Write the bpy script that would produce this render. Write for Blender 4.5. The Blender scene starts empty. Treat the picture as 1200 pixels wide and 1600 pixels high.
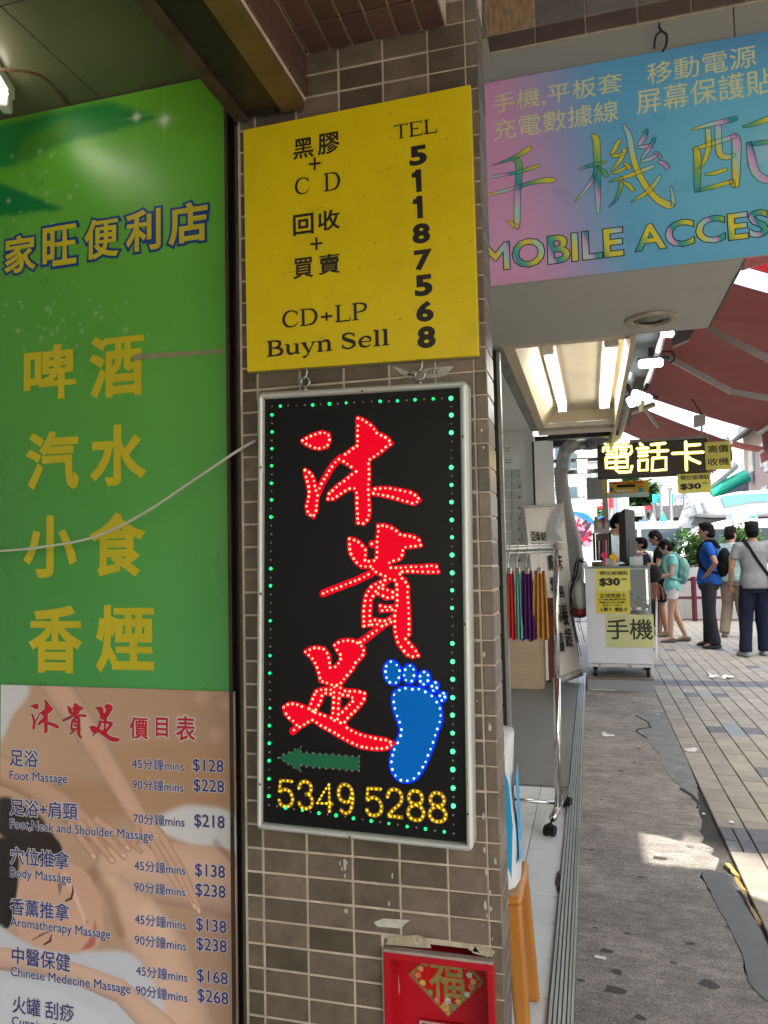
import bpy, math, random
import numpy as np
from mathutils import Vector, Matrix
random.seed(7)
rng = np.random.RandomState(5)
SC = bpy.context.scene
COL = SC.collection
# ------------------------------------------------------------------ camera
FPX = 1174.0; CX, CY = 600.0, 800.0; CAMH = 1.4
def _ray(x, y): return np.array([x-CX, -(y-CY), -FPX])
_Y = _ray(922, 860); _Y = _Y/np.linalg.norm(_Y)
_X = -_ray(-3710, 958); _X = _X-_X.dot(_Y)*_Y; _X = _X/np.linalg.norm(_X)
_Z = np.cross(_X, _Y)
ROT = np.stack([_X, _Y, _Z])
def aY(x, y, Y):
    v = ROT@_ray(x, y); v = v*Y/v[1]; return Vector((v[0], v[1], v[2]+CAMH))
def aZ(x, y, Z=0.0):
    v = ROT@_ray(x, y); v = v*(Z-CAMH)/v[2]; return Vector((v[0], v[1], v[2]+CAMH))
def aX(x, y, X):
    v = ROT@_ray(x, y); v = v*X/v[0]; return Vector((v[0], v[1], v[2]+CAMH))
cam = bpy.data.cameras.new('camera'); camo = bpy.data.objects.new('camera', cam); COL.objects.link(camo)
cam.sensor_fit = 'VERTICAL'; cam.sensor_height = 32.0; cam.sensor_width = 24.0
cam.lens = FPX/1600*32.0; cam.clip_start = 0.02; cam.clip_end = 2000
m = Matrix([[ROT[i][j] for j in range(3)]+[0] for i in range(3)]+[[0, 0, 0, 1]])
camo.matrix_world = Matrix.Translation((0, 0, CAMH)) @ m
SC.camera = camo
# ------------------------------------------------------------------ sky, sun, exposure
SUN_EL, SUN_AZ = 55.0, 125.0       # azimuth from +Y towards +X, degrees
w = bpy.data.worlds.new('World'); SC.world = w; w.use_nodes = True
nt = w.node_tree; bg = nt.nodes['Background']
sky = nt.nodes.new('ShaderNodeTexSky'); sky.sky_type = 'NISHITA'; sky.sun_disc = False
sky.sun_elevation = math.radians(SUN_EL); sky.sun_rotation = math.radians(SUN_AZ)
sky.air_density = 1.6; sky.dust_density = 5.0; sky.ozone_density = 1.0
nt.links.new(sky.outputs[0], bg.inputs[0]); bg.inputs[1].default_value = 0.15
sun = bpy.data.lights.new('sun', 'SUN'); sun.energy = 2.7; sun.angle = math.radians(0.6); sun.color = (1, .95, .86)
suno = bpy.data.objects.new('sun', sun); COL.objects.link(suno)
_e, _a = math.radians(SUN_EL), math.radians(SUN_AZ)
SD = Vector((math.sin(_a)*math.cos(_e), math.cos(_a)*math.cos(_e), math.sin(_e)))
suno.rotation_euler = SD.to_track_quat('Z', 'Y').to_euler(); suno.location = (3, 8, 30)
SC.view_settings.view_transform = 'Standard'; SC.view_settings.look = 'None'
SC.view_settings.gamma = 1; SC.view_settings.use_curve_mapping = False
SC.view_settings.exposure = 2.3
SC.cycles.max_bounces = 8; SC.cycles.diffuse_bounces = 5; SC.cycles.transparent_max_bounces = 12
SC.cycles.caustics_reflective = False; SC.cycles.caustics_refractive = False
# ------------------------------------------------------------------ materials
def S(r, g, b):
    f = lambda c: (c/255/12.92) if c/255 <= .04045 else ((c/255+.055)/1.055)**2.4
    return (f(r), f(g), f(b))
MATS = {}
def mat(name, col, rough=.5, metal=0, var=.12, vs=8, bump=0, bs=60, rand=0, dirt=0, dirtcol=(.03, .025, .02), ds=3,
        emit=0, ecol=None, spec=.5, trans=0, stretch=None, alpha=1, transm=0, dth=(.5, .75), coat=0):
    if name in MATS: return MATS[name]
    m = bpy.data.materials.new(name); m.use_nodes = True; MATS[name] = m
    n = m.node_tree.nodes; l = m.node_tree.links; b = n['Principled BSDF']
    b.inputs['Roughness'].default_value = rough; b.inputs['Metallic'].default_value = metal
    b.inputs['Specular IOR Level'].default_value = spec
    if coat: b.inputs['Coat Weight'].default_value = coat
    tc = n.new('ShaderNodeTexCoord'); mp = n.new('ShaderNodeMapping'); l.new(tc.outputs['Object'], mp.inputs[0])
    if stretch: mp.inputs['Scale'].default_value = stretch
    oi = None
    if rand:
        oi = n.new('ShaderNodeObjectInfo'); cm = n.new('ShaderNodeCombineXYZ')
        mu = n.new('ShaderNodeMath'); mu.operation = 'MULTIPLY'; mu.inputs[1].default_value = 37
        l.new(oi.outputs['Random'], mu.inputs[0])
        for i in range(3): l.new(mu.outputs[0], cm.inputs[i])
        l.new(cm.outputs[0], mp.inputs['Location'])
    c = n.new('ShaderNodeRGB'); c.outputs[0].default_value = (*col, 1); cur = c.outputs[0]
    if var:
        nz = n.new('ShaderNodeTexNoise'); nz.inputs['Scale'].default_value = vs; nz.inputs['Detail'].default_value = 6
        nz.inputs['Roughness'].default_value = .65
        l.new(mp.outputs[0], nz.inputs['Vector'])
        r = n.new('ShaderNodeMapRange'); r.inputs[1].default_value = .3; r.inputs[2].default_value = .7
        r.inputs[3].default_value = 1-var; r.inputs[4].default_value = 1+var; l.new(nz.outputs[0], r.inputs[0])
        vm = n.new('ShaderNodeVectorMath'); vm.operation = 'SCALE'; l.new(cur, vm.inputs[0]); l.new(r.outputs[0], vm.inputs['Scale']); cur = vm.outputs[0]
    if rand:
        r = n.new('ShaderNodeMapRange'); r.inputs[3].default_value = 1-rand; r.inputs[4].default_value = 1+rand
        l.new(oi.outputs['Random'], r.inputs[0])
        vm = n.new('ShaderNodeVectorMath'); vm.operation = 'SCALE'; l.new(cur, vm.inputs[0]); l.new(r.outputs[0], vm.inputs['Scale']); cur = vm.outputs[0]
    if dirt:
        nz = n.new('ShaderNodeTexNoise'); nz.inputs['Scale'].default_value = ds; nz.inputs['Detail'].default_value = 9
        nz.inputs['Roughness'].default_value = .7
        l.new(mp.outputs[0], nz.inputs['Vector'])
        r = n.new('ShaderNodeMapRange'); r.inputs[1].default_value = dth[0]; r.inputs[2].default_value = dth[1]
        r.inputs[3].default_value = 0; r.inputs[4].default_value = dirt; l.new(nz.outputs[0], r.inputs[0])
        mx = n.new('ShaderNodeMix'); mx.data_type = 'RGBA'; l.new(r.outputs[0], mx.inputs[0]); l.new(cur, mx.inputs[6])
        mx.inputs[7].default_value = (*dirtcol, 1); cur = mx.outputs[2]
    l.new(cur, b.inputs['Base Color'])
    if bump:
        nz = n.new('ShaderNodeTexNoise'); nz.inputs['Scale'].default_value = bs; nz.inputs['Detail'].default_value = 5
        l.new(mp.outputs[0], nz.inputs['Vector'])
        bp = n.new('ShaderNodeBump'); bp.inputs['Strength'].default_value = bump; bp.inputs['Distance'].default_value = .01
        l.new(nz.outputs[0], bp.inputs['Height']); l.new(bp.outputs[0], b.inputs['Normal'])
    if emit:
        b.inputs['Emission Strength'].default_value = emit; b.inputs['Emission Color'].default_value = (*(ecol or col), 1)
    if transm:
        b.inputs['Transmission Weight'].default_value = transm
    if alpha < 1: b.inputs['Alpha'].default_value = alpha
    if trans:
        t = n.new('ShaderNodeBsdfTranslucent'); mx = n.new('ShaderNodeMixShader'); mx.inputs[0].default_value = trans
        l.new(cur, t.inputs[0]); l.new(b.outputs[0], mx.inputs[1]); l.new(t.outputs[0], mx.inputs[2])
        l.new(mx.outputs[0], n['Material Output'].inputs[0])
    return m
def mat_attr(name, rough=.45, emit=0, spec=.5, wear=.06):
    if name in MATS: return MATS[name]
    m = bpy.data.materials.new(name); m.use_nodes = True; MATS[name] = m
    n = m.node_tree.nodes; l = m.node_tree.links; b = n['Principled BSDF']
    b.inputs['Roughness'].default_value = rough; b.inputs['Specular IOR Level'].default_value = spec
    a = n.new('ShaderNodeAttribute'); a.attribute_name = 'Col'
    tc = n.new('ShaderNodeTexCoord'); nz = n.new('ShaderNodeTexNoise'); nz.inputs['Scale'].default_value = 5; nz.inputs['Detail'].default_value = 3
    l.new(tc.outputs['Object'], nz.inputs['Vector'])
    r = n.new('ShaderNodeMapRange'); r.inputs[1].default_value = .1; r.inputs[2].default_value = .9
    r.inputs[3].default_value = 1-wear; r.inputs[4].default_value = 1+wear; l.new(nz.outputs[0], r.inputs[0])
    vm = n.new('ShaderNodeVectorMath'); vm.operation = 'SCALE'; l.new(a.outputs['Color'], vm.inputs[0]); l.new(r.outputs[0], vm.inputs['Scale'])
    l.new(vm.outputs[0], b.inputs['Base Color'])
    r2 = n.new('ShaderNodeMapRange'); r2.inputs[1].default_value = .3; r2.inputs[2].default_value = .7
    r2.inputs[3].default_value = rough-.05; r2.inputs[4].default_value = rough+.07; l.new(nz.outputs[0], r2.inputs[0]); l.new(r2.outputs[0], b.inputs['Roughness'])
    if emit:
        l.new(a.outputs['Color'], b.inputs['Emission Color']); b.inputs['Emission Strength'].default_value = emit
    return m
# ------------------------------------------------------------------ mesh builder
def catmull(pts, k=6, closed=False):
    P = [np.array(p, float) for p in pts]; n = len(P); out = []
    rngi = range(n if closed else n-1)
    for i in rngi:
        if closed: a, b, c, d = P[(i-1) % n], P[i], P[(i+1) % n], P[(i+2) % n]
        else: a, b, c, d = P[max(i-1, 0)], P[i], P[i+1], P[min(i+2, n-1)]
        for j in range(k):
            t = j/k
            out.append(.5*((2*b)+(-a+c)*t+(2*a-5*b+4*c-d)*t*t+(-a+3*b-3*c+d)*t**3))
    if not closed: out.append(P[-1])
    return out
class MB:
    def __init__(s): s.v = []; s.f = []; s.m = []
    def add(s, vs, fs, mi=0):
        o = len(s.v); s.v += [tuple(map(float, v)) for v in vs]; s.f += [tuple(o+i for i in f) for f in fs]; s.m += [mi]*len(fs); return s
    def box(s, x0, x1, y0, y1, z0, z1, mi=0):
        v = [(x0, y0, z0), (x1, y0, z0), (x1, y1, z0), (x0, y1, z0), (x0, y0, z1), (x1, y0, z1), (x1, y1, z1), (x0, y1, z1)]
        return s.add(v, [(0, 3, 2, 1), (4, 5, 6, 7), (0, 1, 5, 4), (1, 2, 6, 5), (2, 3, 7, 6), (3, 0, 4, 7)], mi)
    def hexa(s, v, mi=0):  # 4 bottom, 4 top
        return s.add(v, [(0, 3, 2, 1), (4, 5, 6, 7), (0, 1, 5, 4), (1, 2, 6, 5), (2, 3, 7, 6), (3, 0, 4, 7)], mi)
    def slab(s, quad, n, t, mi=0):  # quad points, offset n*t
        n = Vector(n).normalized()*t; q = [Vector(p) for p in quad]
        return s.hexa(q+[p+n for p in q], mi)
    def poly(s, pts, mi=0): return s.add(pts, [tuple(range(len(pts)))], mi)
    def prism(s, pts, y0, y1, mi=0):  # (x,z) outline ccw from the front, y0 front
        n = len(pts)
        v = [(p[0], y0, p[1]) for p in pts]+[(p[0], y1, p[1]) for p in pts]
        f = [tuple(range(n)), tuple(range(2*n-1, n-1, -1))]+[(i, i+n, (i+1) % n+n, (i+1) % n) for i in range(n)]
        return s.add(v, f, mi)
    def tube(s, pts, r, n=8, mi=0, cap=True, sq=None):
        P = [Vector(p) for p in pts]; R = r if hasattr(r, '__len__') else [r]*len(P)
        vs = []; up = None
        for i, p in enumerate(P):
            d = (P[min(i+1, len(P)-1)]-P[max(i-1, 0)])
            if d.length < 1e-9: d = Vector((0, 0, 1))
            d.normalize()
            if up is None:
                up = Vector((0, 0, 1)) if abs(d.z) < .9 else Vector((0, 1, 0))
            a = d.cross(up)
            if a.length < 1e-6: a = d.cross(Vector((1, 0, 0)))
            a.normalize(); b = a.cross(d); up = b
            for k in range(n):
                t = 2*math.pi*(k+.5)/n
                rr = R[i]
                if hasattr(rr, '__len__'): vs.append(p+a*math.cos(t)*rr[0]+b*math.sin(t)*rr[1])
                else: vs.append(p+(a*math.cos(t)+b*math.sin(t))*rr)
        f = []
        for i in range(len(P)-1):
            for k in range(n): f.append((i*n+k, i*n+(k+1) % n, (i+1)*n+(k+1) % n, (i+1)*n+k))
        if cap: f.append(tuple(range(n-1, -1, -1))); f.append(tuple((len(P)-1)*n+k for k in range(n)))
        return s.add(vs, f, mi)
    def ell(s, c, r, nu=10, nv=7, mi=0, rot=None):
        c = Vector(c); vs = []; f = []
        for j in range(1, nv):
            ph = math.pi*j/nv
            for i in range(nu):
                t = 2*math.pi*i/nu
                p = Vector((r[0]*math.sin(ph)*math.cos(t), r[1]*math.sin(ph)*math.sin(t), r[2]*math.cos(ph)))
                if rot: p = rot @ p
                vs.append(c+p)
        a = Vector((0, 0, r[2])); b = -a
        if rot: a = rot @ a; b = rot @ b
        vs += [c+a, c+b]; T = len(vs)-2
        for j in range(nv-2):
            for i in range(nu): f.append((j*nu+i, (j+1)*nu+i, (j+1)*nu+(i+1) % nu, j*nu+(i+1) % nu))
        for i in range(nu): f.append((T, i, (i+1) % nu)); f.append((T+1, (nv-2)*nu+(i+1) % nu, (nv-2)*nu+i))
        return s.add(vs, f, mi)
    def dome(s, c, r, h=None, n=8, mi=0):  # facing -Y
        h = h or r; c = Vector(c); vs = []
        for (rr, hh) in ((1, 0), (.85, .6), (.45, .92)):
            for i in range(n):
                t = 2*math.pi*i/n; vs.append(c+Vector((r*rr*math.cos(t), -h*hh, r*rr*math.sin(t))))
        vs.append(c+Vector((0, -h, 0))); f = []
        for j in range(2):
            for i in range(n): f.append((j*n+i, j*n+(i+1) % n, (j+1)*n+(i+1) % n, (j+1)*n+i))
        for i in range(n): f.append((2*n+i, 2*n+(i+1) % n, 3*n))
        return s.add(vs, f, mi)
    def ribbon(s, pts, ws, y, mi=0, k=5, smooth=True, round_=False):  # stroke in an XZ plane
        if smooth and len(pts) > 2:
            q = catmull([(*p, w) for p, w in zip(pts, ws)], k)
        else: q = [np.array((*p, w), float) for p, w in zip(pts, ws)]
        L = []; Rr = []
        for i, p in enumerate(q):
            d = q[min(i+1, len(q)-1)][:2]-q[max(i-1, 0)][:2]; d = d/(np.linalg.norm(d)+1e-9); nn = np.array((-d[1], d[0]))*p[2]
            L.append(p[:2]+nn); Rr.append(p[:2]-nn)
        vs = [(a[0], y, a[1]) for a in L]+[(a[0], y, a[1]) for a in Rr]; n = len(q)
        s.add(vs, [(i, n+i, n+i+1, i+1) for i in range(n-1)], mi)
        if round_:
            for e in (q[0], q[-1]):
                s.poly([(e[0]+e[2]*math.cos(t*math.pi/5), y-.00002, e[1]+e[2]*math.sin(t*math.pi/5)) for t in range(10)], mi)
        return L, Rr
    def build(s, name, mats, parent=None, origin=None, smooth=False, bevel=0, bseg=2):
        if not isinstance(mats, (list, tuple)): mats = [mats]
        V = np.array(s.v, float).reshape(-1, 3)
        if parent is not None: o = np.array(wloc(parent))
        elif origin is not None: o = np.array(origin, float)
        else: o = np.array([(V[:, 0].min()+V[:, 0].max())/2, (V[:, 1].min()+V[:, 1].max())/2, V[:, 2].min()])
        me = bpy.data.meshes.new(name); me.from_pydata((V-o).tolist(), [], s.f)
        for q in mats: me.materials.append(q)
        me.polygons.foreach_set('material_index', s.m)
        if smooth: me.polygons.foreach_set('use_smooth', [True]*len(s.f))
        me.update()
        ob = bpy.data.objects.new(name, me); COL.objects.link(ob)
        if parent is not None: ob.parent = parent
        else: ob.location = o
        if bevel:
            b = ob.modifiers.new('bevel', 'BEVEL'); b.width = bevel; b.segments = bseg; b.limit_method = 'ANGLE'; b.angle_limit = math.radians(40)
        if smooth == 'auto':
            pass
        return ob
def wloc(o):
    p = Vector(o.location)
    while o.parent: o = o.parent; p = p+Vector(o.location)
    return p
def tag(o, label=None, cat=None, group=None, kind=None):
    if label: o['label'] = label
    if cat: o['category'] = cat
    if group: o['group'] = group
    if kind: o['kind'] = kind
    return o
def thing(name, label, cat, loc=(0, 0, 0), group=None):
    o = bpy.data.objects.new(name, None); COL.objects.link(o); o.location = loc; o.empty_display_size = .1
    return tag(o, label, cat, group)
def struct(o): o['kind'] = 'structure'; return o
def copy_tree(o, parent=None):
    c = o.copy(); COL.objects.link(c); c.parent = parent
    for ch in o.children: copy_tree(ch, c)
    return c
# ------------------------------------------------------------------ lettering
_TC = {}
def tmesh(s, bold=0, res=3):
    """glyph faces plus a rim of the given width round every outline (rim verts carry a slight recess)"""
    k = (s, round(bold, 4), res)
    if k in _TC: return _TC[k]
    k0 = (s, 'raw', res)
    if k0 not in _TC:
        cu = bpy.data.curves.new('t', 'FONT'); cu.body = s; cu.resolution_u = res; cu.size = 1
        ob = bpy.data.objects.new('t', cu); COL.objects.link(ob)
        dg = bpy.context.evaluated_depsgraph_get(); me = bpy.data.meshes.new_from_object(ob.evaluated_get(dg))
        V = np.array([v.co[:] for v in me.vertices]).reshape(-1, 3); F = [tuple(p.vertices) for p in me.polygons]
        bpy.data.objects.remove(ob); bpy.data.curves.remove(cu); bpy.data.meshes.remove(me)
        _, idx, inv = np.unique(np.round(V[:, :2], 5), axis=0, return_index=True, return_inverse=True); inv = inv.ravel()
        V = V[idx]; F = [tuple(int(inv[i]) for i in f) for f in F]; F = [f for f in F if len(set(f)) == len(f)]
        F2 = []
        for f in F:                      # make every face wind the same way
            a = sum(V[f[i]][0]*V[f[(i+1) % len(f)]][1]-V[f[(i+1) % len(f)]][0]*V[f[i]][1] for i in range(len(f)))
            F2.append(f if a > 0 else f[::-1])
        _TC[k0] = (V, F2)
    V, F = _TC[k0]
    if bold > 0 and len(V):
        from collections import defaultdict
        ec = defaultdict(int)
        for f in F:
            for i in range(len(f)): ec[(f[i], f[(i+1) % len(f)])] += 1
        B = [e for e in ec if (e[1], e[0]) not in ec]
        nx_ = defaultdict(list); nrm = defaultdict(list)
        for a, c in B:
            d = V[c][:2]-V[a][:2]; L = np.linalg.norm(d)
            if L < 1e-7: continue
            n = np.array((d[1], -d[0]))/L; nrm[a].append(n); nrm[c].append(n)
        Vn = [tuple(v) for v in V]; off = {}
        for i, ns in nrm.items():
            m = np.sum(ns, 0); L = np.linalg.norm(m)
            if L < 1e-6: m = ns[0]; L = 1
            m = m/L; c = max(np.dot(m, ns[0]), .55); p = V[i][:2]+m*bold/c
            off[i] = len(Vn); Vn.append((p[0], p[1], -1.0))
        F = list(F)
        for a, c in B:
            if a in off and c in off: F.append((a, off[a], off[c], c))
        V = np.array(Vn)
    _TC[k] = (V, F); return V, F
class Many:
    """like MB, but every string or character becomes a mesh of its own"""
    def __init__(s): s.l = []
    def new(s): s.l.append(MB()); return s.l[-1]
    def build(s, name, m, parent, **k):
        for q in s.l:
            if q.v: q.build(name, m, parent, **k)
def text(mb, s, bl, tr, Y, bold=0, mi=0, ref=None, axis='Y', slant=0):
    """lettering fitted between two corners (X,Z) of an upright plane at depth Y"""
    V, F = tmesh(s, bold)
    R0 = tmesh(s, ref)[0] if ref is not None else V
    if not len(V): return
    if hasattr(mb, 'new'): mb = mb.new()
    a = R0.min(0); b = R0.max(0)
    u = (V[:, 0]-a[0])/max(b[0]-a[0], 1e-6); v = (V[:, 1]-a[1])/max(b[1]-a[1], 1e-6)
    X = bl[0]+u*(tr[0]-bl[0])+slant*v*(tr[1]-bl[1]); Z = bl[1]+v*(tr[1]-bl[1])
    mb.add([(x, Y+(.00025 if q < -.5 else 0), z) for x, z, q in zip(X, Z, V[:, 2])], F, mi)
def px(zo, Y):
    """reads a place off the photograph: zo = (x origin, y origin, scale) -> (X,Z) on the plane at depth Y"""
    def g(p): q = aY(zo[0]+p[0]/zo[2], zo[1]+p[1]/zo[2], Y); return (q.x, q.z)
    return g
# serif latin capitals and lower case drawn as strokes (unit height, y up)
def _serif(x, y, w=.13, t=.022): return ([(x-w, y), (x+w, y)], [t, t])
GL = {
 'T': (.8, [([(.4, 0), (.4, 1)], [.055]*2), ([(.04, .97), (.76, .97)], [.03]*2), ([(.05, 1), (.05, .78)], [.03, .012]), ([(.75, 1), (.75, .78)], [.03, .012]), _serif(.4, .02)]),
 'E': (.78, [([(.17, 0), (.17, 1)], [.055]*2), ([(.04, .97), (.7, .97)], [.03]*2), ([(.04, .03), (.72, .03)], [.03]*2), ([(.17, .52), (.5, .52)], [.028]*2), ([(.5, .62), (.5, .42)], [.016]*2), ([(.7, 1), (.7, .78)], [.03, .012]), ([(.72, 0), (.74, .24)], [.03, .012])]),
 'L': (.76, [([(.19, 0), (.19, 1)], [.055]*2), _serif(.19, .98, .15), ([(.05, .03), (.7, .03)], [.03]*2), ([(.7, 0), (.73, .27)], [.035, .012])]),
 'C': (.85, [([(.76, .72), (.66, .9), (.47, .975), (.24, .87), (.12, .5), (.24, .13), (.48, .025), (.68, .1), (.79, .28)], [.012, .03, .028, .05, .062, .05, .028, .025, .012]), ([(.76, .97), (.76, .68)], [.02]*2)]),
 'D': (.9, [([(.19, 0), (.19, 1)], [.055]*2), ([(.04, .97), (.4, .97), (.66, .87), (.79, .5), (.66, .13), (.4, .03), (.04, .03)], [.025, .028, .048, .062, .048, .028, .025])]),
 'P': (.74, [([(.19, 0), (.19, 1)], [.055]*2), _serif(.19, .02, .15), ([(.04, .97), (.4, .97), (.6, .88), (.66, .73), (.58, .55), (.4, .47), (.19, .47)], [.025, .028, .045, .055, .045, .028, .025])]),
 '+': (.7, [([(.1, .4), (.62, .4)], [.045]*2), ([(.36, .15), (.36, .65)], [.045]*2)]),
 'B': (.82, [([(.19, 0), (.19, 1)], [.065]*2), ([(.04, .97), (.4, .97), (.6, .88), (.62, .72), (.55, .58), (.38, .53), (.19, .53)], [.028, .03, .05, .06, .045, .028, .025]), ([(.3, .53), (.55, .48), (.7, .33), (.66, .12), (.42, .03), (.04, .03)], [.02, .04, .06, .06, .03, .03])]),
 'u': (.72, [([(.17, .66), (.17, .2), (.27, .04), (.42, .06), (.54, .18)], [.06, .06, .045, .03, .02]), ([(.56, .66), (.56, .02)], [.06]*2), ([(.03, .65), (.17, .65)], [.022]*2), ([(.42, .65), (.56, .65)], [.022]*2), ([(.56, .02), (.7, .03)], [.022]*2)]),
 'y': (.68, [([(.14, .66), (.36, .02)], [.065, .04]), ([(.58, .66), (.36, .02), (.24, -.22), (.1, -.24)], [.025, .025, .03, .05]), _serif(.14, .65), _serif(.58, .65, .1)]),
 'n': (.74, [([(.18, .0), (.18, .66)], [.06]*2), ([(.18, .48), (.3, .64), (.45, .66), (.56, .52), (.56, 0)], [.02, .03, .045, .06, .06]), _serif(.18, .02, .14), _serif(.56, .02, .14), ([(.04, .65), (.18, .65)], [.022]*2)]),
 'S': (.74, [([(.6, .75), (.52, .92), (.35, .98), (.17, .88), (.17, .68), (.36, .53), (.56, .4), (.6, .2), (.42, .03), (.22, .06), (.1, .28)], [.015, .03, .03, .045, .06, .065, .065, .05, .03, .03, .015]), ([(.6, .97), (.61, .72)], [.018]*2), ([(.1, .02), (.1, .3)], [.018]*2)]),
 'e': (.64, [([(.13, .36), (.54, .36), (.5, .58), (.34, .66), (.16, .54), (.11, .33), (.18, .1), (.36, .02), (.55, .12)], [.02, .022, .045, .028, .045, .062, .05, .03, .018])]),
 'l': (.36, [([(.18, 0), (.18, 1)], [.06]*2), _serif(.18, .02, .14), ([(.03, .98), (.18, .98)], [.022]*2)]),
 ' ': (.3, []),
}
def serif(mb, s, bl, tr, Y, mi=0, heavy=1.0, top=1.0):
    if hasattr(mb, 'new'): mb = mb.new()
    W = sum(GL[c][0] for c in s); x = 0; h = (tr[1]-bl[1])/top; k = (tr[0]-bl[0])/W; i = 0
    for c in s:
        for pts, ws in GL[c][1]:
            mb.ribbon([(bl[0]+(x+p[0])*k, bl[1]+p[1]*h) for p in pts], [q*heavy*(h+k)/2 for q in ws], Y-i*.00003, mi); i += 1
        x += GL[c][0]
# ------------------------------------------------------------------ painted print (flat artwork on a sheet)
def inpoly(P, X, Y):
    m = np.zeros(X.shape, bool); n = len(P)
    for i in range(n):
        x0, y0 = P[i]; x1, y1 = P[(i+1) % n]
        if y0 == y1: continue
        m ^= ((y0 > Y) != (y1 > Y)) & (X < (x1-x0)*(Y-y0)/(y1-y0)+x0)
    return m
def blur(a, k):
    for _ in range(k):
        a = (np.pad(a, ((1, 1), (0, 0)), 'edge')[:-2]+a*2+np.pad(a, ((1, 1), (0, 0)), 'edge')[2:])/4
        a = (np.pad(a, ((0, 0), (1, 1)), 'edge')[:, :-2]+a*2+np.pad(a, ((0, 0), (1, 1)), 'edge')[:, 2:])/4
    return a
def sheet(name, x0, x1, z0, z1, Y, nx, ny, img, material, parent=None):
    """img: ny x nx x 3 linear colours, row 0 at the top"""
    xs = np.linspace(x0, x1, nx); zs = np.linspace(z1, z0, ny); XX, ZZ = np.meshgrid(xs, zs)
    V = np.stack([XX, np.full_like(XX, Y), ZZ], -1).reshape(-1, 3)
    o = np.array(wloc(parent)) if parent is not None else np.array([(x0+x1)/2, Y, z0])
    I = np.arange(nx*ny).reshape(ny, nx)
    F = np.stack([I[1:, :-1], I[1:, 1:], I[:-1, 1:], I[:-1, :-1]], -1).reshape(-1, 4)
    me = bpy.data.meshes.new(name); me.vertices.add(len(V)); me.vertices.foreach_set('co', (V-o).ravel())
    me.loops.add(F.size); me.loops.foreach_set('vertex_index', F.ravel()); me.polygons.add(len(F))
    me.polygons.foreach_set('loop_start', np.arange(0, F.size, 4)); me.polygons.foreach_set('loop_total', np.full(len(F), 4))
    me.update(); me.validate()
    a = me.color_attributes.new('Col', 'FLOAT_COLOR', 'POINT')
    a.data.foreach_set('color', np.concatenate([img.reshape(-1, 3), np.ones((nx*ny, 1))], 1).ravel())
    me.materials.append(material)
    ob = bpy.data.objects.new(name, me); COL.objects.link(ob)
    if parent is not None: ob.parent = parent
    else: ob.location = o
    return ob
A = lambda *c: np.array(c, float)
"""colours"""
white = mat('white_paint', (.72, .71, .68), .5, var=.05, vs=5, dirt=.35, dirtcol=(.3, .27, .22), ds=4)
offwhite = mat('off_white_panel', (.6, .6, .57), .55, var=.06, vs=4, dirt=.45, dirtcol=(.28, .26, .22), ds=5)
black = mat('black_metal', (.012, .011, .010), .45, var=.3, vs=20, dirt=.4, dirtcol=(.06, .04, .03), ds=9)
blackp = mat('black_plastic', (.008, .008, .009), .5, var=.1, spec=.25)
chrome = mat('chrome', (.62, .61, .59), .16, 1, var=.08, vs=20)
steel = mat('brushed_steel', (.42, .44, .44), .38, .9, var=.12, vs=30)
grout = mat('grout', (.54, .46, .36), .85, var=.18, vs=25, bump=.2, bs=200, dirt=.5, dirtcol=(.16, .12, .09), ds=7)
tile_m = mat('glazed_tile', (.142, .110, .082), .3, var=.22, vs=22, rand=.33, dirt=.6, dirtcol=(.06, .047, .037), ds=14, bump=.1, bs=45, stretch=(1, 1, 1))
tile_red = mat('dark_red_tile', (.10, .052, .045), .4, var=.16, vs=22, rand=.18, dirt=.4, dirtcol=(.04, .03, .025), ds=16)
ink = mat('black_ink', (.012, .011, .008), .5, var=0)
# ================================================================== THE PILLAR
PX, PZ = .1055, .0525; XC = -.2; ZJ = .742           # pitch of the wall tiles, corner of the pillar, one joint height
pil = thing('tiled_pillar', 'brown tiled pillar with pale grout carrying the yellow sign and the lit box', 'pillar', (-.475, 1.7, 0))
b = MB(); XL = -.782
b.box(XL, -.2035, 1.6035, 1.72, .575, 2.9); b.box(XL, -.457, 1.6035, 1.72, 0, .574); b.box(-.219, -.2035, 1.6035, 1.72, 0, .574)
b.box(XL, -.2035, 1.7205, 1.725, 0, 2.9)
b.build('mortar_core', grout, pil)
def tile_mesh(w, h, d=.006, c=.0016, name='tile'):
    w /= 2; h /= 2
    v = [(-w, 0, -h), (w, 0, -h), (w, 0, h), (-w, 0, h), (-w, -d+c, -h), (w, -d+c, -h), (w, -d+c, h), (-w, -d+c, h),
         (-w+c, -d, -h+c), (w-c, -d, -h+c), (w-c, -d, h-c), (-w+c, -d, h-c)]
    f = [(8, 9, 10, 11)]
    for a in (0, 4): f += [(a, a+1, a+5, a+4), (a+1, a+2, a+6, a+5), (a+2, a+3, a+7, a+6), (a+3, a, a+4, a+7)]
    me = bpy.data.meshes.new(name); me.from_pydata(v, [], f); me.update(); return me
JG = .0052
cols = [(-.778, -.734)]+[(XC-.0+k*PX-.0-5*PX-.0065, XC+(k+1)*PX-5*PX-.0065) for k in range(5)]
cols = [(-.778, -.7365), (-.7365, -.631), (-.631, -.5245), (-.5245, -.418), (-.418, -.3125), (-.3125, -.2285), (-.2285, -.2005)]
TM = {}
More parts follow.
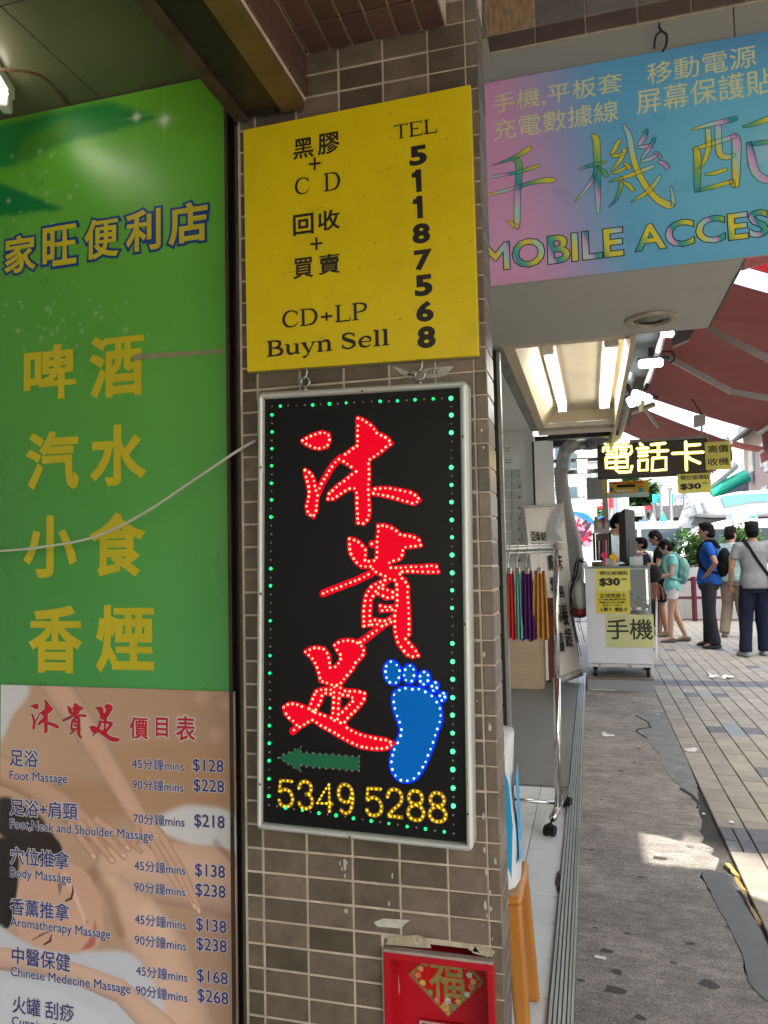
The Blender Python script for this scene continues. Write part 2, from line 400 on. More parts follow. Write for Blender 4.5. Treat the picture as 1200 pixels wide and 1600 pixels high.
def put_tile(parent, x0, x1, z0, z1, Y, material, axis='Y', X=0, name='tile', gap=JG):
    w = round(x1-x0-gap, 4); h = round(z1-z0-gap, 4); key = (w, h, material.name)
    if key not in TM: TM[key] = tile_mesh(w, h); TM[key].materials.append(material)
    o = bpy.data.objects.new(name, TM[key]); COL.objects.link(o); o.parent = parent; base = wloc(parent)
    c = (x0+x1)/2; zz = (z0+z1)/2
    j = (random.uniform(-.004, .004), random.uniform(-.0006, .0005))
    if axis == 'Y': o.location = Vector((c, Y+j[1], zz))-base; o.rotation_euler = (random.uniform(-.006, .006), 0, random.uniform(-.006, .006))
    elif axis == 'X': o.location = Vector((X, c, zz))-base; o.rotation_euler = (0, 0, math.pi/2+random.uniform(-.01, .01))
    elif axis == 'Z': o.location = Vector((c, zz, Y))-base; o.rotation_euler = (math.pi/2, 0, 0)     # facing down
    return o
hid = MB(); nt_ = 0
rows = [(ZJ+k*PZ, ZJ+(k+1)*PZ) for k in range(-11, 36)]
for (z0, z1) in rows:
    for ci, (x0, x1) in enumerate(cols):
        xm, zm = (x0+x1)/2, (z0+z1)/2
        if z1 > 2.9 or z0 < .14: continue
        if x0 > -.47 and x1 < -.215 and z1 < .60 and zm < .575: continue       # the niche
        g = .0035 if ci >= 5 else JG
        hidden = (.83 < zm < 1.74 and x1 > -.72 and x0 < -.25) or (1.87 < zm < 2.40 and -.76 < x0 and x1 < -.21)
        if x0 < -.455 < x1 and z1 < .60:
            x1 = -.461
        if hidden:
            hid.box(x0+.003, x1-.003, 1.601, 1.606, z0+.003, z1-.003)
        else: put_tile(pil, x0, x1, z0, z1, 1.607, tile_m, gap=g); nt_ += 1
    if z0 > .14 and z1 < 2.9:   # the side facing the shop
        put_tile(pil, 1.602, 1.722, z0, z1, 0, tile_m, axis='X', X=-.207, gap=.0045)
o = hid.build('tile', tile_m, pil); o['kind'] = 'stuff'
# chips of broken tile bed, paint drips, torn labels
b = MB()
zg = (380, 1280, 2.1429); g = px(zg, 1.6)
def flake(mb, pts, Y, zo, mi=0):
    q = px(zo, Y); mb.poly([(*(lambda a: (a[0], Y, a[1]))(q(p)),) for p in pts], mi)
z6b = (600, 1460, 6.0)
for P in ([(10, 95), (45, 20), (320, 5), (410, 40), (445, 130), (300, 120)], [(820, 170), (860, 110), (1000, 130), (1045, 160), (1010, 215), (880, 190)], [(740, 80), (830, 90), (900, 175), (800, 150)]):
    flake(b, P[::-1], 1.5990, z6b)
b.build('bare_mortar_patch', mat('bare_mortar', (.42, .37, .26), .95, var=.25, vs=40, bump=.5, bs=120, dirt=.5, ds=20), pil)
b = MB()
flake(b, [(437, 345), (470, 332), (560, 338), (540, 352), (530, 366), (450, 360)][::-1], 1.5990, zg)
flake(b, [(335, 135), (343, 132), (346, 165), (338, 175)][::-1], 1.5988, zg); flake(b, [(337, 185), (344, 183), (343, 196), (338, 196)][::-1], 1.5988, zg)
for i in range(34):
    x = random.choice([random.uniform(-.243, -.232), random.uniform(-.56, -.52), random.uniform(-.225, -.21), random.uniform(-.75, -.25)]); z = random.choice([random.uniform(.56, 1.2), random.uniform(1.4, 1.8), random.uniform(.6, .76)])
    if -.72 < x < -.25 and z > .8: continue
    s = random.uniform(.0012, .0045); n = 7
    b.poly([(x+s*math.cos(t*6.283/n)*random.uniform(.4, 1), 1.5992, z+s*2.1*math.sin(t*6.283/n)*random.uniform(.5, 1.2)) for t in range(n)])
b.build('paint_splash', mat('paint_splash', (.5, .48, .44), .7, var=.2, vs=60), pil)
b = MB(); zt = (380, 560, 3.0)
flake(b, [(745, 85), (800, 60), (870, 45), (990, 35), (950, 80), (900, 92), (780, 95)][::-1], 1.5988, zt)
flake(b, [(700, 35), (760, 55), (800, 80), (745, 78)][::-1], 1.5988, zt)
b.build('torn_label', mat('torn_label', (.44, .42, .38), .8, var=.3, vs=50, dirt=.5, ds=30), pil)
b = MB()
for (x, y) in ((865, 62), (880, 60), (900, 62)): 
    q = px(zt, 1.5985); a = q((x, y)); b.ribbon([a, (a[0]+.004, a[1]-.006), (a[0]+.003, a[1]+.004), (a[0]+.009, a[1]+.001)], [.0007]*4, 1.5985)
b.build('scribble', ink, pil)
# ================================================================== SOFFITS, BEAM, CEILING OVER THE CAMERA
sof = thing('tiled_soffit', 'dark red tiled underside of the beam above the pillar', 'soffit', (-.43, 1, 2.572)); 
b = MB(); b.box(-.596, -.268, -.6, 1.6, 2.579, 2.9); b.build('soffit_core', grout, sof)
xs = [-.594, -.540, -.4865, -.432, -.377, -.323, -.269]
for r in range(12):
    y1 = 1.598-r*.0985; y0 = y1-.0985
    for k in range(6): put_tile(sof, xs[k], xs[k+1], y0, y1, 2.579, tile_red, axis='Z', name='tile', gap=.005)
lin = thing('tiled_lintel', 'brown beam side tiled down to the dark shutter box beside the pillar', 'beam', (-.61, 1, 2.44))
b = MB(); b.box(-.72, -.604, -.6, 1.598, 2.46, 2.9); b.build('lintel_core', grout, lin)
for r in range(12):
    y1 = 1.597-r*.1055
    for k in range(2): put_tile(lin, y1-.1055, y1, 2.4675+k*PZ, 2.4675+(k+1)*PZ, 0, tile_red, axis='X', X=-.604, gap=.005)
# steel shutter box edges running towards the street
rust = mat('rusty_steel', (.075, .05, .035), .6, .3, var=.35, vs=12, dirt=.7, dirtcol=(.02, .016, .013), ds=8, bump=.15, bs=60)
brownm = mat('brown_metal_edge', (.14, .09, .03), .5, .2, var=.25, vs=10, dirt=.5, dirtcol=(.04, .03, .02), ds=7)
sh = thing('shutter_box', 'dark rusty shutter box running overhead beside the green ceiling', 'shutter box', (-.74, .8, 2.42))
b = MB(); b.box(-.745, -.66, -.6, 1.583, 2.44, 2.56); b.build('shutter_housing', black, sh)
b = MB(); b.box(-.658, -.6045, -.6, 1.584, 2.437, 2.4595); b.build('housing_edge', brownm, sh)
b = MB(); b.box(-.757, -.7455, -.6, 1.583, 2.43, 2.62); b.box(-.775, -.757, -.6, 1.58, 2.432, 2.44); b.build('guide_angle', rust, sh)
b = MB(); b.box(-.86, -.777, -.6, 1.69, 2.60, 2.66); b.build('inner_flange', black, sh)
chn = thing('shutter_guide', 'dark rusty shutter guide rail between the green panel and the pillar', 'guide rail', (-.815, 1.66, 0))
b = MB(); b.box(-.8635, -.853, 1.69, 1.72, .02, 2.6); b.box(-.790, -.783, 1.603, 1.72, .02, 2.44); b.build('rail_lip', rust, chn, bevel=.0015)
b = MB(); b.box(-.853, -.790, 1.715, 1.74, .02, 2.6); b.box(-.833, -.829, 1.69, 1.715, .02, 2.5); b.build('rail_channel', black, chn)
b = MB(); b.box(-.8, -.793, 1.632, 1.69, .02, 2.44); b.build('rail_strip', mat('dull_brown_strip', (.10, .08, .065), .6, .1, var=.3, vs=14, dirt=.4, ds=6), chn)
olive = mat('olive_ceiling_panel', (.16, .15, .085), .3, .1, var=.15, vs=3, dirt=.4, dirtcol=(.06, .05, .03), ds=3)
cei = thing('metal_ceiling', 'olive metal panel ceiling over the green convenience store board', 'ceiling', (-1.8, .6, 2.65))
xq = [-.862, -1.235, -1.62, -2.0, -2.4]; yq = [1.71, 1.345, .74, .14, -.6]
for i in range(4):
    for j in range(4):
        b = MB(); x1, x0 = xq[i], xq[i+1]; y1, y0 = yq[j], yq[j+1]
        if i == 0 and j == 0: pass
        b.box(x0+.0015, x1-.0015, y0+.0015, y1-.0015, 2.65+random.uniform(0, .0015), 2.665); b.build('panel', olive, cei)
b = MB(); b.box(-2.5, -.8, -.6, 1.75, 2.668, 2.7); b.build('backing', black, cei)
b = MB(); b.tube(catmull([(-1.33, 1.69, 2.645), (-1.30, 1.55, 2.63), (-1.38, 1.48, 2.62), (-1.5, 1.46, 2.64)], 6), .004, 6); tag(b.build('brown_wire', mat('brown_wire', (.12, .06, .03), .6)), 'thin brown wire looping below the ceiling beside the tube lamp', 'wire')
def fluor(name, label, p0, p1, body=.05, e=9, two=False, group=None, sec=.024):
    p0, p1 = Vector(p0), Vector(p1); t = thing(name, label, 'lamp', (p0+p1)/2, group)
    d = (p1-p0).normalized(); sd = d.cross(Vector((0, 0, 1))).normalized()*body/2
    b = MB(); b.slab([p0-sd-d*.03, p0+sd-d*.03, p1+sd+d*.03, p1-sd+d*.03], (0, 0, 1), .035); b.build('lamp_housing', white, t, bevel=.004)
    n = 2 if two else 1
    for k in range(n):
        a = p0.lerp(p1, (k+.02)/n); c = p0.lerp(p1, (k+.97)/n); dz = Vector((0, 0, -sec*.9))
        b = MB(); b.tube([a+dz, c+dz], sec, 12); b.build('fluorescent_tube', mat('lit_tube_%g' % e, (.9, .9, .86), .4, var=0, emit=e, ecol=(1, .97, .86)), t, smooth=True)
    for q in (p0, p1): b = MB(); b.slab([q-sd*.9-d*.02, q+sd*.9-d*.02, q+sd*.9+d*.02, q-sd*.9+d*.02], (0, 0, -1), .045); b.build('lamp_holder', white, t, bevel=.006)
    return t
_a, _b = aZ(8, 146, 2.62), aZ(-70, 20, 2.62); fluor('tube_lamp', 'lit tube lamp under the olive ceiling at the far left edge', _a, _b, body=.03, e=2.5, sec=.013)
b = MB(); b.box(-2.5, .2, -.9, -.6, 2.4, 3.6); b.box(-.268, 2.42, -6, 2.898, 3.88, 4.0); b.box(-2.35, -.27, -6, -.905, 3.2, 3.4); b.box(2.42, 2.77, -4, 2.01, 3.88, 4.0); b.box(2.40, 2.62, -4, 1.95, 2.8, 3.878); b.box(-.268, 2.398, -5.9, -5.7, 2.7, 3.878); tag(b.build('shading_arcade_roof', mat('dark_concrete', (.13, .12, .11), .9, var=.15, dirt=.3)), 'unseen dark concrete arcade roof and beams shaped to shade the pavement', 'roof')  # unseen arcade roof; slabs and beams shaped to control shade and sun patch
b = MB(); b.tube([(-.90, 1.50, 2.63), (-.885, 1.53, 2.615), (-.86, 1.56, 2.60)], .009, 8); tag(b.build('pipe_stub', rust), 'rusty pipe stub sticking out beside the shutter box edge', 'pipe')
# ================================================================== GREEN STORE BOARD
GX0, GX1, GZ0, GZ1 = -2.3, -.866, .12, 2.645
grn = thing('green_store_board', 'tall green store board with big gold characters for beer, soda, snacks and cigarettes', 'sign', ((GX0+GX1)/2, 1.7, GZ0))
z1_ = (0, 0, 3.0); z2_ = (0, 480, 2.58)
nx, ny = 300, 480
xs = np.linspace(GX0, GX1, nx); zs = np.linspace(GZ1, GZ0, ny); XX, ZZ = np.meshgrid(xs, zs)
img = np.zeros((ny, nx, 3)); v = (ZZ-1.0)/1.6
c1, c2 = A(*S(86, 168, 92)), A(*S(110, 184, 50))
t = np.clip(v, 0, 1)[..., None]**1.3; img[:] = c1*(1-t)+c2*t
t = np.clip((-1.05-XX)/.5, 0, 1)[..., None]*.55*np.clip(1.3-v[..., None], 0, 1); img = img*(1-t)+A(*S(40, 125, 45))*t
g1 = px(z1_, 1.7); g2 = px(z2_, 1.7)
def P1(l): return [g1(p) for p in l]
def lay(img, poly, col, k=1, al=1.0, X=XX, Z=ZZ):
    m = blur(inpoly(poly, X, Z).astype(float), k)[..., None]*al
    return img*(1-m)+A(*col)*m
img = lay(img, P1([(-900, 900), (-300, 620), (0, 590), (200, 540), (500, 470), (740, 545), (640, 590), (300, 670), (70, 775), (-400, 900)]), S(15, 130, 62), 3, .9)
img = lay(img, P1([(70, 775), (110, 640), (330, 560), (300, 665)]), S(100, 150, 30), 5, .5)
img = lay(img, P1([(-500, 700), (20, 865), (300, 980), (0, 1015), (-500, 1100)]), S(0, 120, 60), 1, .95)
# soft sweep of glare painted into the board's colour
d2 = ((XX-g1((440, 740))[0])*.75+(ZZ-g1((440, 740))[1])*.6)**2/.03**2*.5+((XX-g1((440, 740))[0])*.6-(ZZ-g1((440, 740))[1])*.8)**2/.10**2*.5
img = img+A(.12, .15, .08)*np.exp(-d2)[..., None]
def star(img, c, r, ray):
    cx, cz = g1(c); dx, dz = XX-cx, ZZ-cz; rr = np.sqrt(dx**2+dz**2)
    m = np.exp(-(rr/r)**2)+.8*np.exp(-np.abs(dx)/.0016-np.abs(dz)/ray)+.8*np.exp(-np.abs(dz)/.0016-np.abs(dx)/ray)
    m = np.clip(m, 0, 1)[..., None]; return img*(1-m*.85)+A(.75, .85, .65)*m*.85
img = star(img, (640, 548), .010, .020); img = star(img, (770, 563), .015, .035)
for i in range(90):
    p = (random.gauss(150, 120), random.uniform(700, 1560)) if i < 60 else (random.uniform(0, 700), random.uniform(1400, 1650))
    cx, cz = g1(p); r = random.choice([.003, .004, .006]); d = np.exp(-((XX-cx)**2+(ZZ-cz)**2)/r**2)[..., None]*random.uniform(.2, .6)
    img = img*(1-d)+A(.6, .75, .5)*d
img = blur(img[..., 0], 0)[..., None]*A(1, 0, 0)+img*A(0, 1, 1)
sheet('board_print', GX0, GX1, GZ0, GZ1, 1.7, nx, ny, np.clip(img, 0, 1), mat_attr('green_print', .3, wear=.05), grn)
b = MB(); b.box(GX0-.002, GX1+.002, 1.702, 1.712, GZ0, GZ1+.002); b.build('backing_board', mat('pale_board_edge', (.35, .4, .3), .6), grn)
gold = mat('gold_lettering', (.60, .50, .018), .4, var=.06, vs=12, dirt=.2, dirtcol=(.3, .27, .03), ds=9)
blue_o = mat('blue_outline', S(10, 62, 130), .4, var=.05)
bo, go = Many(), Many()
for ch, x0, y0, x1, y1 in (('家', 20, 1290, 172, 1090), ('旺', 200, 1258, 362, 1045), ('便', 395, 1225, 560, 1010), ('利', 590, 1190, 755, 970), ('店', 790, 1158, 975, 935)):
    a, c = g1((x0, y0)), g1((x1, y1))
    text(bo, ch, a, c, 1.6988, bold=.085, ref=.03); text(go, ch, a, c, 1.6982, bold=.026, ref=.03)
a, c = g1((-190, 1330)), g1((-20, 1130))
bo.build('character_outline', blue_o, grn); 
for ch, x0, y0, x1, y1 in (('啤', 97, 382, 312, 140), ('酒', 360, 372, 585, 97), ('汽', 105, 742, 320, 490), ('水', 362, 725, 592, 465), ('小', 95, 1092, 312, 835), ('食', 360, 1088, 588, 822), ('香', 115, 1472, 335, 1202), ('煙', 387, 1472, 625, 1200)):
    text(go, ch, g2((x0, y0)), g2((x1, y1)), 1.6982, bold=.03)
go.build('character', gold, grn)
b = MB(); q = [g2(p) for p in [(535, 195), (560, 188), (700, 182), (905, 170), (903, 186), (760, 198), (600, 208), (545, 218)]]
b.poly([(p[0], 1.6975, p[1]) for p in q][::-1]); b.build('dirty_tape', mat('dirty_tape', (.30, .27, .16), .6, var=.25, vs=60, dirt=.5, ds=30), grn)
b = MB()
for i in range(70):
    x, z, s = random.uniform(-1.6, -.88), random.uniform(.9, 2.6), random.uniform(.0005, .0017)
    b.poly([(x+s*math.cos(t), 1.6984, z+s*math.sin(t)) for t in (0, 1, 2, 3, 4, 5)])
o = b.build('grime_specks', mat('grime_speck', (.03, .03, .02), .8), grn); o['kind'] = 'stuff'
# ================================================================== MASSAGE PRICE POSTER
z3 = (0, 1060, 2.9625); g3 = px(z3, 1.692)
PX0, PX1, PZ0, PZ1 = g3((4, 40))[0], g3((1090, 60))[0]-.002, .04, 1.074
pos = thing('price_poster', 'massage price poster with blue lettering over a photo of a massage on the green board', 'poster', ((PX0+PX1)/2, 1.692, PZ0))
nx, ny = 340, 520
xs = np.linspace(PX0, PX1, nx); zs = np.linspace(PZ1, PZ0, ny); XX3, ZZ3 = np.meshgrid(xs, zs)
def Q(l): return [g3(p) for p in l]
def L3(img, poly, col, k=2, al=1.0, smooth=True):
    P = Q(poly)
    if smooth: P = [tuple(p) for p in catmull(P, 5, True)]
    k = k if k <= 2 else min(int(k*2.2+3), 60); m = blur(inpoly(P, XX3, ZZ3).astype(float), k)[..., None]*al; return img*(1-m)+A(*col)*m
I = np.zeros((ny, nx, 3)); t = np.clip((XX3-PX0)/(PX1-PX0), 0, 1)[..., None]; I[:] = A(*S(196, 160, 130))*(1-t)+A(*S(182, 144, 116))*t
I = L3(I, [(-40, 20), (120, 20), (125, 90), (60, 170), (10, 280), (-60, 330)], S(205, 208, 214), 4)
I = L3(I, [(520, 330), (900, 300), (1080, 420), (1080, 620), (800, 660), (560, 560)], S(186, 138, 92), 40, .6)
I = L3(I, [(100, 500), (560, 480), (560, 640), (250, 640)], S(178, 128, 84), 30, .6)
for c in ((935, 85), (1060, 120), (850, 200), (1000, 260)): I = L3(I, [(c[0]+35*math.cos(a), c[1]+35*math.sin(a)) for a in range(7)], S(222, 178, 160), 5, .35)
I = L3(I, [(700, 680), (820, 600), (930, 590), (1090, 640), (1200, 900), (1100, 900), (900, 780)], S(212, 212, 214), 4)        # towel at right
def limb(I, pts, rad, col=S(214, 168, 138), edge=.45, lx=-.6, lz=.8, al=1.0, soft=.12):
    """a rounded limb of the printed picture, shaded across its width"""
    P = [np.array(g3(p)) for p in pts]; R_ = [r*.000493 for r in rad]
    best = np.full(XX3.shape, 9.0); side = np.zeros(XX3.shape)
    for i in range(len(P)-1):
        d = P[i+1]-P[i]; L2 = d.dot(d); t = np.clip(((XX3-P[i][0])*d[0]+(ZZ3-P[i][1])*d[1])/L2, 0, 1)
        qx, qz = XX3-(P[i][0]+t*d[0]), ZZ3-(P[i][1]+t*d[1]); r = R_[i]+(R_[i+1]-R_[i])*t; dd = np.sqrt(qx*qx+qz*qz)/r
        m = dd < best; best = np.where(m, dd, best); side = np.where(m, (qx*lx+qz*lz)/r, side)
    mk = np.clip((1-best)/soft, 0, 1); mk = mk*mk*(3-2*mk)*al
    sh_ = 1-edge*best**3+.22*side; c = A(*col)*np.clip(sh_, .25, 1.35)[..., None]
    return I*(1-mk[..., None])+c*mk[..., None]
I = limb(I, [(560, 900), (760, 900), (1000, 930), (1180, 1000)], (150, 165, 170, 160), S(216, 174, 146), .35)
I = limb(I, [(520, 1000), (640, 1120), (760, 1300), (860, 1650)], (120, 150, 170, 190), S(222, 180, 152), .38, al=.95)
I = limb(I, [(700, 1100), (760, 1180)], (110, 100), S(240, 204, 180), .0, al=.5, soft=1.0)
I = limb(I, [(430, 900), (500, 1010), (560, 1180)], (62, 70, 44), S(150, 98, 72), .0, al=.55, soft=.9)
I = limb(I, [(1000, 760), (1090, 860)], (30, 26), S(150, 108, 84), .2, al=.5, soft=.9)
I = limb(I, [(30, 640), (140, 720), (230, 800), (300, 900)], (120, 130, 90, 30), S(44, 32, 34), .5, soft=.25)
I = limb(I, [(20, 820), (30, 1000), (20, 1120)], (110, 80, 50), S(34, 24, 28), .5, soft=.25)
I = L3(I, [(100, 930), (180, 880), (300, 850), (400, 900), (455, 1010), (478, 1120), (466, 1210), (420, 1262), (330, 1272), (180, 1252), (90, 1190), (70, 1060)], S(214, 166, 138), 2)
I = limb(I, [(300, 920), (350, 1010), (380, 1090), (396, 1125)], (34, 26, 22, 20), S(236, 196, 168), .25, al=.75, soft=.8)
I = limb(I, [(330, 1120), (410, 1175)], (60, 46), S(228, 178, 150), .1, al=.5, soft=1.0)
I = limb(I, [(130, 1050), (240, 1090)], (60, 60), S(196, 146, 120), .1, al=.5, soft=1.0)
I = L3(I, [(268, 908), (276, 905), (286, 955), (276, 1005), (268, 960)], S(86, 58, 48), 1, .7); I = limb(I, [(304, 1030), (330, 1018), (338, 985), (334, 960)], (5, 7, 6, 3), S(52, 34, 32), 0)
I = limb(I, [(150, 1212), (192, 1186), (228, 1172)], (3, 6, 3), S(84, 56, 46), 0, al=.8); I = limb(I, [(205, 1232), (232, 1215), (238, 1188)], (4, 7, 4), S(52, 34, 32), 0)
I = L3(I, [(376, 1258), (410, 1212), (432, 1160), (438, 1112), (446, 1160), (440, 1230), (410, 1252)], S(188, 84, 80), 2, .85)
I = limb(I, [(398, 1120), (404, 1130)], (9, 9), S(168, 112, 92), 0, al=.7, soft=.8)
I = L3(I, [(-60, 1150), (60, 1190), (180, 1250), (330, 1274), (440, 1262), (640, 1300), (720, 1640), (-60, 1640)], S(198, 202, 212), 3)
I = limb(I, [(-60, 1290), (160, 1315), (360, 1370), (560, 1450), (760, 1640)], (66, 60, 58, 66, 90), S(216, 176, 150), .35)
I = L3(I, [(-60, 1400), (180, 1424), (380, 1510), (520, 1660), (-60, 1660)], S(206, 209, 218), 3)
I = limb(I, [(-80, 390), (120, 470), (300, 600), (420, 700)], (88, 84, 70, 64), S(206, 160, 130), .42)
for pts in ([(330, 680), (400, 775), (436, 822)], [(375, 672), (465, 775), (518, 842)], [(415, 668), (520, 760), (574, 822)], [(450, 660), (545, 725), (592, 785)]): I = limb(I, pts, (27, 24, 20), S(212, 162, 132), .55)
for (x, y) in ((434, 826), (518, 844), (575, 822), (592, 788)): I = limb(I, [(x-4, y-4), (x+5, y+4)], (10, 9), S(236, 196, 180), .2, al=.8)
I = limb(I, [(230, -10), (400, 240), (520, 440), (640, 640), (720, 740)], (96, 84, 62, 56, 66), S(216, 172, 144), .42)
for pts in ([(690, 730), (770, 880), (850, 1000), (868, 1030)], [(725, 735), (815, 890), (888, 1030), (902, 1062)], [(755, 740), (850, 900), (918, 1060), (922, 1082)]): I = limb(I, pts, (26, 22, 18, 13), S(214, 168, 140), .55)
I = limb(I, [(640, 700), (620, 770), (650, 800)], (24, 20, 14), S(206, 158, 128), .5)
for (x, y) in ((903, 1060), (922, 1078)): I = limb(I, [(x-3, y-8), (x+3, y+4)], (8, 7), S(238, 200, 186), .1, al=.8)
g_ = I.mean(-1, keepdims=True); I = g_*.14+I*.86; I = I*A(1.13, 1.09, 1.13)*(.92+.16*blur(rng.rand(ny, nx), 14)[..., None])
sheet('poster_print', PX0, PX1, PZ0, PZ1, 1.692, nx, ny, np.clip(I, 0, .95), mat_attr('poster_print', .35, wear=.02), pos)
b = MB(); b.box(PX0, PX1, 1.6926, 1.6975, PZ0, PZ1); b.build('poster_board', mat('poster_edge', (.6, .6, .6), .6), pos)
navy = mat('navy_lettering', S(42, 44, 128), .4, var=0); halo = mat('white_lettering_edge', (.62, .6, .62), .5, var=0); redt = mat('red_lettering', S(196, 20, 44), .4, var=0)
nb, wb = Many(), Many()
rows_ = [('足浴', 45, 405, 178, 328), ('Foot Massage', 45, 470, 312, 447), ('足浴+肩頸', 47, 632, 360, 572), ('Foot,Neck and Shoulder Massage', 47, 695, 710, 728),
 ('穴位推拿', 48, 858, 322, 800), ('Body Massage', 48, 920, 330, 915), ('香薰推拿', 48, 1092, 322, 1035), ('Aromatherapy Massage', 48, 1148, 512, 1170),
 ('中醫保健', 55, 1320, 326, 1268), ('Chinese Medecine Massage', 50, 1378, 605, 1428), ('火罐 刮痧', 58, 1548, 342, 1498), ('Cupping Scraping', 55, 1608, 420, 1600),
 ('45分鐘mins', 612, 418, 852, 388), ('90分鐘mins', 614, 514, 850, 488), ('70分鐘mins', 618, 672, 855, 648), ('45分鐘mins', 622, 890, 858, 868), ('90分鐘mins', 622, 988, 858, 965),
 ('45分鐘mins', 624, 1138, 862, 1118), ('90分鐘mins', 624, 1234, 862, 1216), ('45分鐘mins', 630, 1376, 868, 1360), ('90分鐘mins', 630, 1468, 868, 1455),
 ('$128', 893, 435, 1035, 385), ('$228', 896, 528, 1038, 477), ('$218', 900, 692, 1040, 645), ('$138', 904, 920, 1042, 872), ('$238', 905, 1012, 1044, 965),
 ('$138', 908, 1172, 1048, 1128), ('$238', 909, 1262, 1050, 1222), ('$168', 912, 1408, 1055, 1376), ('$268', 915, 1500, 1058, 1475)]
for s, x0, y0, x1, y1 in rows_:
    a = g3((x0, y0)); 
    # the printed rows run level on the sheet: height from the row's own size
    c = g3((x1, y1))
    latin = s[0] in 'FBACn' and s[0] != '$' and ord(s[1]) < 200
    big = s[0] == '$'; mid = 'mins' in s
    h = .0245 if latin else (.034 if big else (.0285 if mid else .0445))
    if latin: zb = a[1]-.006; h = .031
    else: zb = a[1]
    c = (c[0], zb+h)
    bo_ = .008 if latin or mid or big else .012
    text(nb, s, (a[0], zb), c, 1.6912, bold=bo_, ref=bo_); text(wb, s, (a[0], zb), c, 1.6916, bold=bo_+.05, ref=bo_)
nb.build('price_lettering', navy, pos); wb.build('lettering_edge', halo, pos)
# calligraphy outlines (chains of points), shared by the lit sign and the poster title
ZA = (440, 630, 4.615); ZB = (480, 800, 5.4545); ZC = (420, 980, 5.4545); ZF = (590, 1020, 7.617)
MU_ = [('c', [(150,272),(197,245),(240,226),(290,210),(337,223),(345,269),(328,313),(279,325),(234,320),(187,300)]),
 ('c', [(170,483),(212,510),(232,553),(242,610),(259,664),(252,720),(249,776),(229,818),(190,793),(182,743),(197,690),(200,632),(190,579),(175,527)]),
 ('o', [(262,650),(276,611),(300,561),(326,520),(356,468),(390,426),(430,392)]),
 ('c', [(550,108),(594,126),(629,150),(661,179),(688,218),(728,235),(765,255),(792,291),(748,322),(711,354),(670,382),(626,412),(628,467),(629,522),(627,572),(625,630),(626,680),(631,735),(633,788),(624,836),(592,867),(546,861),(549,810),(547,763),(544,708),(544,656),(524,615),(487,615),(448,636),(415,660),(376,689),(335,692),(343,652),(375,625),(404,595),(440,573),(476,541),(514,509),(551,487),(517,467),(486,444),(449,424),(426,394),(470,363),(508,333),(551,303),(549,256),(550,207),(551,158)]),
 ('c', [(676,618),(727,615),(776,615),(826,625),(873,633),(923,643),(967,665),(995,699),(961,724),(914,712),(867,699),(820,685),(767,671),(716,660),(666,652),(630,640)])]
GUI_ = [('c', [(361,229),(416,241),(460,275),(495,319),(495,368),(491,417),(541,423),(588,411),(598,353),(595,298),(596,250),(603,206),(607,162),(607,112),(659,116),(710,130),(755,159),(799,201),(848,200),(904,211),(952,240),(966,285),(911,290),(870,296),(815,306),(816,353),(791,396),(745,414),(698,432),(715,478),(770,477),(822,471),(884,469),(937,468),(988,466),(1042,460),(1100,460),(1117,512),(1058,510),(1003,508),(948,506),(881,504),(830,506),(786,511),(790,552),(833,583),(856,633),(855,689),(857,750),(862,812),(864,870),(869,927),(867,979),(870,1038),(838,1080),(873,1125),(915,1173),(946,1222),(898,1232),(850,1212),(815,1168),(780,1123),(761,1066),(751,1014),(750,955),(745,894),(753,848),(766,790),(768,739),(768,691),(767,637),(756,583),(704,568),(666,545),(613,524),(562,500),(562,464),(515,463),(466,465),(424,432),(392,388),(367,341),(361,283)]),
 ('o', [(551,272),(592,288)]),
 ('o', [(135,695),(183,674),(243,651),(296,632),(343,612),(399,592),(451,569),(497,545),(552,520)]),
 ('c', [(705,572),(650,586),(608,605),(553,633),(518,679),(494,741),(489,795),(481,855),(483,916),(479,971),(540,963),(534,914),(533,860),(538,806),(540,749),(576,694),(603,647),(650,620)]),
 ('c', [(603,647),(657,658),(711,676),(768,691),(768,739),(726,725),(672,733),(626,701),(576,694)]),
 ('c', [(623,799),(672,813),(729,810),(766,790),(750,828),(627,840)]),
 ('c', [(534,914),(583,923),(634,929),(683,929),(723,894),(750,880),(740,920),(690,950),(636,971),(596,957),(540,963)]),
 ('o', [(690,925),(636,971),(591,1007),(547,1041),(502,1078),(440,1117)])]
ZU_ = [('c', [(314,209),(367,181),(419,175),(474,187),(506,233),(515,281),(521,345),(568,337),(606,299),(619,242),(587,201),(562,153),(604,123),(658,112),(712,116),(767,136),(806,175),(809,228),(772,271),(737,306),(714,355),(675,399),(643,440),(610,483),(561,497),(526,484),(486,470),(443,457),(430,404),(417,348),(390,295),(357,248)]),
 ('c', [(407,545),(454,530),(503,530),(555,537),(553,570),(480,562),(453,582),(441,635),(414,677),(391,724),(341,699),(361,652),(380,597)]),
 ('c', [(561,497),(610,483),(609,524),(603,573),(594,630),(593,685),(592,750),(583,803),(530,782),(548,740),(553,687),(556,633),(554,581),(558,537)]),
 ('c', [(609,524),(654,543),(713,545),(768,552),(817,566),(810,616),(780,660),(743,701),(707,738),(667,776),(636,820),(583,803),(592,750),(634,719),(664,687),(694,654),(729,614),(697,585),(646,577),(603,573)]),
 ('c', [(131,684),(174,654),(230,656),(284,675),(341,699),(391,724),(436,743),(480,758),(530,782),(583,803),(636,822),(675,866),(724,892),(777,916),(828,931),(891,944),(948,954),(1008,963),(1057,989),(1021,1025),(965,1035),(902,1034),(846,1028),(785,1017),(731,994),(675,967),(623,938),(571,907),(521,877),(471,851),(422,820),(375,789),(330,808),(294,834),(254,855),(222,811),(180,776),(145,735)]),
 ('o', [(248,850),(205,888)])]
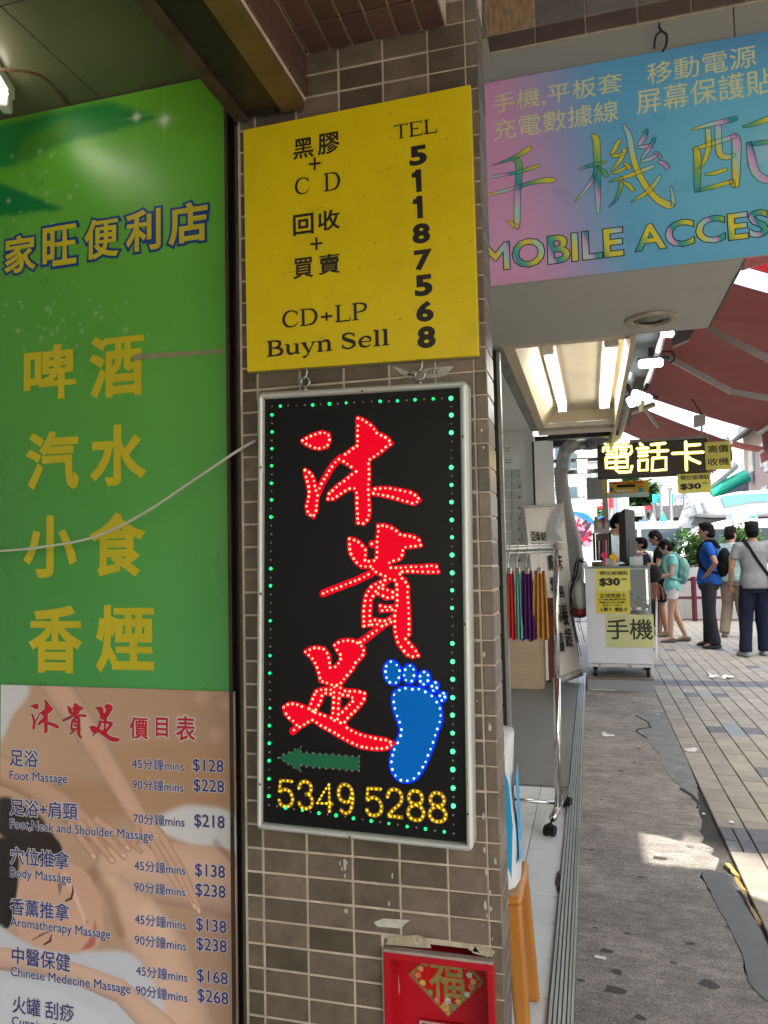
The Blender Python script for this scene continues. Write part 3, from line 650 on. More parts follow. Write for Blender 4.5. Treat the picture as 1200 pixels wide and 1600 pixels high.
FOOT_ = [[(159,107),(227,147),(259,210),(252,294),(217,355),(148,349),(109,294),(92,225),(106,158)], [(384,152),(428,199),(434,267),(406,336),(341,327),(317,266),(327,201)],
 [(556,230),(601,268),(599,328),(552,375),(511,342),(504,278)], [(691,356),(707,418),(661,452),(646,395)], [(785,481),(801,524),(766,564),(743,514)],
 [(198,496),(258,443),(331,425),(413,431),(492,434),(571,464),(644,511),(706,583),(741,661),(748,745),(741,825),(709,905),(682,983),(658,1068),(631,1144),(601,1218),(569,1295),(535,1363),(490,1436),(431,1497),(357,1519),(277,1512),(214,1457),(176,1383),(166,1297),(180,1218),(203,1147),(241,1068),(272,989),(285,913),(260,825),(231,747),(204,661),(192,582)]]
def chains(G, zo, Y):
    q = px(zo, Y); return [(k, [q(p) for p in l]) for k, l in G]
LY = 1.5545
C1, C2, C3 = chains(MU_, ZA, LY), chains(GUI_, ZB, LY), chains(ZU_, ZC, LY)
def drawchains(mb, C, Y, wd, f=lambda p: p, mi=0, step=.0003):
    i = 0
    for k, l in C:
        P = [f(p) for p in l]
        if k == 'c':
            mb.poly([(p[0], Y-i*.00002, p[1]) for p in P], mi)
            P = P+[P[0]]
        i += 1
        w_ = wd*(1.45 if k == 'o' else 1)
        mb.ribbon(P, [w_]*len(P), Y-i*.00002, mi, smooth=False); i += 1
        for p in P:
            mb.poly([(p[0]+w_*math.cos(t*.785), Y-i*.00002, p[1]+w_*math.sin(t*.785)) for t in range(8)], mi)
        i += 1
rb, wb2 = MB(), MB()
al = [p for C in (C1, C2, C3) for k, l in C for p in l]
def fitter(C, bl, tr):
    xs_ = [p[0] for k, l in C for p in l]; zs_ = [p[1] for k, l in C for p in l]
    a0, a1, b0, b1 = min(xs_), max(xs_), min(zs_), max(zs_)
    return lambda p: (bl[0]+(p[0]-a0)/(a1-a0)*(tr[0]-bl[0]), bl[1]+(p[1]-b0)/(b1-b0)*(tr[1]-bl[1]))
for C, x0, y0, x1, y1 in ((C1, 148, 250, 275, 105), (C2, 290, 272, 400, 118), (C3, 420, 285, 555, 122)):
    f = fitter(C, g3((x0, y0)), g3((x1, y1))); drawchains(wb2, C, 1.6916, .0036, f); drawchains(rb, C, 1.6910, .0014, f)
for ch, x0, y0, x1, y1 in (('價', 600, 278, 688, 180), ('目', 722, 270, 778, 182), ('表', 815, 288, 905, 176)):
    text(rb, ch, g3((x0, y0)), g3((x1, y1)), 1.6910, bold=.02); text(wb2, ch, g3((x0, y0)), g3((x1, y1)), 1.6916, bold=.07, ref=.02)
rb.build('title_lettering', redt, pos); wb2.build('title_edge', halo, pos)
# ================================================================== YELLOW SIGN
zy = (340, 0, 2.6667); YS = 1.583; gy = px(zy, YS)
a, c = aY(380, 203, YS), aY(735, 132, YS); a2, c2 = aY(386, 581, YS), aY(748, 555, YS)
yel = thing('yellow_sign', 'yellow board with black lettering buying and selling records and discs', 'sign', (-.49, 1.59, 1.83))
yellow = mat('yellow_sheet', S(222, 196, 10), .38, var=.05, vs=5, dirt=.45, dirtcol=(.36, .28, .01), ds=3, bump=.06, bs=5)
b = MB(); b.prism([(a2.x, a2.z), (c2.x, c2.z), (c.x, c.z), (a.x, a.z)], YS, YS+.013); b.build('sign_board', yellow, yel, bevel=.0012)
b = MB(); b.prism([(a2.x-.0012, a2.z-.002), (c2.x+.0015, c2.z-.002), (c.x+.0015, c.z+.001), (a.x-.0012, a.z+.001)], YS+.0135, YS+.019); b.build('sign_backing', mat('grey_board_back', (.2, .19, .15), .7), yel)
k = Many(); Yt = YS-.0006
for s, x0, y0, x1, y1, bd in (('黑', 315, 668, 400, 568, .02), ('膠', 418, 650, 508, 545, .02), ('回', 315, 985, 400, 885, .022), ('收', 418, 966, 510, 868, .022), ('買', 315, 1165, 400, 1068, .02), ('賣', 420, 1148, 512, 1052, .02),
    ('5', 800, 695, 872, 600, .045), ('8', 812, 1020, 885, 925, .045), ('7', 820, 1130, 893, 1035, .045), ('5', 822, 1238, 895, 1140, .045), ('6', 828, 1345, 900, 1250, .045), ('8', 833, 1455, 908, 1355, .045)):
    text(k, s, gy((x0, y0)), gy((x1, y1)), Yt, bold=bd)
serif(k, 'TEL', gy((735, 583)), gy((915, 492)), Yt, heavy=1.25); serif(k, 'C', gy((318, 815)), gy((385, 735)), Yt, heavy=1.2); serif(k, 'D', gy((440, 800)), gy((515, 712)), Yt, heavy=1.2)
serif(k, 'CD+LP', gy((265, 1368)), gy((625, 1258)), Yt, heavy=1.3)
serif(k, 'Buyn Sell', gy((203, 1487)), gy((718, 1370)), Yt, heavy=1.45)
for (x, y) in ((405, 683), (412, 1016)):
    k_ = k.new(); k_.ribbon([gy((x-25, y+2)), gy((x+25, y-3))], [.0026]*2, Yt, smooth=False); k_.ribbon([gy((x, y-27)), gy((x, y+27))], [.0026]*2, Yt-.0001, smooth=False)
for (x, y) in ((833, 800), (838, 910)):
    k_ = k.new(); k_.ribbon([gy((x+7, y)), gy((x+3, y-93))], [.0064]*2, Yt, smooth=False); k_.poly([(*(lambda a: (a[0], Yt-.0001, a[1]))(gy(q)),) for q in ((x-24, y-58), (x+4, y-62), (x+4, y-94), (x-6, y-93), (x-12, y-82), (x-24, y-78))])
k.build('lettering', ink, yel)
b = MB()
for i in range(60):
    x, z, s_ = random.uniform(-.755, -.225), random.uniform(1.84, 2.42), random.uniform(.0005, .0016); b.poly([(x+s_*math.cos(t), YS-.0003, z+s_*math.sin(t)*1.6) for t in (0, 1, 2, 3, 4, 5)])
for i in range(7):
    x, z, L_ = random.uniform(-.74, -.24), random.uniform(1.85, 2.4), random.uniform(.01, .05); a_ = random.uniform(-1, 1); b.ribbon([(x, z), (x+L_*math.cos(a_), z+L_*math.sin(a_))], [.0003, .0005], YS-.0003, smooth=False)
o = b.build('scratch_marks', mat('yellow_grime', (.22, .17, .03), .7), yel); o['kind'] = 'stuff'
# ================================================================== LIT BOX
lb = thing('led_light_box', 'black light box with lit red characters, a blue foot and a green dotted border', 'sign', (-.49, 1.575, .79))
z5b = (380, 560, 3.0); z6c = (380, 980, 2.857); zD = (420, 1160, 4.0)
YB = 1.545
co = [aY(402, 613, YB), aY(730, 594, YB), aY(739, 1332, YB), aY(401, 1296, YB)]; ci = [aY(411, 623, YB), aY(718, 604.5, YB), aY(729, 1320, YB), aY(408, 1287, YB)]
alu = mat('white_aluminium', (.56, .57, .56), .38, .35, var=.05, vs=6, dirt=.25, dirtcol=(.3, .28, .25), ds=8)
def frame_ring(outer, inner, y0, y1, name):
    b = MB(); n = 4
    # rounded outer corners
    def rnd(q, r, seg=5):
        out = []
        for i in range(4):
            p = Vector((q[i].x, q[i].z)); a = Vector((q[i-1].x, q[i-1].z)); c = Vector((q[(i+1) % 4].x, q[(i+1) % 4].z))
            u = (a-p).normalized()*r; v = (c-p).normalized()*r
            for s in range(seg+1):
                t = s/seg*math.pi/2; out.append(p+u*(1-math.sin(t))+v*(1-math.cos(t)))
        return out
    O = rnd(outer, .012); In = rnd(inner, .0015); N = len(O)
    prof = [(0, .010), (.25, 0), (.85, .001), (1, .007)]    # across the frame: distance share, depth behind the front
    rings = []
    rings.append([(p.x, y1, p.y) for p in O])
    for s, d in prof: rings.append([(O[i].x*(1-s)+In[i].x*s, y0+d, O[i].y*(1-s)+In[i].y*s) for i in range(N)])
    rings.append([(p.x, y0+.02, p.y) for p in In])
    vs = [v for r in rings for v in r]; f = []
    for r in range(len(rings)-1):
        for i in range(N): j = (i+1) % N; f.append((r*N+i, r*N+j, (r+1)*N+j, (r+1)*N+i))
    b.add(vs, f); return b
frame_ring(co, ci, YB-.004, YB+.05, 'frame').build('frame', alu, lb, smooth=True)
boardm = mat('black_face_sheet', (.0045, .004, .005), .42, var=.2, vs=6, spec=.25)
b = MB(); b.prism([(p.x, p.z) for p in (ci[3], ci[2], ci[1], ci[0])], LY+.001, LY+.04); b.build('face_board', boardm, lb)
b = MB(); b.prism([(co[3].x+.004, co[3].z+.004), (co[2].x-.004, co[2].z+.004), (co[1].x-.004, co[1].z-.004), (co[0].x+.004, co[0].z-.004)], YB+.045, YB+.052); b.build('back_plate', alu, lb)
redf = mat('red_face_film', (.30, .0, .006), .6, var=.04, vs=10, emit=.135, ecol=(1, .0, .022), spec=.1); bluef = mat('blue_face_film', (.0, .06, .28), .6, var=.03, emit=.05, ecol=(0, .3, 1), spec=.1); bluee = mat('blue_film_edge', (0, .01, .4), .6, var=0, emit=.16, ecol=(0, .03, 1), spec=.1); greenf = mat('green_face_film', S(0, 105, 68), .5, var=.05)
for nm, C in (('red_character', C1), ('red_character', C2), ('red_character', C3)):
    b = MB(); drawchains(b, C, LY, .0058); b.build(nm, redf, lb)
qf = px(ZF, LY); b = MB(); b2 = MB()
for l in FOOT_:
    cc = np.mean(l, 0); P = [qf(tuple(cc+(np.array(p)-cc)*1.0)) for p in l]; P = [tuple(p) for p in catmull(P, 3, True)]
    b.poly([(p[0], LY-.0002, p[1]) for p in P]); b.ribbon(P+[P[0]], [.0036]*(len(P)+1), LY-.00025, smooth=False)
    b2.ribbon(P+[P[0]], [.0066]*(len(P)+1), LY-.0001, smooth=False)
b.build('blue_foot', bluef, lb); b2.build('blue_foot_edge', bluee, lb)
qd = px(zD, LY); b = MB(); b.poly([(*(lambda a: (a[0], LY-.0001, a[1]))(qd(p)),) for p in [(60, 95), (92, 118), (158, 158), (196, 178), (200, 145), (320, 158), (565, 178), (568, 92), (400, 76), (205, 66), (200, 30), (130, 65)]]); b.build('green_arrow', greenf, lb)
# digits (centre lines in a unit box)
DG = {'5': [[(.93, 1), (.15, 1), (.06, .52), (.25, .62), (.5, .66), (.82, .56), (.97, .32), (.85, .08), (.5, -.02), (.18, .04), (.02, .24)]],
 '3': [[(.05, .75), (.2, .95), (.5, 1.02), (.82, .92), (.88, .74), (.75, .57), (.45, .52)], [(.75, .52), (.95, .3), (.85, .08), (.5, -.02), (.15, .06), (.02, .25)]],
 '4': [[(.75, .0), (.75, 1), (.02, .28), (1.0, .28)]],
 '9': [[(.9, .72), (.75, .45), (.45, .38), (.12, .5), (.03, .75), (.2, .97), (.5, 1.02), (.82, .92), (.94, .65), (.9, .3), (.72, .04), (.4, -.02), (.12, .12)]],
 '2': [[(.05, .72), (.2, .95), (.5, 1.02), (.82, .93), (.93, .72), (.8, .5), (.4, .26), (.05, .02), (.98, .0)]],
 '8': [[(.5, .54), (.18, .62), (.1, .8), (.25, .97), (.5, 1.02), (.75, .97), (.9, .8), (.82, .62), (.5, .54), (.15, .42), (.03, .22), (.2, .03), (.5, -.02), (.8, .03), (.97, .22), (.85, .42), (.5, .54)]]}
DIG = [('5', 62, 395, 150, 243), ('3', 185, 407, 275, 250), ('4', 302, 425, 402, 262), ('9', 435, 435, 528, 270), ('5', 608, 450, 706, 292), ('2', 738, 462, 838, 300), ('8', 868, 478, 968, 310), ('8', 1002, 488, 1106, 322)]
b = MB(); dotsY = []
def resample(P, step, off=0):
    P = [np.array(p, float) for p in P]; out = []; d = off
    acc = 0
    for i in range(len(P)-1):
        L = np.linalg.norm(P[i+1]-P[i])
        while d <= acc+L: out.append(tuple(P[i]+(P[i+1]-P[i])*((d-acc)/max(L, 1e-9)))); d += step
        acc += L
    return out
for ch, x0, y0, x1, y1 in DIG:
    bl, tr = qd((x0, y0)), qd((x1, y1))
    for st in DG[ch]:
        sharp = ch == '4'
        P = [(bl[0]+p[0]*(tr[0]-bl[0]), bl[1]+p[1]*(tr[1]-bl[1])) for p in st]
        if not sharp:
            if ch == '5': P = P[:3]+[tuple(p) for p in catmull(P[2:], 5)][1:]
            elif ch == '2': P = [tuple(p) for p in catmull(P[:-1], 5)]+[P[-1]]
            else: P = [tuple(p) for p in catmull(P, 5)]
        b.ribbon(P, [.0042]*len(P), LY-.0002, smooth=False)
        b.poly([(P[0][0]+.004*math.cos(t), LY-.0003, P[0][1]+.004*math.sin(t)) for t in range(6)])
        dotsY += resample(P, .0098)
b.build('phone_number', mat('gold_film', S(150, 108, 8), .45, var=.05, emit=.02, ecol=(.8, .5, .02)), lb)
ledr = mat('led_red_lit', (.4, .1, .05), .3, var=0, emit=.5, ecol=(1, .34, .18)); ledb = mat('led_blue_lit', (.1, .2, .4), .3, var=0, emit=.5, ecol=(.42, .62, 1))
ledg = mat('led_green_lit', (.03, .3, .12), .3, var=0, emit=.34, ecol=(.0, 1, .22)); ledg2 = mat('led_green_core', (.1, .4, .2), .3, var=0, emit=.45, ecol=(.06, 1, .30)); ledy = mat('led_amber', (.95, .72, .03), .25, var=0, emit=.16, ecol=(1, .66, .02)); ledo = mat('led_off', (.22, .18, .18), .3, var=.2, vs=200)
def leds(name, pts, m, r=.0029, parent=lb):
    b = MB()
    for p in pts: q_ = r*random.choice((.8, .92, 1, 1, 1.08)); b.dome((p[0]+random.uniform(-.0006, .0006), LY-.0006, p[1]+random.uniform(-.0006, .0006)), q_, q_*1.1, 7)
    o = b.build(name, m, parent, smooth=True); o['kind'] = 'stuff'; return o
def chaindots(C, step=.0112):
    out = []
    for k, l in C:
        P = l+[l[0]] if k == 'c' else l
        for p in resample(P, step):
            if all((p[0]-q[0])**2+(p[1]-q[1])**2 > .0062**2 for q in out): out.append(p)
    return out
for C in (C1, C2, C3): leds('red_led_dots', chaindots(C), ledr)
fd = []
for l in FOOT_:
    P = [qf(p) for p in l]; fd += [p for p in P]
leds('blue_led_dots', fd, ledb, .0027)
leds('amber_led_dots', dotsY, ledy, .0028)
leds('unlit_led_dots', [qd(p) for p in [(60, 95), (92, 75), (128, 62), (165, 43), (200, 27), (202, 57), (238, 62), (278, 67), (320, 71), (358, 72), (398, 75), (440, 79), (482, 82), (523, 84), (565, 88), (565, 118), (565, 148), (565, 178), (521, 177), (482, 173), (442, 168), (400, 164), (358, 161), (318, 157), (278, 155), (238, 151), (200, 142), (197, 177), (158, 157), (122, 135), (92, 117)]], ledo, .0026)
c00, c10, c01, c11 = [(lambda v: (v.x, v.z))(aY(x, y, LY)) for x, y in ((425.5, 635.5), (705, 622), (420.5, 1258), (708.5, 1302))]
def line(a, c, n): return [(a[0]+(c[0]-a[0])*i/(n-1), a[1]+(c[1]-a[1])*i/(n-1)) for i in range(n)]
Lc = line(c00, c01, 47); Rc = line(c10, c11, 50); Tc = line(c00, c10, 22)[1:-1]; Bc = line(c01, c11, 22)[1:-1]
offL = {0, 1, 2, 4, 6, 8, 10, 12, 14, 15, 16, 17, 18, 20, 22, 23, 24, 26, 27, 28, 30, 32, 33, 34, 36, 38, 40, 42, 44}
on, core, off = [], [], []
for i, p in enumerate(Lc): (on if (i % 2 == 1 and i not in (15, 17, 23, 27, 33)) else off).append(p)
for i, p in enumerate(Rc): (core if (i % 2 == 0 and i not in (6, 26, 48)) else off).append(p)
for i, p in enumerate(Tc): (on if i in (0, 4, 6, 8, 12, 14, 16, 18) else off).append(p)
for i, p in enumerate(Bc): (on if i % 2 == 1 else off).append(p)
leds('green_led_dots', on, ledg, .0038); leds('green_led_dots', core, ledg2, .0052); leds('unlit_led_dots', off, ledo, .0024)
sm_ = mat('dark_screw', (.08, .06, .05), .4, .6)
for x, y, s in ((557, 153, 0), (82, 510, 0), (82, 1104, 0), (1028, 367, 0), (1038, 1246, 0)):
    q = aY(380+x/3, 560+y/3, YB-.006); b = MB(); b.dome(q, .0026, .0014, 8); b.build('frame_screw', sm_, lb)
for x, y in ((75, 702), (475, 937), (1003, 835)):
    q = aY(380+x/2.857, 980+y/2.857, YB-.006); b = MB(); b.dome(q, .0026, .0014, 8); b.build('frame_screw', sm_, lb)
# eye bolts and hooks the box hangs from
for (x, y, lab) in ((477, 597, 'left steel eye bolt and hook above the lit box'), (656, 586, 'right steel eye bolt beside the torn label above the lit box')):
    p = aY(x, y, 1.578); t = thing('eye_bolt', lab, 'eye bolt', p)
    b = MB(); b.tube([p+Vector((.0105*math.cos(k*math.pi/10), 0, .0105*math.sin(k*math.pi/10))) for k in range(21)], .0034, 8, cap=False); b.tube([p+Vector((0, 0, -.013)), p+Vector((0, 0, -.022))], .005, 8); b.build('ring', steel, t, smooth=True)
    b = MB(); b.tube(catmull([p+Vector((.002, .02, .034)), p+Vector((.006, -.004, .03)), p+Vector((.006, -.006, .016)), p+Vector((0, -.007, .007)), p+Vector((-.008, -.004, .01))], 5), .0026, 7); b.build('hook', steel, t, smooth=True)
# ================================================================== WHITE CABLE
b = MB(); cp = [aY(399, 689, 1.578), aY(372, 704, 1.575), aY(300, 752, 1.600), aY(228, 800, 1.62), aY(150, 838, 1.63), aY(70, 854, 1.64), aY(0, 861, 1.65), aY(-90, 866, 1.66)]
b.tube(catmull(cp, 8), .0033, 8); tag(b.build('white_cable', mat('white_cable', (.6, .58, .52), .5, var=.08), smooth=True), 'white power cable sagging from the lit box across the green board', 'cable')
# ================================================================== RED SHRINE BOX
zs_ = (600, 1460, 6.0)
shr = thing('red_shrine_box', 'small red painted shrine box set in the foot of the pillar', 'shrine', (-.34, 1.62, .02))
redp = mat('red_paint', S(176, 8, 30), .4, var=.06, vs=9, dirt=.3, dirtcol=(.25, .01, .02), ds=6)
x0, x1 = -.455, -.221; zt_ = .556; fr = .0135
b = MB(); b.box(x0, x0+fr, 1.586, 1.70, .02, zt_-fr); b.box(x1-fr, x1, 1.586, 1.70, .02, zt_-fr); b.box(x0, x1, 1.586, 1.70, zt_-fr, zt_); b.build('frame', redp, shr, bevel=.001)
b = MB(); b.box(x0+fr, x1-fr, 1.66, 1.70, .02, zt_-fr); b.build('back_panel', redp, shr)
b = MB(); b.box(x0, x1, 1.5865, 1.603, zt_+.0005, zt_+.006); b.build('putty_strip', mat('putty_strip', (.34, .27, .25), .8, var=.2, vs=40), shr)
b = MB(); YD = 1.6585; cx, cz = (x0+x1)/2+.001, .50
gq = px(zs_, YD)
Dp = [gq((225, 370)), gq((600, 775)), gq((940, 450)), gq((600, 60))]
b.poly([(p[0], YD, p[1]) for p in Dp]); b.build('blessing_card', mat('card_red', S(190, 20, 18), .3, var=.1, vs=30), shr)
def lerp2(a, c, t): return (a[0]+(c[0]-a[0])*t, a[1]+(c[1]-a[1])*t)
gb = MB(); N = len(Dp); cen = (sum(p[0] for p in Dp)/4, sum(p[1] for p in Dp)/4)
for i in range(4):
    a, c = Dp[i], Dp[(i+1) % 4]; ai, cc_ = lerp2(a, cen, .13), lerp2(c, cen, .13)
    gb.poly([(p[0], YD-.0003, p[1]) for p in (a, c, cc_, ai)])
goldc = mat('dull_gold', (.34, .27, .09), .35, .3, var=.3, vs=90)
gb.build('card_border', mat('card_border', (.30, .15, .05), .4, .2, var=.45, vs=110), shr)
gb = MB(); text(gb, '福', gq((425, 585)), gq((750, 225)), YD-.0006, bold=.02); gb.build('blessing_character', goldc, shr)
cl = [S(200, 150, 90), S(205, 120, 100), S(190, 175, 90), S(120, 130, 90), S(180, 190, 180)]
for j, (x, y, r) in enumerate(((575, 680, 42), (500, 615, 28), (695, 630, 26), (645, 675, 34), (600, 620, 30), (345, 320, 26), (320, 380, 30), (365, 450, 28), (395, 275, 22), (800, 380, 28), (835, 440, 30), (820, 490, 30), (765, 300, 22), (430, 540, 30), (780, 560, 26), (600, 735, 20))):
    q = gq((x, y)); r = r/6/1174*1.66*1.05; b = MB(); b.poly([(q[0]+r*math.cos(t*.6283)*(1.15 if t % 2 else .8), YD-.0009-.00004*j, q[1]+r*math.sin(t*.6283)*(1.1 if t % 2 else .78)) for t in range(10)])
    b.build('printed_flower', mat('flower_%d' % (j % 5), cl[j % 5], .5, var=.3, vs=120), shr)
b = MB(); q0 = gq((335, 785)); q1 = gq((1010, 850)); b.box(q0[0]-.001, x1-fr-.002, 1.655, 1.659, .05, q0[1]+.001); b.build('card_holder', mat('dark_red_card', S(160, 8, 24), .4, var=.08), shr)
b = MB()
for (u0, u1, w0, w1) in ((q0[0], x1-fr-.012, q0[1]-.006, q0[1]-.002), (q0[0], q0[0]+.004, .06, q0[1]-.006)): b.box(u0, u1, 1.6535, 1.6548, w0, w1)
b.build('lace_edge', mat('lace_edge', (.5, .35, .35), .6, var=.5, vs=300), shr)
b = MB(); q = [gq(p) for p in ((138, 380), (148, 500), (140, 585), (130, 500))]; b.poly([(p[0]-.0, 1.6583, p[1]) for p in q][::-1]); b.build('paint_chip', mat('paint_chip', (.5, .3, .28), .7), shr)
# ================================================================== GROUND
asph = mat('sunlit_road', (.22, .22, .215), .9, var=.12, vs=2, bump=.1, bs=80)
b = MB(); b.box(-150, 200, -60, 400, -.3, -.05); struct(b.build('ground', mat('ground_concrete', (.2, .2, .19), .9, var=.1, vs=1), origin=(0, 0, -.3)))
b = MB(); b.box(-20, 80, 15.9, 60, -.05, -.03); struct(b.build('road', asph, origin=(0, 16, -.05)))
conc = mat('worn_concrete', (.25, .228, .20), .75, var=.25, vs=5.5, dirt=.6, dirtcol=(.105, .095, .09), ds=2.3, bump=.5, bs=120, dth=(.42, .66), stretch=(.7, 1.1, 1))
# extra streaks and stains in the concrete
def add_stains(m):
    n = m.node_tree.nodes; l = m.node_tree.links; b = n['Principled BSDF']; src = b.inputs['Base Color'].links[0].from_socket
    tc = n.new('ShaderNodeTexCoord'); mp = n.new('ShaderNodeMapping'); mp.inputs['Scale'].default_value = (2.5, 6, 1); l.new(tc.outputs['Object'], mp.inputs[0])
    a = n.new('ShaderNodeTexNoise'); a.inputs['Scale'].default_value = 4; a.inputs['Detail'].default_value = 8; a.inputs['Roughness'].default_value = .75; l.new(mp.outputs[0], a.inputs['Vector'])
    r = n.new('ShaderNodeMapRange'); r.inputs[1].default_value = .42; r.inputs[2].default_value = .68; r.inputs[3].default_value = .78; r.inputs[4].default_value = 1.3; l.new(a.outputs[0], r.inputs[0])
    g = n.new('ShaderNodeTexNoise'); g.inputs['Scale'].default_value = 190; g.inputs['Detail'].default_value = 3; l.new(tc.outputs['Object'], g.inputs['Vector'])
    r2 = n.new('ShaderNodeMapRange'); r2.inputs[1].default_value = .3; r2.inputs[2].default_value = .7; r2.inputs[3].default_value = .55; r2.inputs[4].default_value = 1.6; l.new(g.outputs[0], r2.inputs[0])
    mu = n.new('ShaderNodeMath'); mu.operation = 'MULTIPLY'; l.new(r.outputs[0], mu.inputs[0]); l.new(r2.outputs[0], mu.inputs[1])
    v = n.new('ShaderNodeVectorMath'); v.operation = 'SCALE'; l.new(src, v.inputs[0]); l.new(mu.outputs[0], v.inputs['Scale'])
    vo = n.new('ShaderNodeTexVoronoi'); vo.inputs['Scale'].default_value = 5.5; vo.inputs['Randomness'].default_value = 1
    wn = n.new('ShaderNodeTexNoise'); wn.inputs['Scale'].default_value = 14; l.new(tc.outputs['Object'], wn.inputs['Vector'])
    vs_ = n.new('ShaderNodeVectorMath'); vs_.operation = 'MULTIPLY_ADD'; l.new(wn.outputs['Color'], vs_.inputs[0]); vs_.inputs[1].default_value = (.09, .09, .09); l.new(tc.outputs['Object'], vs_.inputs[2]); l.new(vs_.outputs[0], vo.inputs['Vector'])
    r3 = n.new('ShaderNodeMapRange'); r3.inputs[1].default_value = .10; r3.inputs[2].default_value = .17; r3.inputs[3].default_value = .75; r3.inputs[4].default_value = 0; l.new(vo.outputs['Distance'], r3.inputs[0])
    hs = n.new('ShaderNodeSeparateColor'); l.new(vo.outputs['Color'], hs.inputs[0])
    gt = n.new('ShaderNodeMath'); gt.operation = 'GREATER_THAN'; gt.inputs[1].default_value = .5; l.new(hs.outputs[0], gt.inputs[0])
    m2 = n.new('ShaderNodeMath'); m2.operation = 'MULTIPLY'; l.new(r3.outputs[0], m2.inputs[0]); l.new(gt.outputs[0], m2.inputs[1])
    mx = n.new('ShaderNodeMix'); mx.data_type = 'RGBA'; l.new(m2.outputs[0], mx.inputs[0]); l.new(v.outputs[0], mx.inputs[6]); mx.inputs[7].default_value = (.045, .045, .045, 1)
    l.new(mx.outputs[2], b.inputs['Base Color'])
add_stains(conc)
z6 = (880, 1000, 2.6656); z7f = (1040, 1220, 7.5); z8f = (1000, 1040, 6.0)
def fz(zo, p, Z=0): q = aZ(zo[0]+p[0]/zo[2], zo[1]+p[1]/zo[2], Z); return (q.x, q.y)
edge = [(.566, 9.5), (.566, 8.0), (.569, 5.4), (.56, 4.9), (.545, 4.7), (.53, 4.5), (.505, 4.34), (.50, 4.2), (.47, 4.10), (.485, 4.0), (.455, 3.93), (.50, 3.86), (.47, 3.8), (.515, 3.74), (.49, 3.66), (.47, 3.60), (.42, 3.58), (.405, 3.52), (.42, 3.4), (.435, 3.25), (.45, 3.05), (.46, 2.9), (.445, 2.78), (.47, 2.66), (.52, 2.62), (.56, 2.5), (.565, 1.5), (.565, -3)]
ed2 = []
for i in range(len(edge)-1):
    a, c = edge[i], edge[i+1]; n = max(1, int(math.dist(a, c)/.04)); 
    for k in range(n):
        t = k/n; j = .006 if a[1] < 5.4 else .002
        ed2.append((a[0]+(c[0]-a[0])*t+random.uniform(-j, j), a[1]+(c[1]-a[1])*t))
ed2.append(edge[-1])
b = MB()
for i in range(len(ed2)-1):
    (x0, y0), (x1, y1) = ed2[i], ed2[i+1]
    b.add([(-.095, y0, 0), (-.095, y1, 0), (x1, y1, 0), (x0, y0, 0), (x1, y1, -.04), (x0, y0, -.04)], [(0, 1, 2, 3), (3, 2, 4, 5)])
swk = struct(b.build('concrete_pavement', conc, origin=(0, 0, -.04)))
def patch(name, pts, z, m, zo=None, th=.01, parent=None):
    P = [fz(zo, p) if zo else p for p in pts]; n = len(P); 
    a = sum(P[i][0]*P[(i+1) % n][1]-P[(i+1) % n][0]*P[i][1] for i in range(n))
    if a < 0: P = P[::-1]
    Q_ = []
    for i in range(n):
        a_, c_ = P[i], P[(i+1) % n]; k = max(1, int(math.dist(a_, c_)/.03))
        for j in range(k):
            t = j/k; Q_.append((a_[0]+(c_[0]-a_[0])*t+random.uniform(-.0035, .0035), a_[1]+(c_[1]-a_[1])*t+random.uniform(-.004, .004)))
    P = Q_; n = len(P)
    b = MB(); b.add([(p[0], p[1], z) for p in P]+[(p[0], p[1], z-th) for p in P], [tuple(range(n))]+[(i, i+n, (i+1) % n+n, (i+1) % n) for i in range(n)])
    return b.build(name, m, parent)
cem = mat('smooth_cement', (.14, .145, .145), .7, var=.2, vs=6, dirt=.5, dirtcol=(.07, .07, .07), ds=5, bump=.12, bs=60)
cem2 = mat('old_cement', (.17, .17, .165), .75, var=.3, vs=7, dirt=.5, dirtcol=(.08, .08, .075), ds=6, bump=.2, bs=60)
cmo = patch('cement_repair', [(.415, 3.545), (.44, 3.60), (.535, 3.57), (.55, 3.35), (.555, 2.9), (.57, 2.3), (.53, 2.3), (.515, 2.58), (.475, 2.62), (.44, 2.72), (.455, 2.86), (.45, 3.05), (.43, 3.25)], .003, cem); struct(cmo)
cm2 = patch('cement_strip', [(.40, 6.95), (.47, 6.9), (.565, 6.95), (.566, 5.5), (.56, 4.9), (.53, 4.55), (.47, 4.75), (.43, 4.95), (.40, 5.25), (.41, 5.5), (.37, 5.75), (.36, 5.95), (.295, 6.15), (.31, 6.25), (.40, 6.3), (.40, 6.5), (.33, 6.75)], .0022, cem2); struct(cm2)
struct(patch('crack', [(.455, 4.76), (.50, 4.62), (.52, 4.50), (.50, 4.42), (.515, 4.42), (.535, 4.52), (.52, 4.64), (.468, 4.77)], .0045, mat('crack_dark', (.03, .028, .025), .9), th=.003))
struct(patch('crack', [(.355, 5.96), (.29, 6.15), (.31, 6.26), (.405, 6.32), (.40, 6.5), (.32, 6.76), (.328, 6.76), (.41, 6.5), (.415, 6.31), (.315, 6.24), (.30, 6.15), (.362, 5.97)], .0045, MATS['crack_dark'], th=.003))
oc = mat('ochre_edging', (.36, .24, .08), .7, var=.3, vs=15, dirt=.5, ds=12, bump=.2, bs=60)
for (y0, y1) in ((3.69, 3.56), (3.55, 3.42), (3.41, 3.16)):
    struct(patch('brick_edging', [(.528, y0), (.548, y0), (.566, y1), (.546, y1)], .003, oc, th=.03))
b = MB(); b.box(.40, 12, -3, 15.8, -.045, -.014); struct(b.build('paver_bed', mat('paver_bed_sand', (.04, .037, .033), .95, var=.3, vs=20), origin=(3, 3, -.045)))
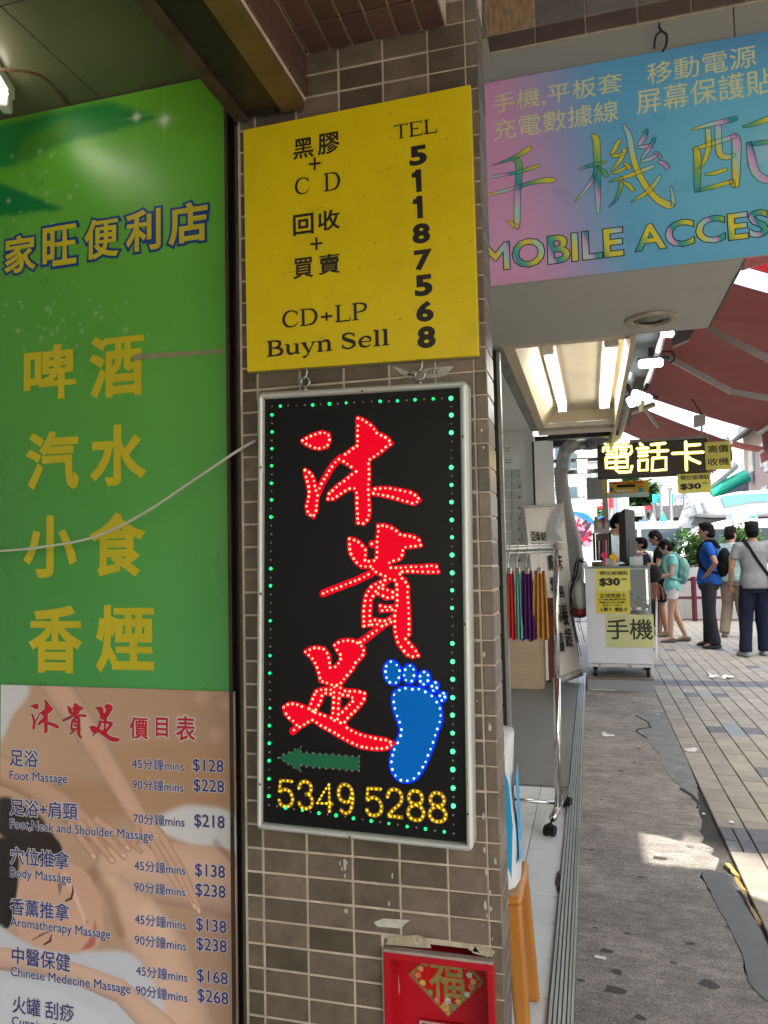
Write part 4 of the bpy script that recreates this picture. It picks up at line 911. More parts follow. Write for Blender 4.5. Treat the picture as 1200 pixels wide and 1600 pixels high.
pvm = mat('buff_paver', (.275, .25, .205), .75, var=.13, vs=9, rand=.12, dirt=.45, dirtcol=(.15, .135, .11), ds=5, bump=.2, bs=160)
pvg = mat('grey_paver', (.115, .115, .13), .75, var=.15, vs=9, rand=.10, dirt=.3, dirtcol=(.07, .07, .07), ds=6, bump=.2, bs=160)
pvb = mat('pale_blue_paver', (.22, .25, .27), .7, var=.1, vs=9, rand=.08, bump=.1, bs=100)
PM = {}
def paver_mesh(w, l, m):
    k = (round(w, 3), round(l, 3), m.name)
    if k in PM: return PM[k]
    w /= 2; l /= 2; c = .003; d = .016
    v = [(-w, -l, -d), (w, -l, -d), (w, l, -d), (-w, l, -d), (-w, -l, -c), (w, -l, -c), (w, l, -c), (-w, l, -c), (-w+c, -l+c, 0), (w-c, -l+c, 0), (w-c, l-c, 0), (-w+c, l-c, 0)]
    f = [(8, 9, 10, 11)]
    for a in (0, 4): f += [(a, a+1, a+5, a+4), (a+1, a+2, a+6, a+5), (a+2, a+3, a+7, a+6), (a+3, a, a+4, a+7)]
    me = bpy.data.meshes.new('paver'); me.from_pydata(v, [], f); me.materials.append(m); me.update(); PM[k] = me; return me
PW, PLn = .1283, .208
pav = struct(thing('brick_pavement', None, None, (2, 6, 0)))
pv = []
for k in range(40):
    x0 = .570+k*PW; x1 = x0+PW
    for (ya, yb, lst) in ((-2.6, 3.855, 'b'), (3.86, 3.985, 'g'), (3.985, 4.16, 'g'), (4.165, 8.30, 'b'), (8.31, 8.47, 'g'), (8.47, 8.64, 'g'), (8.65, 15.8, 'b')):
        if lst == 'g':
            if yb < 5 and k % 2 == 0: pv += [(x0, x0+PW/2, ya, yb, 'g'), (x0+PW/2, x1, ya, yb, 'g')]
            else: pv.append((x0, x1, ya, yb, 'g'))
            continue
        y = ya-(PLn/2 if k % 2 else 0)
        while y < yb-.01:
            a, c = max(y, ya), min(y+PLn, yb)
            if c-a > .03: pv.append((x0, x1, a, c, 'b'))
            y += PLn
CL = [(.98, 6.35), (1.0, 7.85), (.93, 9.6), (1.9, 6.35), (1.9, 9.6), (1.75, 11.3), (.87, 11.2), (1.2, 4.9+.35)]
def dist(p): return math.hypot((p[0]+p[1])/2, (p[2]+p[3])/2)
vis = []; rest = []
for p in pv:
    xm, ym = (p[0]+p[1])/2, (p[2]+p[3])/2; t = p[4]
    if t == 'b':
        for (cx_, cy_) in CL:
            if abs(ym-cy_) < .11 and abs(xm-cx_) < .21: t = 'g'
            if abs(ym-cy_) < .11 and abs(xm-cx_) < .066: t = 'c'
    p = (p[0], p[1], p[2], p[3], t)
    s_ = 922+xm/ym*1174*1.03 if ym > 2 else 9999
    (vis if (s_ < 1215 and ym > 2.2) else rest).append(p)
vis.sort(key=dist)
for p in vis[:300]:
    m_ = {'b': pvm, 'g': pvg, 'c': pvb}[p[4]]
    w_, l_ = p[1]-p[0]-.006, p[3]-p[2]-.004
    o = bpy.data.objects.new('paver', paver_mesh(w_, l_, m_)); COL.objects.link(o); o.parent = pav
    o.location = Vector(((p[0]+p[1])/2, (p[2]+p[3])/2, random.uniform(-.0015, .0012)))-Vector(pav.location)
    o.rotation_euler = (random.uniform(-.004, .004), random.uniform(-.006, .006), random.uniform(-.003, .003))
rm = MB()
for p in vis[300:]+rest:
    mi = {'b': 0, 'g': 1, 'c': 2}[p[4]]; z = random.uniform(-.0015, .0012)
    x0, x1, y0, y1 = p[0]+.003, p[1]-.003, p[2]+.002, p[3]-.002
    rm.add([(x0, y0, z), (x1, y0, z), (x1, y1, z), (x0, y1, z), (x0, y0, z-.014), (x1, y0, z-.014), (x1, y1, z-.014), (x0, y1, z-.014)], [(0, 1, 2, 3), (0, 4, 5, 1), (1, 5, 6, 2), (2, 6, 7, 3), (3, 7, 4, 0)], mi)
o = rm.build('paver', [pvm, pvg, pvb], pav); o['kind'] = 'stuff'
gum = mat('dark_gum', (.035, .034, .032), .6, var=.3, vs=40)
for (x, y, r) in ((947, 1486, .022), (964, 1519, .018), (960, 1547, .032), (979, 1459, .013), (1078, 1475, .017), (1108, 1538, .030), (925, 1328, .012), (1002, 1371, .017), (1030, 1341, .03), (907, 1532, .013), (930, 1450, .010), (990, 1192, .02), (1001, 1194, .014), (940, 1250, .012), (1052, 1505, .012), (1000, 1590, .016)):
    q = aZ(x, y); n = 13; b = MB(); ph = random.uniform(0, 6)
    b.add([(q.x+r*(1+.25*math.sin(3*t*6.283/n+ph))*math.cos(t*6.283/n), q.y+r*.8*(1+.3*math.sin(2*t*6.283/n+ph))*math.sin(t*6.283/n), .0016) for t in range(n)], [tuple(range(n))]); struct(b.build('gum_stain', gum))
litm = mat('litter_paper', (.7, .7, .7), .8, var=.05)
for i, (x, y, s, lab) in enumerate(((1125, 1059, .10, 'crumpled white tissue on the dark paver band'), (1028, 1117, .04, 'white scrap of paper on the cement strip near the stall step'), (1102, 1099, .025, 'small white scrap on the buff pavers near the dark cluster'), (1142, 1286, .035, 'white scrap of paper beside the dark paver band in front'), (1079, 1172, .05, 'broken white crumbs on the pavers beside the cement strip'), (938, 1498, .045, 'cigarette end on the worn concrete'), (1099, 1273, .02, 'white scrap in the crevice at the concrete edge'), (945, 1148, .05, 'pale dried spill on the worn concrete'))):
    q = aZ(x, y); b = MB()
    if i == 5: b.tube([(q.x-.018, q.y, .006), (q.x+.018, q.y-.006, .006)], .0045, 7)
    else:
        for k in range(7 if i in (0, 4, 7) else 1):
            cx_, cy_ = q.x+(random.uniform(-s, s) if i in (0, 4, 7) else 0), q.y+(random.uniform(-s, s) if i in (0, 4, 7) else 0); r = s*random.uniform(.3, .6); n = 7; h_ = .004 if i != 0 else .03
            vs_ = [(cx_+r*math.cos(t*6.283/n)*random.uniform(.6, 1), cy_+r*1.2*math.sin(t*6.283/n)*random.uniform(.6, 1), .004+random.uniform(0, h_)) for t in range(n)]
            b.add(vs_+[(cx_, cy_, .006+h_)], [(t, (t+1) % n, n) for t in range(n)])
    tag(b.build('litter', litm), lab, 'litter', 'scraps of litter on the ground')
# ------------------------------------------------------------------ shop floor, door track
wt = mat('white_floor_tile', (.62, .65, .66), .25, var=.05, vs=6, rand=.04, dirt=.25, dirtcol=(.3, .3, .28), ds=5)
sf = struct(thing('tiled_floor', None, None, (-1, 3.5, 0)))
b = MB(); b.box(-2.2, -.172, .5, 4.66, -.04, -.003); b.build('grout_bed', mat('dark_grout', (.10, .10, .10), .9), sf)
for i in range(8):
    for j in range(15):
        x1 = -.172-.0-(0 if i == 0 else .161+(i-1)*.245); x0 = -.172-.161-(i)*.245+.0; y1 = 4.64-j*.24; y0 = y1-.24
        if i == 0: x1 = -.172
        if i > 4 or y1 < 1.4: continue
        o = bpy.data.objects.new('floor_tile', paver_mesh(x1-x0-.003, y1-y0-.003, wt)); COL.objects.link(o); o.parent = sf
        o.location = Vector(((x0+x1)/2, (y0+y1)/2, 0))-Vector(sf.location)
b = MB(); b.box(-2.2, -.172, 4.665, 8.62, -.03, .004); struct(b.build('grey_floor_sheet', mat('grey_vinyl', (.15, .155, .15), .45, var=.16, vs=2.2, dirt=.5, dirtcol=(.17, .16, .15), ds=1.6, stretch=(1, .35, 1)), origin=(-1, 6, -.03)))
trk = thing('door_track', 'grooved aluminium sliding door track along the shop threshold', 'track', (-.135, 5, 0))
alg = mat('anodised_track', (.36, .40, .40), .4, .55, var=.15, vs=20, dirt=.4, dirtcol=(.14, .14, .13), ds=8, stretch=(1, .2, 1))
for (y0, y1, xo) in ((1.6, 4.68, 0), (4.684, 8.9, .003)):
    b = MB(); b.box(-.171+xo, -.098, y0, y1, -.02, .004)
    b.build('track_length', mat('dark_groove', (.05, .055, .055), .6, .2, var=.2), trk)
    for k in range(5):
        b = MB(); b.box(-.169+xo+k*.0135, -.160+xo+k*.0135, y0, y1, .0035, .012); b.build('track_ridge', alg, trk)
    b = MB(); b.box(-.1035, -.096, y0, y1, .003, .017); b.build('track_ridge', alg, trk)
patch('grime', [(-.19, 3.42), (-.178, 3.46), (-.172, 3.30), (-.175, 3.2), (-.19, 3.32)], .003, mat('grime', (.05, .045, .035), .9, var=.4, vs=60), th=.002)['kind'] = 'structure'
# ================================================================== MOBILE ACCESSORIES SIGN AND ITS BOX
ZU = 2.439
mb_ = thing('sign_canopy', 'grey white box canopy over the shopfront carrying the pink and blue sign', 'canopy', (0, 3.3, ZU))
grw = mat('grey_white_board', (.34, .34, .32), .55, var=.05, vs=3, dirt=.35, dirtcol=(.2, .19, .17), ds=3)
b = MB(); b.box(-.9, .576, 2.912, 3.068, ZU, 3.384); b.box(-.9, .576, 3.0705, 3.79, ZU+.001, 3.384); b.box(-.9, .576, 3.06, 3.08, ZU+.006, 3.38); b.box(.582, 1.95, 2.912, 3.0, 3.2, 3.384); b.build('canopy_board', grw, mb_)
b = MB(); b.box(.5765, .5815, 2.912, 3.793, ZU-.004, 3.384); b.build('edge_trim', mat('dark_edge_trim', (.12, .10, .07), .6, .3, var=.3, vs=20), mb_)
b = MB(); c_ = Vector((.302, 3.55, ZU-.001)); N = 28
for r0, r1, z0, z1 in ((.115, .112, 0, -.010), (.112, .085, -.010, -.012), (.085, .078, -.012, .002)):
    b.add([c_+Vector((r0*math.cos(t*6.283/N), r0*math.sin(t*6.283/N), z0)) for t in range(N)]+[c_+Vector((r1*math.cos(t*6.283/N), r1*math.sin(t*6.283/N), z1)) for t in range(N)], [(t, t+N, (t+1) % N+N, (t+1) % N) for t in range(N)])
b.build('downlight_ring', mat('beige_ring', (.30, .25, .19), .4, .2, var=.1), mb_, smooth=True)
b = MB(); b.add([c_+Vector((.077*math.cos(t*6.283/N), .077*math.sin(t*6.283/N), -.002)) for t in range(N)], [tuple(range(N-1, -1, -1))]); b.add([c_+Vector((.055*math.cos(t*6.283/N), .055*math.sin(t*6.283/N), -.008)) for t in range(N)]+[c_+Vector((.077*math.cos(t*6.283/N), .077*math.sin(t*6.283/N), -.002)) for t in range(N)], [(t, t+N, (t+1) % N+N, (t+1) % N) for t in range(N)]); b.build('downlight_glass', mat('dark_glass', (.10, .10, .10), .1, var=0), mb_)
YM = 2.9; gm = px((740, 0, 2.6087), YM)
ms = thing('mobile_accessories_sign', 'pink and blue sign board with rainbow lettering for mobile accessories', 'sign', (.4, YM, 2.45))
SX0, SX1, SZ0, SZ1 = -.42, 1.32, 2.441, 3.262
nx, ny = 240, 120; xs = np.linspace(SX0, SX1, nx); zs = np.linspace(SZ1, SZ0, ny); MX, MZ = np.meshgrid(xs, zs)
pk, bl_, cy_ = A(*S(232, 165, 212)), A(*S(105, 180, 232)), A(*S(125, 212, 240)); lv = A(*S(170, 150, 220))
u = (MX+.34)/1.0; v = (MZ-SZ0)/(SZ1-SZ0)
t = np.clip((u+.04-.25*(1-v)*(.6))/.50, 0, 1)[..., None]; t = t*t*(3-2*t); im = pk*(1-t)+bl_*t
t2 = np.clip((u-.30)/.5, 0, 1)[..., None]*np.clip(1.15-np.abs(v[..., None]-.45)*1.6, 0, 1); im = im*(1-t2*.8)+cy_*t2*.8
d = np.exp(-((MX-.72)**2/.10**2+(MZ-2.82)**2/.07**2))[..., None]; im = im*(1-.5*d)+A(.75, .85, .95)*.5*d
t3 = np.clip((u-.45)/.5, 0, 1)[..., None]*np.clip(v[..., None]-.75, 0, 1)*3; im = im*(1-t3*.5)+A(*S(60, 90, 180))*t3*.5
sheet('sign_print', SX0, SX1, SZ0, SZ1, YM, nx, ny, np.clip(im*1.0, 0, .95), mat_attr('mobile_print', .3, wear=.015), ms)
b = MB(); b.box(SX0, SX1, YM+.001, YM+.011, SZ0, SZ1); b.build('sign_board', grw, ms)
lime = mat('pale_lime_lettering', (.78, .80, .45), .4, var=.03)
b = Many()
for s, x0, y0, x1, y1 in (('手機,平板套', 80, 468, 605, 292), ('移動電源', 708, 348, 1150, 180), ('充電數據線', 82, 576, 588, 403), ('屏幕保護貼', 665, 470, 1218, 272)):
    a, c = gm((x0, y0)), gm((x1, y1)); text(b, s, a, c, YM-.0008, bold=.004)
b.build('small_lettering', lime, ms)
def rainbow(name, ax, freq, ph):
    m = bpy.data.materials.new(name); m.use_nodes = True; n = m.node_tree.nodes; l = m.node_tree.links
    tc = n.new('ShaderNodeTexCoord'); mp = n.new('ShaderNodeMapping'); l.new(tc.outputs['Object'], mp.inputs[0]); mp.inputs['Rotation'].default_value = (0, ax, 0)
    mp.inputs['Location'].default_value = (ph, 0, 0)
    wv = n.new('ShaderNodeTexWave'); wv.wave_profile = 'SAW'; wv.inputs['Scale'].default_value = freq; wv.inputs['Distortion'].default_value = 2.2; wv.inputs['Detail'].default_value = 1; wv.inputs['Detail Scale'].default_value = .6; l.new(mp.outputs[0], wv.inputs[0])
    r = n.new('ShaderNodeValToRGB'); l.new(wv.outputs[1], r.inputs[0]); e = r.color_ramp.elements
    e[0].position = 0; e[0].color = (*S(20, 170, 195), 1); e[1].position = 1; e[1].color = (*S(30, 150, 170), 1)
    for p, c in ((.18, S(120, 190, 120)), (.38, S(235, 225, 70)), (.58, S(232, 222, 90)), (.74, S(170, 230, 225)), (.88, S(230, 180, 230))): q = e.new(p); q.color = (*c, 1)
    l.new(r.outputs[0], n['Principled BSDF'].inputs[0]); n['Principled BSDF'].inputs['Roughness'].default_value = .35; return m
rb1, rb2 = rainbow('rainbow_fill', .5, 1.3, .12), rainbow('rainbow_fill_fine', .35, 2.3, .3)
outl = mat('dark_green_outline', S(18, 44, 46), .4, var=0)
KX = [[((75,675),(150,650),(215,615),(232,598)),(1,7,11,6)], [((75,722),(170,705),(225,690),(268,675)),(5,7,8,5)], [((52,797),(140,775),(240,745),(310,735),(338,738)),(5,7,8,11,3)], [((152,648),(185,668),(180,800),(178,900),(178,935)),(4,13,12,12,2)], [((186,930),(160,915),(132,900)),(8,8,2)],
 [((428,692),(480,675),(544,660)),(3,8,4)], [((480,553),(500,575),(505,720),(508,870)),(4,13,13,6)], [((503,680),(475,750),(412,825)),(6,8,2)], [((505,680),(530,700),(545,722)),(2,8,7)],
 [((597,567),(580,600),(560,632)),(5,9,6)], [((560,635),(590,635),(612,625)),(5,7,6)], [((618,605),(600,650),(562,700)),(8,8,4)], [((560,706),(590,700),(625,680)),(4,7,5)], [((612,665),(625,675),(636,690)),(3,7,8)],
 [((708,528),(695,560),(672,595)),(5,10,6)], [((670,600),(700,600),(725,592)),(5,8,6)], [((740,562),(720,600),(685,650)),(6,8,5)], [((680,660),(715,650),(752,632)),(5,8,6)], [((735,620),(752,630),(765,648)),(3,7,6)], [((750,660),(775,668),(795,688)),(3,9,9)],
 [((610,508),(635,560),(655,660),(690,740),(745,810),(800,838),(815,830)),(4,11,11,11,12,14,4)], [((814,840),(812,800),(802,757)),(8,7,2)], [((553,742),(640,715),(735,678)),(4,8,8)], [((762,715),(735,755),(700,790),(640,826)),(6,9,8,2)], [((603,722),(598,770),(580,815),(550,845)),(7,8,6,2)], [((600,740),(630,755),(652,780)),(3,8,8)],
 [((890,530),(960,510),(1040,492),(1075,482)),(3,8,10,8)], [((905,598),(912,640),(912,740),(912,785)),(6,13,12,10)], [((892,612),(960,590),(1040,565),(1070,556)),(4,9,9,5)], [((1045,555),(1070,570),(1070,700),(1070,765)),(5,15,14,10)], [((955,525),(958,600),(940,660),(915,690)),(9,10,7,2)], [((997,512),(998,580),(1005,630),(1035,642),(1068,630)),(11,12,11,10,5)], [((943,714),(990,705),(1033,690)),(4,8,6)], [((910,778),(980,762),(1062,738)),(5,9,7)], [((1040,735),(1055,745),(1060,765)),(3,8,6)],
 [((1097,518),(1150,505),(1215,482),(1260,478)),(4,9,10,6)], [((1215,490),(1222,540),(1215,590)),(8,12,8)], [((1118,588),(1160,585),(1215,578)),(4,9,8)], [((1122,580),(1132,640),(1150,705),(1200,735),(1265,725)),(8,14,14,13,10)], [((1268,740),(1270,710),(1265,680)),(8,6,2)],
 [((1320,600),(1380,500)),(8,3)], [((1400,460),(1390,800)),(9,9)], [((1330,640),(1500,600)),(6,6)]]
fm, om = MB(), MB(); kk = abs(gm((100, 600))[0]-gm((0, 600))[0])/100
for i, (P, wd) in enumerate(KX):
    L, R_ = fm.ribbon([gm(p) for p in P], [q*kk for q in wd], YM-.0006-i*.00002, k=6)
    loop = list(L)+list(R_)[::-1]; loop.append(loop[0])
    om.ribbon([tuple(p) for p in loop], [.9*kk]*len(loop), YM-.0022-i*.00001, smooth=False)
fm.build('rainbow_character', rb1, ms); om.build('character_outline', outl, ms)
fm, om = Many(), Many()
for s, x0, y0, x1, y1 in (('MOBILE', 34, 1112, 608, 922), ('ACCES', 658, 1028, 1200, 850), ('SORIES', 1212, 930, 1760, 760)):
    a, c = gm((x0, y0)), gm((x1, y1)); text(fm, s, a, c, YM-.0008, bold=.018, ref=.03); text(om, s, a, c, YM-.0004, bold=.045, ref=.03)
fm.build('rainbow_lettering', rb2, ms); om.build('lettering_outline', outl, ms)
# hook over the sign
hp = aY(1030, 62, YM-.02)
b = MB(); q = gm; ring = [aY(740+x/2.6087, y/2.6087, YM-.025) for x, y in ((757, 95), (757, 112), (768, 128), (785, 140), (788, 165), (782, 190), (770, 210))]; r2_ = [aY(740+x/2.6087, y/2.6087, YM-.025) for x, y in ((762, 128), (745, 145), (738, 170), (737, 197))]
b.tube(catmull(ring, 5), .0042, 7); b.tube(catmull(r2_, 5), .004, 7); tag(b.build('iron_hook', mat('dark_iron', (.04, .025, .02), .6, .5), smooth=True), 'dark iron hook looped over the top edge of the pink and blue sign', 'hook')
# big tiles over the box
bt = thing('upper_tiled_wall', 'grey and brown large tiles on the wall above the pink and blue sign', 'wall', (.3, 2.9, 3.385))
b = MB(); b.box(-.9, 1.95, 2.905, 3.1, 3.385, 4.25); b.build('mortar_core', grout, bt)
tg = mat('grey_lilac_tile', (.19, .175, .17), .4, var=.15, vs=12, rand=.15, dirt=.3, dirtcol=(.1, .09, .08), ds=9); tb = mat('brown_tile', (.12, .085, .075), .4, var=.2, vs=12, rand=.15, dirt=.3, ds=9)
for r in range(7):
    z0 = 3.386 if r == 0 else 3.455+(r-1)*.125; z1 = 3.455 if r == 0 else z0+.125
    for k in range(15):
        x0 = -.895+k*.19-(.0 if 1 else 0); x1 = x0+.19
        if r == 1 and k == 3 or (r == 2 and k == 3): continue
        put_tile(bt, x0, x1, z0, z1, 2.905, tb if r == 0 else tg)
b = MB(); b.box(-.32, -.14, 2.9005, 2.906, 3.46, 3.7); b.build('bare_patch', mat('bare_render', (.36, .22, .12), .9, var=.45, vs=30, dirt=.6, dirtcol=(.45, .42, .36), ds=9, stretch=(2.5, 1, .6)), bt)
# trim and blue sign corner high on the pillar's right
b = MB(); p0, p1 = aY(744, 0, 1.75), aY(752, 58, 1.75)
b.hexa([p1+Vector((-.001, 0, -.01)), p1+Vector((.012, 0, -.005)), p1+Vector((.012, .10, -.005)), p1+Vector((-.001, .10, -.01)), p0+Vector((-.008, -.0, .05)), p0+Vector((.006, 0, .05)), p0+Vector((.006, .1, .05)), p0+Vector((-.008, .1, .05))]); tag(b.build('metal_trim', mat('grey_trim', (.2, .2, .18), .4, .4, var=.15)), 'grey metal corner trim at the top right of the tiled pillar', 'trim')
b = MB(); p = aY(752, 20, 2.2); b.prism([(p.x-.04, 3.22), (p.x+.005, 3.16), (p.x+.005, 3.5), (p.x-.04, 3.5)], 2.2, 2.23); tag(b.build('blue_sign_corner', mat('turquoise_sheet', S(60, 170, 190), .4, var=.05)), 'corner of a turquoise sign just right of the pillar at the top', 'sign')
# ================================================================== KIOSK CEILING WITH LAMPS
kc = thing('shop_ceiling', 'cream recessed shop ceiling with two tube lamps behind the canopy', 'ceiling', (-.05, 5.1, 2.44))
cream = mat('cream_board', (.50, .42, .29), .5, var=.06, vs=3, dirt=.35, dirtcol=(.3, .22, .12), ds=4)
RX0, RX1, RY0, RY1, RZ = -.335, .225, 3.86, 6.44, 2.572
b = MB(); b.box(RX0-.06, RX0, 3.795, 6.6, 2.442, 2.53); b.box(RX0, RX1, 3.795, RY0, 2.443, 2.575); b.box(RX1, RX1+.025, 3.795, 8.0, 2.40, 2.62); b.build('rim_board', cream, kc)
b = MB(); b.box(RX0-.06, RX1, RY1+.002, 6.56, 2.440, 2.475); b.box(RX0-.06, RX1, 6.56, 6.60, 2.40, 2.47); b.build('rear_rim', mat('stained_board', (.42, .39, .32), .6, var=.1, vs=5, dirt=.55, dirtcol=(.2, .17, .13), ds=5), kc)
b = MB(); b.add([(RX0, RY0, 2.443), (RX0, RY1, 2.443), (-.232, RY1, RZ), (-.232, RY0, RZ)], [(0, 1, 2, 3)]); b.add([(RX0, RY1, 2.476), (RX1, RY1, 2.476), (RX1, RY1-.03, RZ), (-.232, RY1-.03, RZ)], [(0, 1, 2, 3)]); b.build('sloped_board', cream, kc)
for k in range(5):
    y0 = RY0+.003+k*.515; b = MB(); b.box(-.235, RX1, y0, y0+.512, RZ, RZ+.02); b.build('ceiling_panel', mat('cream_panel', (.52, .44, .32), .5, var=.05, vs=2, dirt=.25, dirtcol=(.35, .28, .15), ds=3), kc)
b = MB(); b.box(RX0-.125, RX0-.062, 3.795, 6.6, 2.445, 2.62); b.build('stained_fascia', mat('stained_steel', (.20, .21, .19), .6, .2, var=.3, vs=6, dirt=.6, dirtcol=(.06, .05, .04), ds=7, stretch=(1, .4, 1)), kc)
b = MB(); b.box(RX0-.155, RX1+.03, 3.80, 6.62, 2.63, 2.68); b.build('ceiling_back', black, kc)
fluor('tube_lamp', 'left twin tube lamp on the cream shop ceiling', (-.188, 4.24, RZ-.03), (-.172, 6.08, RZ-.03), body=.075, e=4.2, two=True, group='tube lamps on the cream ceiling', sec=.016)
fluor('tube_lamp', 'right twin tube lamp on the cream shop ceiling beside the fascia', (.150, 4.20, RZ-.03), (.148, 6.05, RZ-.03), body=.085, e=4.2, two=True, group='tube lamps on the cream ceiling', sec=.021)
b = MB(); q = aY(997, 587, 5.8)
for (x, y, w_, h_) in ((990, 541, 8, 12),): pass
# shop interior
inn = thing('shop_wall', 'white rear shop wall carrying rows of small product cards', 'wall', (-1.2, 8.62, 0))
wint = mat('shop_white', (.80, .82, .80), .5, var=.04, vs=2, dirt=.2, dirtcol=(.4, .4, .37), ds=2)
b = MB(); b.box(-2.2, -.585, 8.62, 8.7, 0, 2.8); b.build('wall_panel', wint, inn)
b = MB(); b.box(-2.3, -2.2, .8, 8.7, 0, 2.8); b.build('side_panel', wint, inn)
b = MB(); b.box(-2.3, -.4, 3.8, 8.7, 2.78, 2.83); b.build('inner_ceiling', wint, inn)
b = MB(); b.box(-.56, -.355, 8.42, 8.5, 0, 2.62); b.box(-.585, -.56, 8.55, 8.6, 0, 2.7); b.build('white_post', wint, inn, bevel=.004)
b = MB(); b.box(-.583, -.561, 8.44, 8.55, 0, 2.62); b.build('dark_gap', black, inn)
cardm = mat('product_card', (.50, .53, .53), .3, var=.12, vs=12, rand=.05); phone = mat('card_phone_print', (.05, .05, .06), .4)
g2b = px((760, 680, 5.0), 8.6)
for i in range(9):
    for j in range(2):
        xa, xb = ((148, 200), (203, 272 if i == 0 else 285))[j]; ya = 268+i*82 if i else 268; yb = ya+78
        a, c = g2b((xa, yb)), g2b((xb, ya)); b = MB(); b.box(a[0], c[0]-.012, 8.595, 8.618, a[1]+.012, c[1]); o = b.build('product_card', cardm, inn)
        b = MB(); b.box((a[0]+c[0])/2+.01, c[0]-.03, 8.593, 8.5945, a[1]+.022, a[1]+.045); b.build('card_print', phone, o) if False else b.build('card_print', phone, inn)
b = MB()
for (x0, y0, x1, y1) in ((135, 92, 190, 103), (140, 118, 175, 123), (140, 190, 195, 193), (145, 210, 195, 213)):
    b.ribbon([g2b((x0, y0)), g2b(((x0+x1)/2, y1)), g2b((x1, y0))], [.004]*3, 8.617)
b.build('wall_lettering', mat('grey_ink', (.15, .15, .15), .5), inn)
fr = thing('door_frame', 'black and silver door frame just behind the tiled pillar', 'door frame', (-.45, 3.86, 0))
b = MB(); b.box(-.60, -.432, 3.84, 3.90, 0, 2.437); b.build('black_post', black, fr); b = MB(); b.box(-.4315, -.415, 3.85, 3.9, 0, 2.437); b.build('silver_edge', steel, fr)
b = MB(); b.box(-.95, -.53, 7.84, 8.3, .006, .95); b.box(-.53, -.5, 7.88, 8.3, .006, .95); tag(b.build('wood_cabinet', mat('pale_wood', (.42, .31, .21), .55, var=.12, vs=3, dirt=.35, dirtcol=(.3, .2, .12), ds=4, stretch=(.6, 1, 9))), 'pale wood grained cabinet behind the hanging scarves', 'cabinet')
b = MB(); b.box(-.47, -.37, 8.3, 8.42, .01, .14); b.box(-.47, -.37, 8.3, 8.4, .14, .9); tag(b.build('red_bucket', mat('dull_red_plastic', S(110, 40, 38), .5, var=.1)), 'dull red plastic bin behind the white banner foot', 'bin')
# ================================================================== ROLL-UP BANNER
ban = thing('roll_up_banner', 'leaning white roll up banner with black brush calligraphy beside the grey duct', 'banner', (-.3, 8.3, 0))
Yb = 8.30
def pb(x, y): q = aY(760+x/5, 680+y/5, Yb); return q
def pl(x, y): q = aY(760+x/4.286, 960+y/4.286, Yb); return q
B0 = [aY(819, 793, Yb), aY(880, 789, Yb+.05), aY(906, 1046, Yb+.08), aY(850, 1065, Yb)]
b = MB(); b.slab([B0[3], B0[2], B0[1], B0[0]], (0, 1, 0), .006); b.build('banner_sheet', mat('banner_fabric', (.88, .86, .84), .55, var=.05, vs=3), ban)
b = MB(); b.tube([B0[0]+Vector((-.02, 0, .005)), B0[1]+Vector((.02, 0, .005))], .014, 8); b.build('top_rail', steel, ban)
b = MB(); b.tube([aY(864, 1067, Yb)+Vector((0, 0, .0)), aY(909, 1050, Yb+.08)+Vector((0, 0, .0))], .04, 10); b.build('banner_foot', mat('banner_foot', (.6, .57, .55), .4, .1, var=.05), ban, smooth=True)
gbq = px((760, 680, 5.0), Yb-.004); glq = px((760, 960, 4.286), Yb-.004)
b = Many()
for s, x0, y0, x1, y1 in (('亞', 352, 825, 388, 752), ('泰', 388, 825, 428, 752), ('紡', 432, 828, 475, 752), ('廠', 488, 1060, 548, 925), ('床', 552, 1060, 600, 925), ('零', 510, 1260, 565, 1110), ('售', 568, 1270, 612, 1170), ('大', 490, 1430, 545, 1300), ('保', 540, 1450, 595, 1320), ('養', 598, 1490, 645, 1310)):
    text(b, s, gbq((x0, y0)), gbq((x1, y1)), Yb-.006, bold=.03, slant=-.1)
for s, x0, y0, x1, y1 in (('收', 450, 260, 488, 130), ('舊', 492, 250, 525, 115), ('銀', 535, 225, 580, 90), ('床', 468, 60, 510, -20), ('養', 512, 60, 552, -20)):
    text(b, s, glq((x0, y0)), glq((x1, y1)), Yb-.006, bold=.03, slant=-.1)
text(b, 'PACIFIC TEXTILE', gbq((358, 862)), gbq((560, 838)), Yb-.006, bold=.02)
b.build('brush_lettering', ink, ban)
b = MB(); P = [aY(760+x/5, 680+y/5, Yb-.03) for x, y in ((465, 800), (480, 690), (520, 600), (600, 515), (605, 660), (560, 740), (600, 830), (540, 825))]
b.add(P+[P[0]*.5+P[4]*.5+Vector((0, -.06, 0))], [(i, (i+1) % 8, 8) for i in range(8)]); tag(b.build('white_plastic_bag', mat('plastic_film', (.6, .6, .62), .25, var=.1, vs=30, bump=.5, bs=25, trans=.2)), 'crumpled white plastic bag hung on the top corner of the banner', 'bag')
# ================================================================== FLEX DUCT
dc = thing('flexible_duct', 'ribbed flexible duct, silver along the ceiling then grey down beside the banner', 'duct', (-.25, 8.2, .9))
def duct(name, pts, rr, m, n=14, rib=.006, pitch=.022):
    q = catmull(pts, 14); P = resample3(q, pitch/2); b = MB(); R_ = []
    for i in range(len(P)): t = i/(len(P)-1); R_.append(rr[0]*(1-t)+rr[1]*t+(rib if i % 2 else 0))
    b.tube(P, R_, n); return b.build(name, m, dc, smooth=True)
def resample3(P, step):
    P = [np.array(p, float) for p in P]; out = []; d = 0; acc = 0
    for i in range(len(P)-1):
        L = np.linalg.norm(P[i+1]-P[i])
        while d <= acc+L: out.append(Vector(P[i]+(P[i+1]-P[i])*((d-acc)/max(L, 1e-9)))); d += step
        acc += L
    return out
YK = 8.65
sd_ = mat('silver_foil', (.34, .35, .34), .38, .5, var=.35, vs=14, bump=.5, bs=30, dirt=.3, ds=10)
